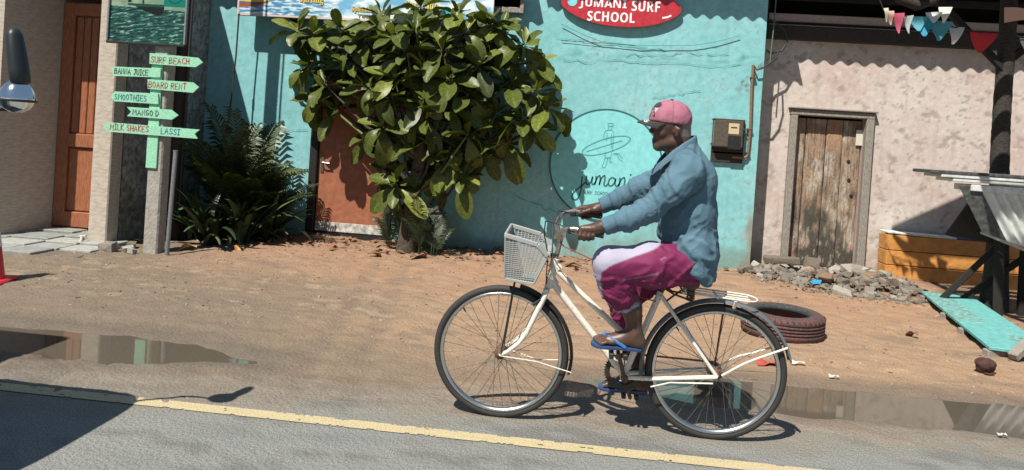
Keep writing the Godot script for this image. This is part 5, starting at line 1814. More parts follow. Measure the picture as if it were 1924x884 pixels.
func build_small_things():
	var b: MB
	# rubble
	var g := thing("rubble_heap", "heap of broken masonry before the weathered plank door", "rubble", Vector3(2.8, 0, -8.5))
	var kinds := []
	for k in 9: kinds.append(stone_mesh(40 + k))
	var tones := ["stone_a", "stone_b", "stone_a", "stone_c", "stone_b", "stone_d"]
	var gravel := MB.new()
	var n := 0
	for k in 620:
		var x := R(2.05, 3.72)
		var z := R(-9.42, -7.75)
		# the heap leans on the wall and thins out towards the street and the left
		var front := lerpf(-8.62, -7.95, clampf((x - 2.05) / 0.8, 0, 1)) if x < 3.2 else -7.95 + (x - 3.2) * 0.4
		var d := (front + R(-0.12, 0.12)) - z
		if d < 0.0: continue
		if x > 3.52 and z < -8.95: continue
		var h := 0.075 * smoothstep(0.0, 0.75, d) * (0.55 + 0.45 * sin(x * 4.0 + 1.0)) + ground_height(x, z)
		var big: float = pow(rng.randf(), 3.0)
		var s := lerpf(0.034, 0.15, big)
		var xf := Transform3D(Basis.from_euler(Vector3(R(-0.5, 0.5), R(0, TAU), R(-0.5, 0.5))) * Basis.from_scale(Vector3(s * R(0.9, 1.8), s * R(0.35, 0.65), s * R(0.8, 1.3))), Vector3(x - 2.8, h + s * 0.16, z + 8.5))
		if s > 0.042 and n < 290:
			bulk("stone", kinds[rng.randi() % 9], M[tones[rng.randi() % 6]], g, xf, n)
			n += 1
		else:
			gravel.X = xf
			gravel.box(Vector3.ZERO, Vector3.ONE)
	gravel.X = Transform3D.IDENTITY
	for k in 700:
		var x := R(1.9, 3.75)
		var z := R(-9.3, -7.7)
		if z > lerpf(-8.5, -7.8, clampf((x - 1.9) / 0.9, 0, 1)) + 0.06: continue
		var s := R(0.008, 0.028)
		gravel.box(Vector3(x - 2.8, ground_height(x, z) + 0.06 * rng.randf() * smoothstep(-7.8, -8.3, z) + s * 0.2, z + 8.5), Vector3(s * R(0.8, 1.6), s * 0.6, s), 0.0, Basis(Vector3.UP, R(0, 3)))
	tag(part("gravel", gravel, M.stone_a, g), "", "", "", "stuff")
	for q in [[2.42, 0.17, -9.2, 0.5, 0.09, 0.16, "stone_b"], [2.78, 0.16, -9.25, 0.34, 0.10, 0.2, "stone_b"], [3.22, 0.14, -9.12, 0.24, 0.12, 0.2, "stone_c"], [2.1, 0.06, -8.98, 0.16, 0.11, 0.14, "stone_b"], [3.50, 0.09, -8.98, 0.26, 0.16, 0.2, "stone_c"], [2.73, 0.10, -8.55, 0.30, 0.07, 0.16, "stone_d"]]:
		put("slab", kinds[int(q[3] * 37) % 9], M[q[6]], g, Transform3D(Basis.from_euler(Vector3(0.1, q[0] * 5.0, 0.08)) * Basis.from_scale(Vector3(q[3], q[4], q[5])), Vector3(q[0] - 2.8, q[1], q[2] + 8.5)))
	b = at_base(2.8, 0, -8.5)
	b.prism(PackedVector2Array([Vector2(-0.075, 0.0), Vector2(-0.04, -0.03), Vector2(0.05, -0.025), Vector2(0.075, 0.012), Vector2(0.0, 0.02)]), 0.012, Transform3D(Basis.from_euler(Vector3(-0.5, 0.3, 0.05)), Vector3(2.56, 0.075, -8.34)))
	part("blue_scrap", b, M.blue_plastic, g)
	var m := 0
	for q in [[1.96, -8.95, 0.14], [1.88, -8.86, 0.10], [2.18, -8.72, 0.09], [1.72, -8.95, 0.07]]:
		var s := put("rock", kinds[m], M.stone_b, null, Transform3D(Basis.from_euler(Vector3(0.1, m, 0.2)) * Basis.from_scale(Vector3(q[2], q[2] * 0.6, q[2] * 0.8)), Vector3(q[0], 0.05 + q[2] * 0.15, q[1])))
		tag(s, ["largest grey rock at the corner of the turquoise house", "rock just left of the corner of the turquoise wall", "small rock on the sand left of the rubble heap", "smallest rock along the foot of the turquoise wall"][m], "rock")
		m += 1
	m = 0
	for q in [[-4.68, -7.02, 0.19, "stone_a"], [-4.50, -7.05, 0.12, "stone_c"], [-4.6, -7.25, 0.13, "stone_b"], [-4.42, -6.98, 0.10, "stone_c"]]:
		var s := put("rock", kinds[m + 4], M[q[3]], null, Transform3D(Basis.from_euler(Vector3(0.1, m, 0.1)) * Basis.from_scale(Vector3(q[2], q[2] * 0.55, q[2] * 0.8)), Vector3(q[0], 0.02 + q[2] * 0.15, q[1])))
		tag(s, ["big pale rock in front of the beige pillar", "white-topped rock between pillar and concrete post", "darker rock behind the others by the beige pillar", "small white rock touching the concrete post's foot"][m], "rock")
		m += 1
	# painted tyre
	g = thing("old_tyre", "worn car tyre painted dull red lying on the sand", "tyre", Vector3(1.62, 0, -6.02))
	b = MB.new()
	var prof := []
	for q in [[0.185, 0.035], [0.20, 0.012], [0.25, 0.002], [0.285, 0.008], [0.308, 0.024], [0.311, 0.045]]: prof.append(Vector2(q[0], q[1]))
	for k in 4:
		var y := 0.058 + 0.024 * k
		for q in [[0.313, y - 0.008], [0.313, y + 0.004], [0.303, y + 0.006], [0.303, y + 0.011]]: prof.append(Vector2(q[0], q[1]))
	for q in [[0.311, 0.15], [0.308, 0.168], [0.290, 0.186], [0.25, 0.196], [0.215, 0.192], [0.196, 0.180], [0.188, 0.160], [0.205, 0.145], [0.25, 0.12], [0.255, 0.06], [0.21, 0.04]]: prof.append(Vector2(q[0], q[1]))
	b.lathe(prof, 56, Transform3D(Basis(Vector3.RIGHT, 0.03), Vector3(0, 0.0, 0)), true)
	for i in b.v.size():
		var r := Vector2(b.v[i].x, b.v[i].z).length()
		var nn := fine.get_noise_2d(b.v[i].x * 4.0, b.v[i].z * 4.0 + b.v[i].y * 9.0)
		var c := Color(1, 1, 1).lerp(Color(0.75, 1.5, 1.5), smoothstep(0.0, 0.5, nn + 0.2))
		if r < 0.235: c = c.lerp(Color(0.35, 0.9, 1.0), smoothstep(0.235, 0.205, r))
		b.c[i] = c
	part("tyre_wall", b, M.old_tyre, g)
	b = MB.new()
	for k in 44:
		var a := TAU * k / 44.0
		b.box(Vector3(cos(a) * 0.312, 0.165, sin(a) * 0.312), Vector3(0.008, 0.016, 0.012), 0.0, Basis(Vector3.UP, -a))
	part("shoulder_lugs", b, M.old_tyre, g)
	# coconut husk
	g = thing("coconut_husk", "dark brown coconut husk lying alone on the sand at right", "husk", Vector3(2.83, 0.0, -5.41))
	var bd := Body.new(Vector3(-0.1, -0.03, -0.1), Vector3(0.1, 0.15, 0.1), 0.006)
	bd.limb(Vector3(-0.012, 0.055, 0), Vector3(0.012, 0.057, 0), 0.056, 0.05, 0.01)
	b = MB.new()
	bd.mesh_into(b, null, func(p, _n): return 0.004 * sin(atan2(p.y - 0.055, p.z) * 3.0) + 0.004 * fine.get_noise_2d(p.x * 20.0, p.y * 20.0 + p.z * 9.0))
	part("shell", b, M.husk, g)
	b = MB.new()
	b.tube([Vector3(-0.03, 0.012, 0.045), Vector3(0.0, 0.008, 0.055), Vector3(0.035, 0.016, 0.045)], 0.008, 6)
	part("fibre", b, M.husk, g)
	# turquoise boards on blocks
	g = thing("plank_ramp", "turquoise painted boards propped low on blocks at right", "boards", Vector3(3.6, 0, -7.1))
	var A := Vector3(3.57, 0.085, -8.12); var C := Vector3(3.10, 0.06, -5.86)
	var across := Vector3(0.50, 0.0, -0.10)
	m = 0
	for q in [[0.0, 0.50, 0.0, 0.60], [0.0, 0.50, 0.605, 1.0], [0.52, 1.0, 0.0, 0.78], [0.52, 1.0, 0.785, 1.0]]:
		b = at_base(3.6, 0, -7.1)
		var p0: Vector3 = A.lerp(C, q[2]) + across * q[0]; var p1: Vector3 = A.lerp(C, q[3]) + across * q[0]
		var wd: float = (across * (q[1] - q[0])).length()
		var mid: Vector3 = (p0 + p1) * 0.5 + across * (q[1] - q[0]) * 0.5 + Vector3(0, R(-0.003, 0.003), 0)
		var zz := (p1 - p0).normalized()
		var xx := (across - zz * across.dot(zz)).normalized()
		b.box(mid, Vector3(wd - 0.010, 0.026, (p1 - p0).length() - 0.006), 0.004, Basis(xx, zz.cross(xx), zz))
		part("board", b, M.teal_board if m % 3 else M.teal_board_worn, g)
		m += 1
	for t in [0.04, 0.4, 0.66, 0.96]:
		b = at_base(3.6, 0, -7.1)
		var p: Vector3 = A.lerp(C, t)
		b.box(p + across * 0.5 + Vector3(0, -0.042, 0), Vector3(0.56, 0.055, 0.07), 0.008, Basis(Vector3.UP, 0.2))
		part("cross_block", b, M.grey_wood, g)
	# traffic cone
	g = thing("traffic_cone", "red traffic cone with white band at the left edge", "traffic cone", Vector3(-4.59, 0, -5.38))
	b = MB.new()
	b.box(Vector3(0, 0.018, 0), Vector3(0.33, 0.03, 0.33), 0.012, Basis(Vector3.UP, 0.25))
	part("base_plate", b, M.cone_red, g)
	b = MB.new()
	b.lathe([Vector2(0.125, 0.03), Vector2(0.12, 0.045), Vector2(0.088, 0.28), Vector2(0.0885, 0.281), Vector2(0.026, 0.70), Vector2(0.018, 0.705), Vector2(0.0, 0.705)], 28)
	part("body", b, M.cone_red, g)
	b = MB.new()
	b.lathe([Vector2(0.0895, 0.285), Vector2(0.0725, 0.40)], 28)
	part("band", b, M.cone_white, g)
	# litter and fallen leaves
	var leaf := leaf_mesh(1.3, 0.5, 0.05, 0.5)
	m = 0
	var said := ["curled brown leaf on the open sand right of the tyre", "yellow leaf lying before the palms by the steel post", "smaller yellow leaf in front of the palm bed", "large dry leaf at the foot of the tree", "dry leaf by the turquoise wall behind the handlebar", "dry leaf lower down behind the rider's knee", "dark leaf on the sand before the brown door", "dry leaf beside the tree's shadow under the emblem"]
	for q in [[2.74, -6.25, 0.15, "dry_leaf"], [-4.0, -7.46, 0.22, "yellow_leaf"], [-3.71, -7.71, 0.15, "yellow_leaf"], [-1.83, -7.97, 0.30, "dry_leaf"], [0.02, -8.37, 0.22, "dry_leaf"], [0.25, -8.5, 0.2, "dry_leaf"], [-2.29, -7.91, 0.2, "dry_leaf"], [-0.5, -8.5, 0.2, "dry_leaf"]]:
		var s := put("fallen_leaf", leaf, M[q[3]], null, Transform3D(Basis.from_euler(Vector3(-1.35, m * 1.9, 0.15)) * Basis.from_scale(Vector3.ONE * q[2]), Vector3(q[0], ground_height(q[0], q[1]) + 0.03, q[1])))
		tag(s, said[m], "leaf", "fallen leaves")
		m += 1
	said = ["white scrap right of the rear wheel", "red scrap lying behind the rear wheel", "pale scrap at the puddle's far rim", "white scrap seen through the bicycle frame", "white scrap on mud at the right edge of the road"]
	m = 0
	for q in [[1.5, -5.13, 0.06, "paper"], [1.30, -5.1, 0.10, "red_scrap"], [1.66, -4.9, 0.04, "paper"], [0.27, -5.23, 0.09, "paper"], [2.26, -4.12, 0.03, "paper"]]:
		b = MB.new()
		b.sheet(4, 4, func(u, v): return Vector3((u - 0.5) * q[2] * 1.5, 0.012 + 0.018 * sin(u * 5.0 + q[0]) * cos(v * 4.0) * (q[2] / 0.09), (v - 0.5) * q[2] + 0.01 * sin(u * 9.0)))
		var s := part("litter", b, M[q[3]])
		s.position = Vector3(q[0], ground_height(q[0], q[1]) + 0.006, q[1])
		tag(s, said[m], "litter", "scraps of litter")
		m += 1
	# loose pebbles, leaf crumbs and twigs over the sand
	var crumbs := MB.new()
	for k in 2600:
		var x := R(-5.0, 4.2)
		var z := -4.7 - 4.3 * pow(rng.randf(), 0.8)
		if puddle(x, z) > -0.08: continue
		var s := R(0.003, 0.009) * (1.8 if rng.randf() < 0.05 else 1.0)
		crumbs.col = [Color(0.42, 0.36, 0.28), Color(0.22, 0.13, 0.09), Color(0.30, 0.24, 0.18), Color(0.12, 0.09, 0.07)][rng.randi() % 4]
		crumbs.box(Vector3(x, ground_height(x, z) + s * 0.25, z), Vector3(s * R(0.8, 3.5), s * 0.7, s), 0.0, Basis(Vector3.UP, R(0, 3)))
	tag(part("pebbles", crumbs, mat("pebble", 1, 1, 1, 0.95, {"vc": true})), "", "", "", "stuff")
	crumbs = MB.new()
	for k in 420:
		var x := R(-4.2, 1.2)
		var z := -8.98 + 0.9 * pow(rng.randf(), 1.6)
		var s := R(0.03, 0.10)
		crumbs.X = Transform3D(Basis.from_euler(Vector3(-1.3 + R(-0.3, 0.3), R(0, TAU), R(-0.4, 0.4))) * Basis.from_scale(Vector3.ONE * s), Vector3(x, ground_height(x, z) + 0.012, z))
		crumbs.quad(Vector3(-0.25, 0, 0), Vector3(0.25, 0, 0.05), Vector3(0.22, 0.6, 0.16), Vector3(-0.2, 0.6, 0.08))
		crumbs.tri(Vector3(-0.2, 0.6, 0.08), Vector3(0.22, 0.6, 0.16), Vector3(0.02, 1.0, 0.0))
	tag(part("leaf_litter", crumbs, M.dry_leaf), "", "", "", "stuff")


# ------------------------------------------------------------------ bicycle
const BIKE_AT := Vector3(0.17, 0, -3.677)
const LEAN := 0.0698


func bk() -> MB:
	return at_base(0.17, 0, 0)


func rods(g: Node, called: String, m: Material, list: Array, r: float, sides := 10):
	for q in list:
		var b := bk()
		b.tube(q, r, sides)
		part(called, b, m, g)


func mudguard_shape(cx: float, cy: float, r: float, a0: float, a1: float, w: float) -> MB:
	var b := bk()
	for side in 2:
		b.sheet(40, 6, func(u, v):
			var a: float = lerpf(a0, a1, u)
			var s: float = v * 2.0 - 1.0
			var rr: float = r - 0.014 * s * s - 0.0015 * side
			return Vector3(cx + cos(a) * rr, cy + sin(a) * rr, s * w * 0.5))
	return b


func make_wheel(g: Node, called: String, x: float) -> Node3D:
	var y := 0.336
	var b := bk()
	var prof := []
	for k in 14: prof.append(Vector2(0.3175 + 0.018 * cos(TAU * k / 14.0), 0.0185 * sin(TAU * k / 14.0)))
	var turn := Transform3D(Basis(Vector3.RIGHT, PI / 2), Vector3(x, y, 0))
	b.lathe(prof, 90, turn, true)
	var w := part(called, b, M.tyre, g)
	b = bk()
	b.lathe([Vector2(0.304, 0.015), Vector2(0.304, -0.015), Vector2(0.297, -0.016), Vector2(0.287, -0.010), Vector2(0.284, 0.0), Vector2(0.287, 0.010), Vector2(0.297, 0.016)], 90, turn, true)
	part("rim", b, M.rim, w)
	b = bk()
	b.lathe([Vector2(0.0, 0.06), Vector2(0.012, 0.06), Vector2(0.012, 0.036), Vector2(0.028, 0.034), Vector2(0.028, 0.028), Vector2(0.016, 0.026), Vector2(0.016, -0.026), Vector2(0.028, -0.028), Vector2(0.028, -0.034), Vector2(0.012, -0.036), Vector2(0.012, -0.06), Vector2(0.0, -0.06)], 20, turn)
	part("hub", b, M.rust, w)
	# spokes: four kinds (side and slant), nine of each
	var n := 0
	for kind in 4:
		var side := 1.0 if kind % 2 == 0 else -1.0
		var slant := 1.0 if kind < 2 else -1.0
		var s := MB.new()
		var a0 := slant * 1.15
		s.tube([Vector3(cos(a0) * 0.026, sin(a0) * 0.026, side * 0.031), Vector3(0.288, 0, side * 0.004)], 0.0014, 5, false)
		var me := s.mesh()
		for k in 9:
			bulk("spoke", me, M.spoke, w, Transform3D(Basis(Vector3.BACK, TAU * (k + kind * 0.25) / 9.0 + 0.09), Vector3(x - 0.17, y, 0)), n)
			n += 1
	b = bk()
	b.tube([Vector3(x - 0.20, y + 0.205, 0), Vector3(x - 0.187, y + 0.186, 0)], 0.004, 6)
	part("valve", b, M.black_plastic, w)
	return w


func build_bicycle():
	var g := thing("bicycle", "white step-through bicycle with pale front basket and rear rack", "bicycle", BIKE_AT, Vector3(LEAN, 0, 0))
	var b: MB
	make_wheel(g, "front_wheel", -0.352)
	make_wheel(g, "rear_wheel", 0.688)
	# frame
	var BB := Vector3(0.257, 0.278, 0)
	var HUB := Vector3(0.688, 0.332, 0)
	b = bk()
	b.tube([Vector3(-0.112, 0.825, 0), Vector3(-0.137, 0.680, 0)], 0.021, 14)
	b.tube([Vector3(-0.118, 0.778, 0), Vector3(0.305, 0.428, 0)], 0.0145, 14)
	b.tube([Vector3(-0.128, 0.715, 0), Vector3(0.10, 0.458, 0), BB], 0.0165, 14)
	b.tube([BB, Vector3(0.402, 0.705, 0)], 0.0155, 14)
	for s in [-1.0, 1.0]:
		b.tube([Vector3(0.402, 0.69, 0.02 * s), Vector3(0.55, 0.506, 0.052 * s), HUB + Vector3(0, 0, 0.056 * s)], 0.0085, 10)
		b.tube([BB + Vector3(0.02, 0, 0.03 * s), Vector3(0.40, 0.290, 0.046 * s), HUB + Vector3(0, 0, 0.056 * s)], 0.0105, 10)
	b.tube([BB + Vector3(0, 0, -0.035), BB + Vector3(0, 0, 0.035)], 0.022, 14)
	b.tube([Vector3(-0.109, 0.795, 0), Vector3(-0.09, 0.775, 0)], 0.019, 12)
	b.tube([Vector3(-0.125, 0.722, 0), Vector3(-0.105, 0.695, 0)], 0.021, 12)
	part("frame", b, M.frame_white, g)
	b = bk()
	for s in [-1.0, 1.0]:
		b.tube([Vector3(-0.142, 0.672, 0.028 * s), Vector3(-0.152, 0.645, 0.043 * s), Vector3(-0.182, 0.57, 0.046 * s), Vector3(-0.228, 0.455, 0.048 * s), Vector3(-0.262, 0.405, 0.05 * s), Vector3(-0.31, 0.36, 0.052 * s), Vector3(-0.352, 0.336, 0.055 * s)], [0.014, 0.014, 0.0135, 0.012, 0.011, 0.010, 0.009], 12)
	b.tube([Vector3(-0.146, 0.662, -0.045), Vector3(-0.146, 0.662, 0.045)], 0.016, 12)
	part("fork", b, M.frame_white, g)
	# mudguards and stays
	part("rear_mudguard", mudguard_shape(0.688, 0.336, 0.362, 0.24, 3.35, 0.058), M.mudguard, g)
	part("front_mudguard", mudguard_shape(-0.352, 0.336, 0.357, -0.22, 1.35, 0.058), M.black_plastic, g)
	for s in [-1.0, 1.0]:
		rods(g, "mudguard_stay", M.frame_white, [[HUB + Vector3(0.02, 0.01, 0.06 * s), Vector3(0.80, 0.405, 0.055 * s), Vector3(0.86, 0.43, 0.04 * s), Vector3(1.005, 0.495, 0.03 * s)]], 0.0055, 8)
		rods(g, "mudguard_stay", M.frame_white, [[Vector3(-0.345, 0.335, 0.06 * s), Vector3(-0.17, 0.307 + 0.012 * s, 0.045 * s), Vector3(0.0, 0.276 + 0.02 * (1.0 - s), 0.032 * s)]], 0.003, 6)
	# rack
	b = bk()
	for z in [-0.062, 0.062]:
		b.tube([Vector3(0.50, 0.726, z), Vector3(0.80, 0.710, z)], 0.0042, 8)
	for z in [-0.022, 0.022]:
		b.tube([Vector3(0.50, 0.724, z), Vector3(0.815, 0.708, z)], 0.0035, 6)
	var loop := []
	for k in 9:
		var a := -PI / 2 + PI * k / 8.0
		loop.append(Vector3(0.80 + 0.055 * cos(a), 0.7097 - 0.003 * cos(a), 0.062 * sin(a)))
	b.tube(loop, 0.0042, 8)
	b.tube([Vector3(0.50, 0.724, -0.064), Vector3(0.50, 0.724, 0.064)], 0.005, 8)
	b.tube([Vector3(0.66, 0.714, -0.062), Vector3(0.66, 0.714, 0.062)], 0.005, 8)
	part("rack", b, M.frame_white, g)
	rods(g, "rack_leg", M.frame_white, [[Vector3(0.742, 0.708, 0.06), Vector3(0.742, 0.668, 0.04)]], 0.009, 8)
	rods(g, "rack_leg", M.rust, [[Vector3(0.72, 0.706, -0.06), Vector3(0.695, 0.35, -0.06)], [Vector3(0.50, 0.722, 0.0), Vector3(0.43, 0.66, 0.0)]], 0.005, 8)
	# saddle
	var bd := Body.new(Vector3(0.28, 0.70, -0.16), Vector3(0.66, 0.86, 0.16), 0.01)
	bd.limb(Vector3(0.35, 0.772, 0), Vector3(0.47, 0.768, 0), 0.022, 0.035, 0.03, Vector3(1, 1.3, 1))
	bd.limb(Vector3(0.53, 0.772, -0.06), Vector3(0.53, 0.772, 0.06), 0.045, 0.045, 0.05, Vector3(1, 1.5, 1))
	b = bk()
	bd.mesh_into(b)
	part("saddle", b, M.saddle, g)
	b = bk()
	for z in [-0.06, 0.06]:
		var coil := []
		for k in 40: coil.append(Vector3(0.535 + 0.018 * cos(k * 0.95), 0.690 + 0.0016 * k, z + 0.018 * sin(k * 0.95)))
		b.tube(coil, 0.004, 5)
		b.tube([Vector3(0.545, 0.688, z), Vector3(0.46, 0.705, z * 0.4), Vector3(0.37, 0.752, z * 0.3)], 0.005, 6)
	b.tube([Vector3(0.545, 0.688, -0.06), Vector3(0.545, 0.688, 0.06)], 0.005, 6)
	b.tube([Vector3(0.402, 0.70, 0), Vector3(0.425, 0.765, 0)], 0.012, 10)
	part("saddle_springs", b, M.rust, g)
	# drive
	b = bk()
	b.lathe([Vector2(0.068, 0.003), Vector2(0.092, 0.003), Vector2(0.092, -0.003), Vector2(0.068, -0.003)], 44, Transform3D(Basis(Vector3.RIGHT, PI / 2), BB + Vector3(0, 0, -0.045)), true)
	for k in 44: b.box(BB + Vector3(cos(TAU * k / 44) * 0.094, sin(TAU * k / 44) * 0.094, -0.045), Vector3(0.006, 0.005, 0.003), 0.0, Basis(Vector3.BACK, TAU * k / 44))
	for k in 5: b.beam(BB + Vector3(0, 0, -0.045), BB + Vector3(cos(TAU * k / 5 + 0.3) * 0.072, sin(TAU * k / 5 + 0.3) * 0.072, -0.045), 0.014, 0.005)
	part("chainring", b, M.black_plastic, g)
	b = bk()
	b.beam(BB + Vector3(0.01, 0.093, -0.045), HUB + Vector3(0, 0.036, -0.045), 0.006, 0.008)
	b.beam(BB + Vector3(0.01, -0.093, -0.045), HUB + Vector3(0, -0.036, -0.045), 0.006, 0.008)
	b.lathe([Vector2(0.0, 0.004), Vector2(0.037, 0.004), Vector2(0.037, -0.004), Vector2(0.0, -0.004)], 18, Transform3D(Basis(Vector3.RIGHT, PI / 2), HUB + Vector3(0, 0, -0.045)))
	part("chain", b, M.rust, g)
	for s in [1.0, -1.0]:
		b = bk()
		var e := Vector3(0.213, 0.425, 0.078) if s > 0 else Vector3(0.302, 0.131, -0.078)
		b.beam(BB + Vector3(0, 0, 0.05 * s), e, 0.011, 0.021, 0.004)
		b.tube([BB + Vector3(0, 0, 0.03 * s), BB + Vector3(0, 0, 0.062 * s)], 0.017, 12)
		var cr := part("crank", b, M.rust, g)
		b = bk()
		b.tube([e, e + Vector3(0, 0, 0.10 * s)], 0.007, 8)
		b.box(e + Vector3(-0.032, 0, 0.055 * s), Vector3(0.022, 0.026, 0.085), 0.004)
		b.box(e + Vector3(0.032, 0, 0.055 * s), Vector3(0.022, 0.026, 0.085), 0.004)
		part("pedal", b, M.black_plastic, cr)
	# kick stand folded back
	rods(g, "kick_stand", M.frame_white, [[HUB + Vector3(-0.02, -0.03, 0.066), Vector3(0.47, 0.288, 0.07), Vector3(0.38, 0.262, 0.08)]], 0.004, 8)
	# stem, bar, levers, cables
	b = bk()
	b.tube([Vector3(-0.112, 0.82, 0), Vector3(-0.088, 0.945, 0)], 0.012, 12)
	b.tube([Vector3(-0.088, 0.945, -0.03), Vector3(-0.088, 0.945, 0.03)], 0.018, 12)
	part("stem", b, M.bar_chrome, g)
	b = bk()
	var bar := []
	for q in [[0.085, 1.008, 0.255], [-0.03, 1.022, 0.245], [-0.075, 1.012, 0.225], [-0.105, 0.985, 0.19], [-0.113, 0.955, 0.13], [-0.103, 0.945, 0.07]]: bar.append(Vector3(q[0], q[1], q[2]))
	var far := bar.map(func(p): return Vector3(p.x - 0.012, p.y + 0.003, -p.z))
	far.reverse()
	b.tube(bar + [Vector3(-0.088, 0.945, 0.0)] + far, 0.011, 12)
	part("handlebar", b, M.bar_chrome, g)
	for s in [1.0, -1.0]:
		rods(g, "grip", M.grip, [[Vector3(-0.012, 1.020, 0.247 * s), Vector3(0.105, 1.006, 0.257 * s)]], 0.0165, 12)
		b = bk()
		b.beam(Vector3(-0.055, 1.006, 0.238 * s), Vector3(0.05, 0.985, 0.285 * s), 0.012, 0.006, 0.002)
		b.box(Vector3(-0.045, 1.012, 0.238 * s), Vector3(0.03, 0.03, 0.022), 0.006)
		part("brake_lever", b, M.black_plastic, g)
	rods(g, "brake_cable", M.cable, [[Vector3(-0.04, 1.012, 0.24), Vector3(-0.11, 1.035, 0.21), Vector3(-0.165, 1.03, 0.15), Vector3(-0.172, 0.96, 0.08), Vector3(-0.15, 0.85, 0.03), Vector3(-0.15, 0.70, 0.02)], [Vector3(-0.05, 1.015, -0.24), Vector3(-0.12, 1.03, -0.18), Vector3(-0.14, 0.97, -0.08), Vector3(-0.13, 0.86, -0.02), Vector3(-0.14, 0.72, -0.02)]], 0.0032, 6)
	rods(g, "brake_cable", M.cable_red, [[Vector3(-0.10, 0.915, 0.02), Vector3(-0.075, 0.895, 0.035), Vector3(0.07, 0.845, 0.06), Vector3(0.2, 0.70, 0.03), Vector3(0.38, 0.66, 0.02)]], 0.003, 6)
	b = bk()
	b.box(Vector3(-0.165, 0.612, 0.0), Vector3(0.02, 0.03, 0.10), 0.004)
	b.tube([Vector3(-0.17, 0.63, 0.05), Vector3(-0.205, 0.60, 0.052)], 0.008, 8)
	part("brake_calliper", b, M.black_plastic, g)
	build_basket(g)


func build_basket(g: Node):
	# outline of a side: front top, back top, back shoulder, back bottom, front bottom
	var side := [Vector2(-0.350, 0.945), Vector2(-0.196, 0.912), Vector2(-0.146, 0.858), Vector2(-0.205, 0.716), Vector2(-0.345, 0.730)]
	var half := func(y): return lerpf(0.095, 0.132, clampf((y - 0.72) / 0.21, 0, 1))
	var b := bk()
	var rim := []
	for k in [0, 1, 2]: rim.append(Vector3(side[k].x, side[k].y, half.call(side[k].y)))
	var back := rim.duplicate()
	back.reverse()
	rim = rim + back.map(func(p): return Vector3(p.x, p.y, -p.z))
	rim.append(rim[0])
	for i in rim.size() - 1: b.beam(rim[i], rim[i + 1], 0.012, 0.022, 0.003, Vector3.UP if i != 2 else Vector3.RIGHT)
	var basket := part("basket", b, M.basket_plastic, g)
	b = bk()
	# sides
	var span_at := func(y: float):
		var lo := lerpf(side[4].x, side[0].x, clampf((y - side[4].y) / (side[0].y - side[4].y), 0, 1))
		var hi: float
		if y < 0.858: hi = lerpf(side[3].x, side[2].x, clampf((y - 0.716) / 0.142, 0, 1))
		elif y < 0.912: hi = lerpf(side[2].x, side[1].x, (y - 0.858) / 0.054)
		else: hi = lerpf(side[1].x, side[0].x, (y - 0.912) / 0.033)
		return [lo, hi]
	for s in [-1.0, 1.0]:
		b = bk()
		for k in 19:
			var y := 0.738 + 0.0098 * k
			var q: Array = span_at.call(y)
			b.beam(Vector3(q[0], y, half.call(y) * s), Vector3(q[1], y - 0.004, half.call(y) * s), 0.004, 0.0042, 0.0, Vector3.UP)
		for k in 12:
			var x0 := lerpf(-0.343, -0.207, k / 11.0)
			var x1 := lerpf(-0.349, -0.146, k / 11.0)
			var y1: float = 0.945 - (x1 + 0.35) * 0.214
			if x1 > -0.196: y1 = 0.912 - (x1 + 0.196) * 1.08
			b.beam(Vector3(x0, 0.722, 0.095 * s), Vector3(x1, y1, half.call(y1) * s), 0.005, 0.004, 0.0, Vector3.RIGHT)
		b.beam(Vector3(-0.345, 0.728, 0.096 * s), Vector3(-0.205, 0.715, 0.096 * s), 0.010, 0.014, 0.002)
		b.beam(Vector3(-0.345, 0.728, 0.096 * s), Vector3(-0.350, 0.945, 0.132 * s), 0.009, 0.009, 0.002)
		b.beam(Vector3(-0.205, 0.715, 0.096 * s), Vector3(-0.146, 0.858, 0.12 * s), 0.009, 0.009, 0.002)
		part("side_lattice", b, M.basket_plastic, basket)
	b = bk()
	for e in [[-0.345, 0.730, -0.350, 0.945, 19], [-0.205, 0.716, -0.146, 0.858, 13]]:
		for k in e[4]:
			var t: float = (k + 0.5) / float(e[4])
			var x := lerpf(e[0], e[2], t); var y := lerpf(e[1], e[3], t)
			var w: float = half.call(y)
			b.beam(Vector3(x, y, -w), Vector3(x, y, w), 0.004, 0.0042)
		for k in 15:
			var t := k / 14.0 * 2.0 - 1.0
			b.beam(Vector3(e[0], e[1], 0.095 * t), Vector3(e[2], e[3], half.call(e[3]) * t), 0.005, 0.004, 0.0, Vector3.BACK)
	for k in 9: b.beam(Vector3(-0.345 + 0.0165 * k, 0.729 - 0.0016 * k, -0.095), Vector3(-0.345 + 0.0165 * k, 0.729 - 0.0016 * k, 0.095), 0.005, 0.004)
	for k in 9: b.beam(Vector3(-0.345, 0.729, -0.09 + 0.0225 * k), Vector3(-0.206, 0.716, -0.09 + 0.0225 * k), 0.005, 0.004)
	part("end_lattice", b, M.basket_plastic, basket)
	b = bk()
	b.tube([Vector3(-0.30, 0.725, 0.03), Vector3(-0.345, 0.345, 0.062)], 0.004, 6)
	b.tube([Vector3(-0.30, 0.725, -0.03), Vector3(-0.345, 0.345, -0.062)], 0.004, 6)
	b.beam(Vector3(-0.16, 0.84, 0), Vector3(-0.10, 0.845, 0), 0.03, 0.008)
	part("basket_bracket", b, M.black_plastic, g)


# ------------------------------------------------------------------ the rider
func crease(p: Vector3, along: Vector3, across_f: float, along_f: float, seed_: float) -> float:
	# sharp ridges that run along a direction
	var a := p.dot(along)
	var q := (p - along * a) * across_f + along * a * along_f + Vector3(seed_, 0, 0)
	return pow(maxf(1.0 - 2.2 * absf(soft.get_noise_3d(q.x, q.y, q.z)), 0.0), 2.0)


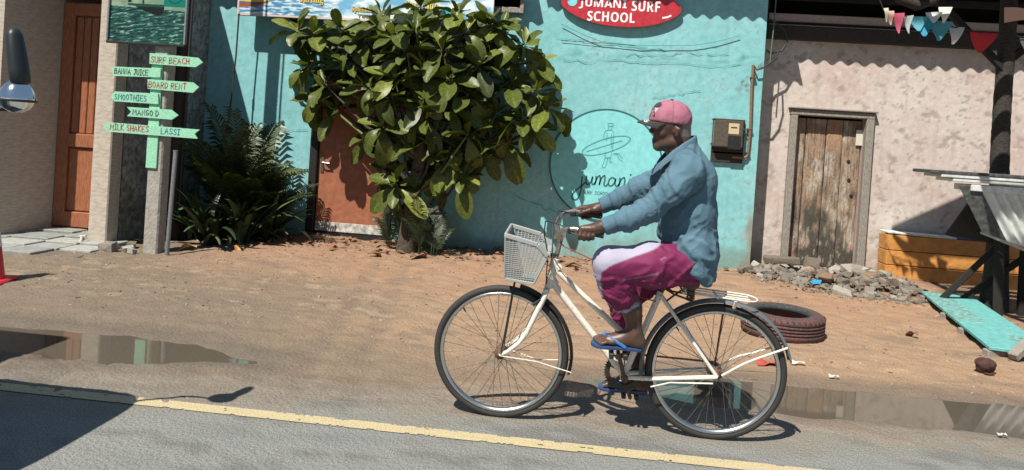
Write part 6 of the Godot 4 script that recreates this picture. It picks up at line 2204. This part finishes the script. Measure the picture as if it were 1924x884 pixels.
func cloth_fold(p: Vector3, q: float, k: float) -> float:
	var s := sin(q + 3.2 * fine.get_noise_3d(p.x * k, p.y * k, p.z * k))
	return (1.0 - 2.0 * pow(absf(s), 0.7)) * (0.55 + 0.9 * absf(fine.get_noise_3d(p.x * k * 0.6 + 9.0, p.y * k * 0.6, p.z * k * 0.6)))


func build_person():
	var g := thing("person", "dark-skinned man in pink cap, denim shirt and maroon trousers riding the white bicycle", "person", BIKE_AT, Vector3(LEAN, 0, 0))
	var b: MB
	# ---- body: head, neck, hands, shins and feet in one skin mesh
	b = bk()
	var skin := func(p: Vector3):
		var n := fine.get_noise_3d(p.x * 12.0, p.y * 12.0, p.z * 12.0)
		var c := Color(0.070, 0.036, 0.026).lerp(Color(0.098, 0.052, 0.038), 0.5 + 0.5 * n)
		if p.y > 1.3:
			var hairy := smoothstep(0.428, 0.442, p.x + 0.01 * n) * smoothstep(1.452, 1.468, p.y)
			c = c.lerp(Color(0.16, 0.155, 0.145), hairy * 0.9)
			var beard := smoothstep(1.425, 1.405, p.y + 0.012 * n) * smoothstep(0.385, 0.36, p.x) * smoothstep(1.375, 1.385, p.y)
			c = c.lerp(Color(0.105, 0.085, 0.075), beard * 0.6)
			if absf(p.y - 1.4285) < 0.005 and p.x < 0.318: c = c.lerp(Color(0.07, 0.022, 0.02), 0.8)
		elif p.y < 0.62 and p.x < 0.14 and p.z > 0: c = c.lerp(Color(0.12, 0.075, 0.06), 0.4)
		return c
	var hd := Body.new(Vector3(0.27, 1.27, -0.115), Vector3(0.53, 1.63, 0.115), 0.004)
	hd.limb(Vector3(0.380, 1.530, 0), Vector3(0.402, 1.535, 0), 0.079, 0.080, 0.02, Vector3(1, 1, 1.1))
	hd.limb(Vector3(0.368, 1.495, 0), Vector3(0.356, 1.435, 0), 0.056, 0.044, 0.03, Vector3(1, 1, 0.95))
	hd.limb(Vector3(0.395, 1.430, -0.045), Vector3(0.345, 1.408, -0.014), 0.018, 0.018, 0.025)
	hd.limb(Vector3(0.395, 1.430, 0.045), Vector3(0.345, 1.408, 0.014), 0.018, 0.018, 0.025)
	hd.limb(Vector3(0.334, 1.402, -0.008), Vector3(0.334, 1.402, 0.008), 0.018, 0.018, 0.02)          # chin
	hd.limb(Vector3(0.318, 1.512, -0.028), Vector3(0.318, 1.512, 0.028), 0.013, 0.013, 0.016)         # brow
	hd.limb(Vector3(0.316, 1.502, 0), Vector3(0.300, 1.474, 0), 0.008, 0.0115, 0.010)                 # nose
	for s in [-1.0, 1.0]:
		hd.limb(Vector3(0.307, 1.469, 0.010 * s), Vector3(0.311, 1.470, 0.013 * s), 0.008, 0.007, 0.006)
		hd.limb(Vector3(0.335, 1.462, 0.036 * s), Vector3(0.345, 1.466, 0.045 * s), 0.014, 0.014, 0.02) # cheek
		hd.limb(Vector3(0.302, 1.492, 0.031 * s), Vector3(0.306, 1.492, 0.034 * s), 0.014, 0.014, 0.012, Vector3.ONE, true)
		# ear: a rim round a shallow bowl
		hd.limb(Vector3(0.405, 1.500, 0.077 * s), Vector3(0.418, 1.492, 0.084 * s), 0.008, 0.008, 0.006)
		hd.limb(Vector3(0.418, 1.492, 0.084 * s), Vector3(0.410, 1.462, 0.078 * s), 0.007, 0.008, 0.006)
		hd.limb(Vector3(0.402, 1.478, 0.074 * s), Vector3(0.405, 1.488, 0.076 * s), 0.010, 0.010, 0.006)
	hd.limb(Vector3(0.316, 1.4345, -0.016), Vector3(0.316, 1.4345, 0.016), 0.0085, 0.0085, 0.006)     # lips
	hd.limb(Vector3(0.317, 1.422, -0.014), Vector3(0.317, 1.422, 0.014), 0.0085, 0.0085, 0.006)
	hd.limb(Vector3(0.300, 1.4283, -0.03), Vector3(0.300, 1.4283, 0.03), 0.009, 0.009, 0.003, Vector3(1, 6, 1), true)
	hd.limb(Vector3(0.425, 1.470, 0), Vector3(0.452, 1.30, 0), 0.060, 0.066, 0.03, Vector3(1, 1, 1.05))  # neck
	hd.mesh_into(b, skin)
	# near hand round the grip
	for s in [1.0, -1.0]:
		var H := Vector3(-0.012 if s < 0 else 0.0, 0.005 if s < 0 else 0.0, 0)
		var fl := func(x, y, z): return Vector3(x, y, z * s) + H
		var lo := Vector3(-0.09, 0.93, 0.17) if s > 0 else Vector3(-0.11, 0.93, -0.33)
		var hb := Body.new(lo, lo + Vector3(0.27, 0.16, 0.16), 0.0032)
		# forearm end, wrist and palm over the grip
		hb.limb(fl.call(0.155, 1.068, 0.248), fl.call(0.108, 1.048, 0.250), 0.027, 0.025, 0.01)
		hb.limb(fl.call(0.108, 1.048, 0.250), fl.call(0.072, 1.036, 0.254), 0.025, 0.024, 0.02)
		for q in [[0.006, 0.278], [0.026, 0.281], [0.046, 0.281], [0.064, 0.277]]:
			hb.limb(fl.call(0.088, 1.040, 0.254), fl.call(q[0], 1.032, q[1]), 0.020, 0.0135, 0.016)
		# fingers: knuckle, middle joint, end joint, tip
		var fr := [[0.004, 0.0098, 0.0], [0.024, 0.0102, 0.002], [0.044, 0.0098, 0.001], [0.0625, 0.0085, -0.004]]
		for k in 4:
			var x: float = fr[k][0]
			var r: float = fr[k][1]
			var e: float = fr[k][2]
			if k == 0 and s < 0:   # far index finger lies forward along the lever
				hb.chain([fl.call(x, 1.032, 0.276), fl.call(x - 0.034, 1.020, 0.282), fl.call(x - 0.056, 1.010, 0.276), fl.call(x - 0.072, 1.004, 0.268)], [r * 1.15, r, r * 0.92, r * 0.8], 0.004)
				continue
			hb.chain([fl.call(x, 1.032, 0.279 + e * 0.5), fl.call(x - 0.006, 1.003 - e, 0.288 + e * 0.4), fl.call(x - 0.006, 0.985 - e, 0.268), fl.call(x - 0.004, 0.991 - e, 0.244)], [r * 1.2, r, r * 0.93, r * 0.8], 0.004)
		# thumb from the side of the palm, forward along the inner side of the grip
		hb.chain([fl.call(0.082, 1.036, 0.238), fl.call(0.050, 1.032, 0.226), fl.call(0.022, 1.022, 0.222), fl.call(-0.002, 1.012, 0.224)], [0.016, 0.0125, 0.011, 0.0085], 0.008)
		hb.mesh_into(b, skin)
	# lower legs and feet
	for s in [1.0, -1.0]:
		var z: float = 0.125 * s
		var low: bool = s < 0
		var lo := Vector3(0.06, 0.43, z - 0.085) if not low else Vector3(0.16, 0.09, z - 0.085)
		var fb := Body.new(lo, lo + Vector3(0.32, 0.34 if not low else 0.42, 0.17), 0.005)
		var ank := Vector3(0.283, 0.535, z) if not low else Vector3(0.342, 0.232, z)
		var up := Vector3(0.225, 0.74, z + 0.02) if not low else Vector3(0.268, 0.50, z)
		var D := Vector3(0.0, 0.0, 0.0) if not low else Vector3(0.058, -0.305, 0)
		var P := func(x, y, dz): return Vector3(x, y, z + dz * s) + D
		fb.limb(up, up.lerp(ank, 0.45) + Vector3(0.010, 0, 0), 0.048, 0.046, 0.02)
		fb.limb(up.lerp(ank, 0.45) + Vector3(0.008, 0, 0), ank, 0.044, 0.031, 0.02)
		fb.limb(ank, P.call(0.300, 0.495, 0), 0.032, 0.030, 0.02)
		fb.limb(P.call(0.302, 0.492, 0), P.call(0.160, 0.486, 0.004), 0.026, 0.022, 0.03, Vector3(1, 1, 0.72))
		fb.limb(ank + Vector3(-0.012, -0.01, 0), P.call(0.165, 0.492, 0.004), 0.030, 0.020, 0.03, Vector3(1, 1, 0.85))
		fb.limb(P.call(0.283, 0.535, 0.026), P.call(0.284, 0.533, 0.028), 0.012, 0.012, 0.012)
		var toes := [[0.103, -0.028, 0.0125], [0.105, -0.006, 0.0098], [0.111, 0.012, 0.0092], [0.119, 0.028, 0.0086], [0.130, 0.042, 0.008]]
		for t in toes:
			fb.chain([P.call(t[0] + 0.055, 0.488, t[1] * 0.9), P.call(t[0] + 0.022, 0.488, t[1]), P.call(t[0], 0.479, t[1] * 1.05)], [t[2] * 1.25, t[2] * 1.05, t[2]], 0.004)
		fb.mesh_into(b, skin)
	var un := Body.new(Vector3(0.04, 0.40, -0.30), Vector3(0.66, 1.40, 0.30), 0.016)
	un.chain([Vector3(0.45, 1.36, 0), Vector3(0.485, 1.22, 0), Vector3(0.51, 1.0, 0), Vector3(0.52, 0.90, 0)], [0.055, 0.092, 0.098, 0.085], 0.03)
	for s in [1.0, -1.0]:
		var el := Vector3(0.300, 1.128, 0.205) if s > 0 else Vector3(0.285, 1.168, -0.235)
		un.chain([Vector3(0.47, 1.29, 0.06 * s), Vector3(0.462, 1.295, 0.15 * s), el, Vector3(0.135, 1.060, 0.249 * s)], [0.06, 0.050, 0.036, 0.026], 0.02)
	un.chain([Vector3(0.52, 0.89, 0.05), Vector3(0.48, 0.88, 0.115), Vector3(0.148, 0.864, 0.196), Vector3(0.228, 0.70, 0.16)], [0.06, 0.078, 0.054, 0.044], 0.02)
	un.chain([Vector3(0.52, 0.89, -0.05), Vector3(0.48, 0.86, -0.10), Vector3(0.24, 0.632, -0.125), Vector3(0.268, 0.48, -0.125)], [0.06, 0.078, 0.054, 0.044], 0.02)
	un.mesh_into(b, skin)
	part("body", b, M.skin, g)
	# eyes
	for s in [-1.0, 1.0]:
		b = bk()
		b.col = Color.WHITE
		b.lathe([Vector2(0.0, 0.0095), Vector2(0.006, 0.0075), Vector2(0.0095, 0.0), Vector2(0.006, -0.0075), Vector2(0.0, -0.0095)], 12, Transform3D(Basis.IDENTITY, Vector3(0.3225, 1.4925, 0.030 * s)))
		part("eye", b, M.black_plastic, g)
	# ---- sandals
	for s in [1.0, -1.0]:
		var z: float = 0.125 * s
		var D := Vector3.ZERO if s > 0 else Vector3(0.058, -0.305, 0)
		var poly := PackedVector2Array()
		for q in [[0.086, -0.02], [0.083, 0.0], [0.088, 0.022], [0.108, 0.044], [0.15, 0.050], [0.21, 0.038], [0.27, 0.034], [0.315, 0.030], [0.332, 0.0], [0.315, -0.030], [0.27, -0.032], [0.21, -0.032], [0.15, -0.042], [0.105, -0.040]]: poly.append(Vector2(q[0], q[1]))
		for k in 2:
			b = bk()
			b.prism(poly, 0.008, Transform3D(Basis(Vector3(1, -0.022, 0), Vector3(0, 0, s), Vector3.UP), Vector3(0, 0.4555 + 0.008 * k + 0.003, z) + D))
			part("sandal_sole" if k == 0 else "sandal_top", b, M.sandal_sole if k == 0 else mat("sandal_top", 0.03, 0.08, 0.22, 0.6), g)
		b = bk()
		for e in [-1.0, 1.0]:
			var pts := [Vector3(0.128, 0.474, z - 0.017 * s), Vector3(0.134, 0.507, z - 0.014 * s), Vector3(0.170, 0.508, z + 0.030 * e * s), Vector3(0.205, 0.492, z + 0.042 * e * s), Vector3(0.245, 0.468, z + 0.036 * e * s)]
			pts = pts.map(func(p): return p + D)
			for i in 4:
				b.beam(pts[i], pts[i + 1], 0.006 if i > 0 else 0.008, 0.014 if i > 0 else 0.008, 0.002, Vector3(0, 1, 0) if i > 0 else Vector3(1, 0, 0))
		part("sandal_strap", b, M.sandal_blue, g)
	# ---- trousers
	var tr := Body.new(Vector3(0.03, 0.40, -0.27), Vector3(0.68, 1.02, 0.31), 0.0075)
	tr.limb(Vector3(0.525, 0.895, -0.07), Vector3(0.525, 0.895, 0.07), 0.085, 0.085, 0.04)
	tr.limb(Vector3(0.49, 0.95, -0.05), Vector3(0.49, 0.95, 0.05), 0.08, 0.08, 0.04)
	tr.chain([Vector3(0.50, 0.882, 0.125), Vector3(0.32, 0.872, 0.180), Vector3(0.142, 0.868, 0.200)], [0.100, 0.096, 0.071], 0.02)
	tr.chain([Vector3(0.142, 0.868, 0.200), Vector3(0.180, 0.755, 0.178), Vector3(0.240, 0.645, 0.140)], [0.070, 0.064, 0.058], 0.05)
	tr.chain([Vector3(0.50, 0.875, -0.10), Vector3(0.36, 0.76, -0.12), Vector3(0.232, 0.635, -0.125)], [0.100, 0.095, 0.072], 0.02)
	tr.chain([Vector3(0.232, 0.635, -0.125), Vector3(0.258, 0.54, -0.125), Vector3(0.278, 0.44, -0.125)], [0.070, 0.062, 0.056], 0.04)
	cut_hems(tr)
	b = bk()
	var maroon := Color(0.155, 0.008, 0.066)
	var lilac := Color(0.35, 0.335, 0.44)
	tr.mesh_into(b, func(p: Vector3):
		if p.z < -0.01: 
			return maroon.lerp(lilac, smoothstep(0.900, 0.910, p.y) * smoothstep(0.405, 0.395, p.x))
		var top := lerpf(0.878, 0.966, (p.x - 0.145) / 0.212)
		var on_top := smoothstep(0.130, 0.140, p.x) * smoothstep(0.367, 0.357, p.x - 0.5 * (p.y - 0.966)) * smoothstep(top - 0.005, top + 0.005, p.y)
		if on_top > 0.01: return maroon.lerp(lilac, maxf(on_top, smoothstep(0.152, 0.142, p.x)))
		var edge := 0.145
		if p.y < 0.84: edge = 0.105
		if p.y < 0.785: edge = lerpf(0.122, 0.108, clampf((p.y - 0.715) / 0.07, 0, 1))
		if p.y < 0.715: edge = lerpf(0.196, 0.122, clampf((p.y - 0.62) / 0.095, 0, 1))
		elif p.y >= 0.84: edge = lerpf(0.105, 0.145, clampf((p.y - 0.84) / 0.038, 0, 1))
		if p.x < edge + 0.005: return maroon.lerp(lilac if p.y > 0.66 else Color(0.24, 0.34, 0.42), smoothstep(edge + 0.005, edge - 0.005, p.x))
		if p.y < 0.70 and absf((p.y - 0.632) - (p.x - 0.194) * 0.57) < 0.014: return Color(0.26, 0.28, 0.38)
		var ln := lerpf(0.812, 0.858, (p.x - 0.209) / 0.141)
		if p.x > 0.205 and p.x < 0.355 and absf(p.y - ln) < 0.0045: return Color(0.26, 0.10, 0.20)
		if p.x > 0.357 and p.x < 0.385 and absf(p.y - 0.915 - (p.x - 0.357) * 0.4) < 0.004: return Color(0.24, 0.08, 0.17)
		return maroon,
		func(p: Vector3, _n):
		var s := 0.0
		if p.y < 0.80 and p.z > 0.0: s += 0.0055 * cloth_fold(p, (p.y * 0.95 + p.x * 0.35) * 170.0, 9.0) * smoothstep(0.82, 0.76, p.y)
		s += 0.005 * cloth_fold(p, (p.x * 0.4 + p.y * 1.0) * 75.0, 5.0) * smoothstep(0.28, 0.42, p.x)
		s += 0.003 * fine.get_noise_3d(p.x * 14.0, p.y * 22.0, p.z * 14.0)
		s = s * 0.6 + 0.010 * crease(p, Vector3(0.8, 0.55, 0.2).normalized(), 8.0, 2.0, 5.0) * smoothstep(0.14, 0.3, p.x)
		if p.y < 0.82: s += 0.010 * crease(p, Vector3(0.9, -0.3, 0.3).normalized(), 12.0, 3.0, 23.0)
		return s)
	part("trousers", b, M.trousers, g)
	# ---- shirt
	var sh := Body.new(Vector3(0.05, 0.76, -0.34), Vector3(0.70, 1.47, 0.34), 0.007)
	sh.limb(Vector3(0.478, 1.250, 0), Vector3(0.496, 1.10, 0), 0.118, 0.128, 0.05, Vector3(1, 1, 0.72))
	sh.limb(Vector3(0.496, 1.10, 0), Vector3(0.512, 0.93, 0), 0.128, 0.126, 0.05, Vector3(1, 1, 0.76))
	sh.limb(Vector3(0.512, 0.93, 0), Vector3(0.528, 0.78, 0), 0.130, 0.122, 0.05, Vector3(1, 1, 0.56))
	sh.limb(Vector3(0.468, 1.322, -0.125), Vector3(0.468, 1.322, 0.125), 0.072, 0.072, 0.05)
	sh.limb(Vector3(0.462, 1.385, 0), Vector3(0.480, 1.30, 0), 0.066, 0.108, 0.05, Vector3(1, 1, 0.85))
	sh.limb(Vector3(0.530, 1.25, -0.08), Vector3(0.530, 1.25, 0.08), 0.075, 0.075, 0.06)
	for s in [1.0, -1.0]:
		var el := Vector3(0.300, 1.128, 0.205) if s > 0 else Vector3(0.285, 1.168, -0.235)
		var cf := Vector3(0.108, 1.046, 0.250) if s > 0 else Vector3(0.090, 1.056, -0.250)
		sh.chain([Vector3(0.462, 1.305, 0.165 * s), Vector3(0.39, 1.225, 0.21 * s), el], [0.074, 0.062, 0.053], 0.03)
		sh.chain([el, el.lerp(cf, 0.5) + Vector3(0, -0.006, 0), cf], [0.053, 0.047, 0.038], 0.03)
		sh.limb(cf, cf.lerp(el, 0.16), 0.041, 0.041, 0.004)
	cut_shirt(sh)
	b = bk()
	sh.mesh_into(b, func(p: Vector3):
		var n := fine.get_noise_3d(p.x * 6.0, p.y * 6.0, p.z * 6.0)
		var c := Color(0.075, 0.155, 0.215).lerp(Color(0.105, 0.20, 0.265), 0.5 + 0.7 * n)
		# seams: shoulder yoke, front placket, pocket
		if absf(p.y - 1.275 - 0.25 * (p.x - 0.55)) < 0.004 and p.x > 0.5: c = c.darkened(0.35)
		if p.z > 0.05 and absf(Vector2(p.x - 0.455, (p.y - 1.30) * 0.8).length() - 0.085) < 0.004: c = c.darkened(0.3)
		var cuff := Vector2(p.x - 0.108, p.y - 1.046).dot(Vector2(0.92, 0.39))
		if p.x < 0.2 and absf(cuff - 0.05) < 0.003: c = c.darkened(0.35)
		return c,
		func(p: Vector3, _n):
		var s := 0.0
		var arm := smoothstep(0.40, 0.33, p.x)
		s += arm * 0.008 * cloth_fold(p, (p.x * 1.0 + p.y * 0.5) * 88.0, 7.0) * smoothstep(0.10, 0.17, p.x)
		s += arm * 0.004 * cloth_fold(p, (p.x * 0.3 + p.y * 1.0) * 160.0, 10.0) * smoothstep(0.2, 0.28, p.x)
		var body := 1.0 - arm
		s += body * 0.009 * cloth_fold(p, (p.x * 0.75 - p.y * 0.65) * 70.0, 5.0) * smoothstep(0.62, 0.46, p.x)
		s += body * 0.010 * cloth_fold(p, (p.x * 0.5 + p.y * 0.8) * 46.0, 4.0) * smoothstep(1.16, 0.95, p.y)
		s = s * 0.4 + 0.003 * fine.get_noise_3d(p.x * 16.0, p.y * 16.0, p.z * 16.0)
		s += arm * 0.011 * crease(p, Vector3(0.35, -0.80, 0.48).normalized(), 9.0, 2.5, 3.0) * smoothstep(0.12, 0.2, p.x)
		s += body * 0.009 * crease(p, Vector3(0.62, -0.70, 0.35).normalized(), 6.5, 1.6, 17.0) * smoothstep(0.66, 0.5, p.x)
		s += body * 0.008 * crease(p, Vector3(0.9, -0.35, 0.2).normalized(), 8.0, 1.8, 31.0) * smoothstep(1.15, 0.95, p.y)
		return s)
	# open neck: collar folded over
	part("shirt", b, M.denim, g)
	b = bk()
	b.col = Color(0.105, 0.195, 0.26)
	var path := [Vector3(0.352, 1.318, 0.018), Vector3(0.368, 1.345, 0.055), Vector3(0.402, 1.392, 0.078), Vector3(0.447, 1.432, 0.070), Vector3(0.486, 1.458, 0.035), Vector3(0.496, 1.464, 0.0)]
	var full := path.duplicate()
	for k in range(4, -1, -1): full.append(Vector3(path[k].x, path[k].y, -path[k].z))
	for side in 2:
		b.sheet(30, 5, func(u, v):
			var t: float = u * 10.0
			var i: int = min(int(t), 9)
			var p: Vector3 = full[i].lerp(full[i + 1], t - i)
			var out := Vector3(p.x - 0.425, 0.0, p.z * 0.9).normalized()
			var wide: float = lerpf(0.040, 0.036, sin(PI * u))
			var fold: float = sin(v * PI * 0.5)
			return p + out * (0.006 + 0.016 * v + 0.002 * side) + Vector3(0, 0.008 * sin(v * PI) - wide * v * v, 0) + Vector3(-0.012, -0.012, 0) * v * (1.0 - sin(PI * u)))
	part("collar", b, M.denim, g)
	b = bk()
	b.col = Color(0.065, 0.14, 0.205)
	b.sheet(10, 8, func(u, v): return Vector3(lerpf(0.398, 0.452, u) + 0.012 * (1.0 - v), lerpf(0.862, 0.930, v) - 0.018 * (1.0 - absf(u * 2.0 - 1.0)) * (1.0 - v), 0.172 + 0.012 * sin(u * 3.0) - 0.02 * (1.0 - v)))
	part("tied_tail", b, M.denim, g)
	# ---- cap
	var cp := Body.new(Vector3(0.26, 1.48, -0.12), Vector3(0.52, 1.66, 0.12), 0.005)
	cp.limb(Vector3(0.372, 1.538, 0), Vector3(0.398, 1.536, 0), 0.086, 0.088, 0.02, Vector3(1, 1, 1.08))
	cut_cap(cp)
	b = bk()
	cp.mesh_into(b, func(p: Vector3):
		var n := fine.get_noise_3d(p.x * 16.0, p.y * 16.0, p.z * 16.0)
		var c := Color(0.31, 0.105, 0.155).lerp(Color(0.37, 0.15, 0.205), 0.5 + 0.6 * n)
		var e := Vector2(p.x - 0.318, (p.y - 1.575) * 0.9)
		if e.x < 0.018 and absf(p.y - 1.575) < 0.036 and absf(p.z) < 0.05 and n < 0.28:
			c = Color(0.045, 0.035, 0.04) if absf(p.y - 1.572) > 0.012 or n > 0.0 else Color(0.5, 0.42, 0.42)
		# panel seams
		var a := atan2(p.z, p.x - 0.386)
		for k in 6:
			if absf(angle_difference(a, k * PI / 3.0 + PI / 6.0)) * Vector2(p.x - 0.386, p.z).length() < 0.0022: c = c.darkened(0.3)
		return c,
		func(p: Vector3, _n): return 0.0025 * fine.get_noise_3d(p.x * 22.0, p.y * 22.0, p.z * 22.0))
	var cap := part("cap", b, M.cap_cloth, g)
	b = bk()
	b.tube([Vector3(0.386, 1.622, 0), Vector3(0.386, 1.629, 0)], 0.007, 10)
	part("button", b, M.black_plastic, cap)
	b = bk()
	b.col = Color(0.032, 0.03, 0.028)
	for side in 2:
		b.sheet(16, 8, func(u, v):
			var s: float = u * 2.0 - 1.0
			var rim := Vector3(0.386 - 0.083 * cos(s * 1.25), 1.522, 0.078 * sin(s * 1.25))
			var tip := Vector3(0.386 - 0.158 * pow(cos(s * 1.25), 0.75), 1.513, 0.076 * sin(s * 1.25))
			var p: Vector3 = rim.lerp(tip, v)
			return p + Vector3(0, -0.016 * s * s * v - 0.006 * s * s + 0.006 * sin(PI * v) - 0.0035 * side, 0))
	part("visor", b, M.cap_cloth, cap)
	b = bk()
	b.lathe([Vector2(0.0, 0.001), Vector2(0.013, 0.001), Vector2(0.013, -0.001)], 16, Transform3D(Basis.from_euler(Vector3(0.42, 0, 0.10)), Vector3(0.272, 1.5205, 0.036)))
	part("sticker", b, M.paper, cap)
	b = bk()
	b.lathe([Vector2(0.006, 0.0015), Vector2(0.009, 0.0018), Vector2(0.009, 0.001)], 16, Transform3D(Basis.from_euler(Vector3(0.42, 0, 0.10)), Vector3(0.272, 1.5205, 0.036)))
	part("sticker_ring", b, M.black_plastic, cap)


func keep_side(bd: Body, nrm: Vector3, at: Vector3, only := AABB(Vector3(-9, -9, -9), Vector3(18, 18, 18))):
	# keeps what lies on the side of the plane that nrm points away from
	nrm = nrm.normalized()
	for z in bd.nz:
		for y in bd.ny:
			for x in bd.nx:
				var p := bd.lo + Vector3(x, y, z) * bd.h
				if not only.has_point(p): continue
				var d := nrm.dot(p - at)
				var i := (z * bd.ny + y) * bd.nx + x
				if d > bd.f[i]: bd.f[i] = d


func cut_hems(t: Body):
	keep_side(t, Vector3(0.38, -0.92, 0), Vector3(0.240, 0.655, 0), AABB(Vector3(0.1, 0.5, 0.03), Vector3(0.25, 0.24, 0.3)))
	keep_side(t, Vector3(0.2, -0.98, 0), Vector3(0.272, 0.455, 0), AABB(Vector3(0.1, 0.35, -0.3), Vector3(0.4, 0.2, 0.29)))


func cut_shirt(t: Body):
	keep_side(t, Vector3(-0.66, -0.75, 0), Vector3(0.48, 0.882, 0), AABB(Vector3(0.30, 0.7, -0.3), Vector3(0.5, 0.32, 0.6)))
	keep_side(t, Vector3(0, -1, 0), Vector3(0.6, 0.797, 0))
	keep_side(t, Vector3(-0.92, -0.39, 0), Vector3(0.100, 1.043, 0))
	# neck opening
	t.limb(Vector3(0.425, 1.47, 0), Vector3(0.446, 1.33, 0), 0.064, 0.068, 0.004, Vector3(1, 1, 1.0), true)


func cut_cap(t: Body):
	keep_side(t, Vector3(-0.06, -1, 0), Vector3(0.386, 1.517, 0))
	t.limb(Vector3(0.378, 1.520, 0), Vector3(0.395, 1.520, 0), 0.077, 0.078, 0.003, Vector3(1, 1, 1.08), true)
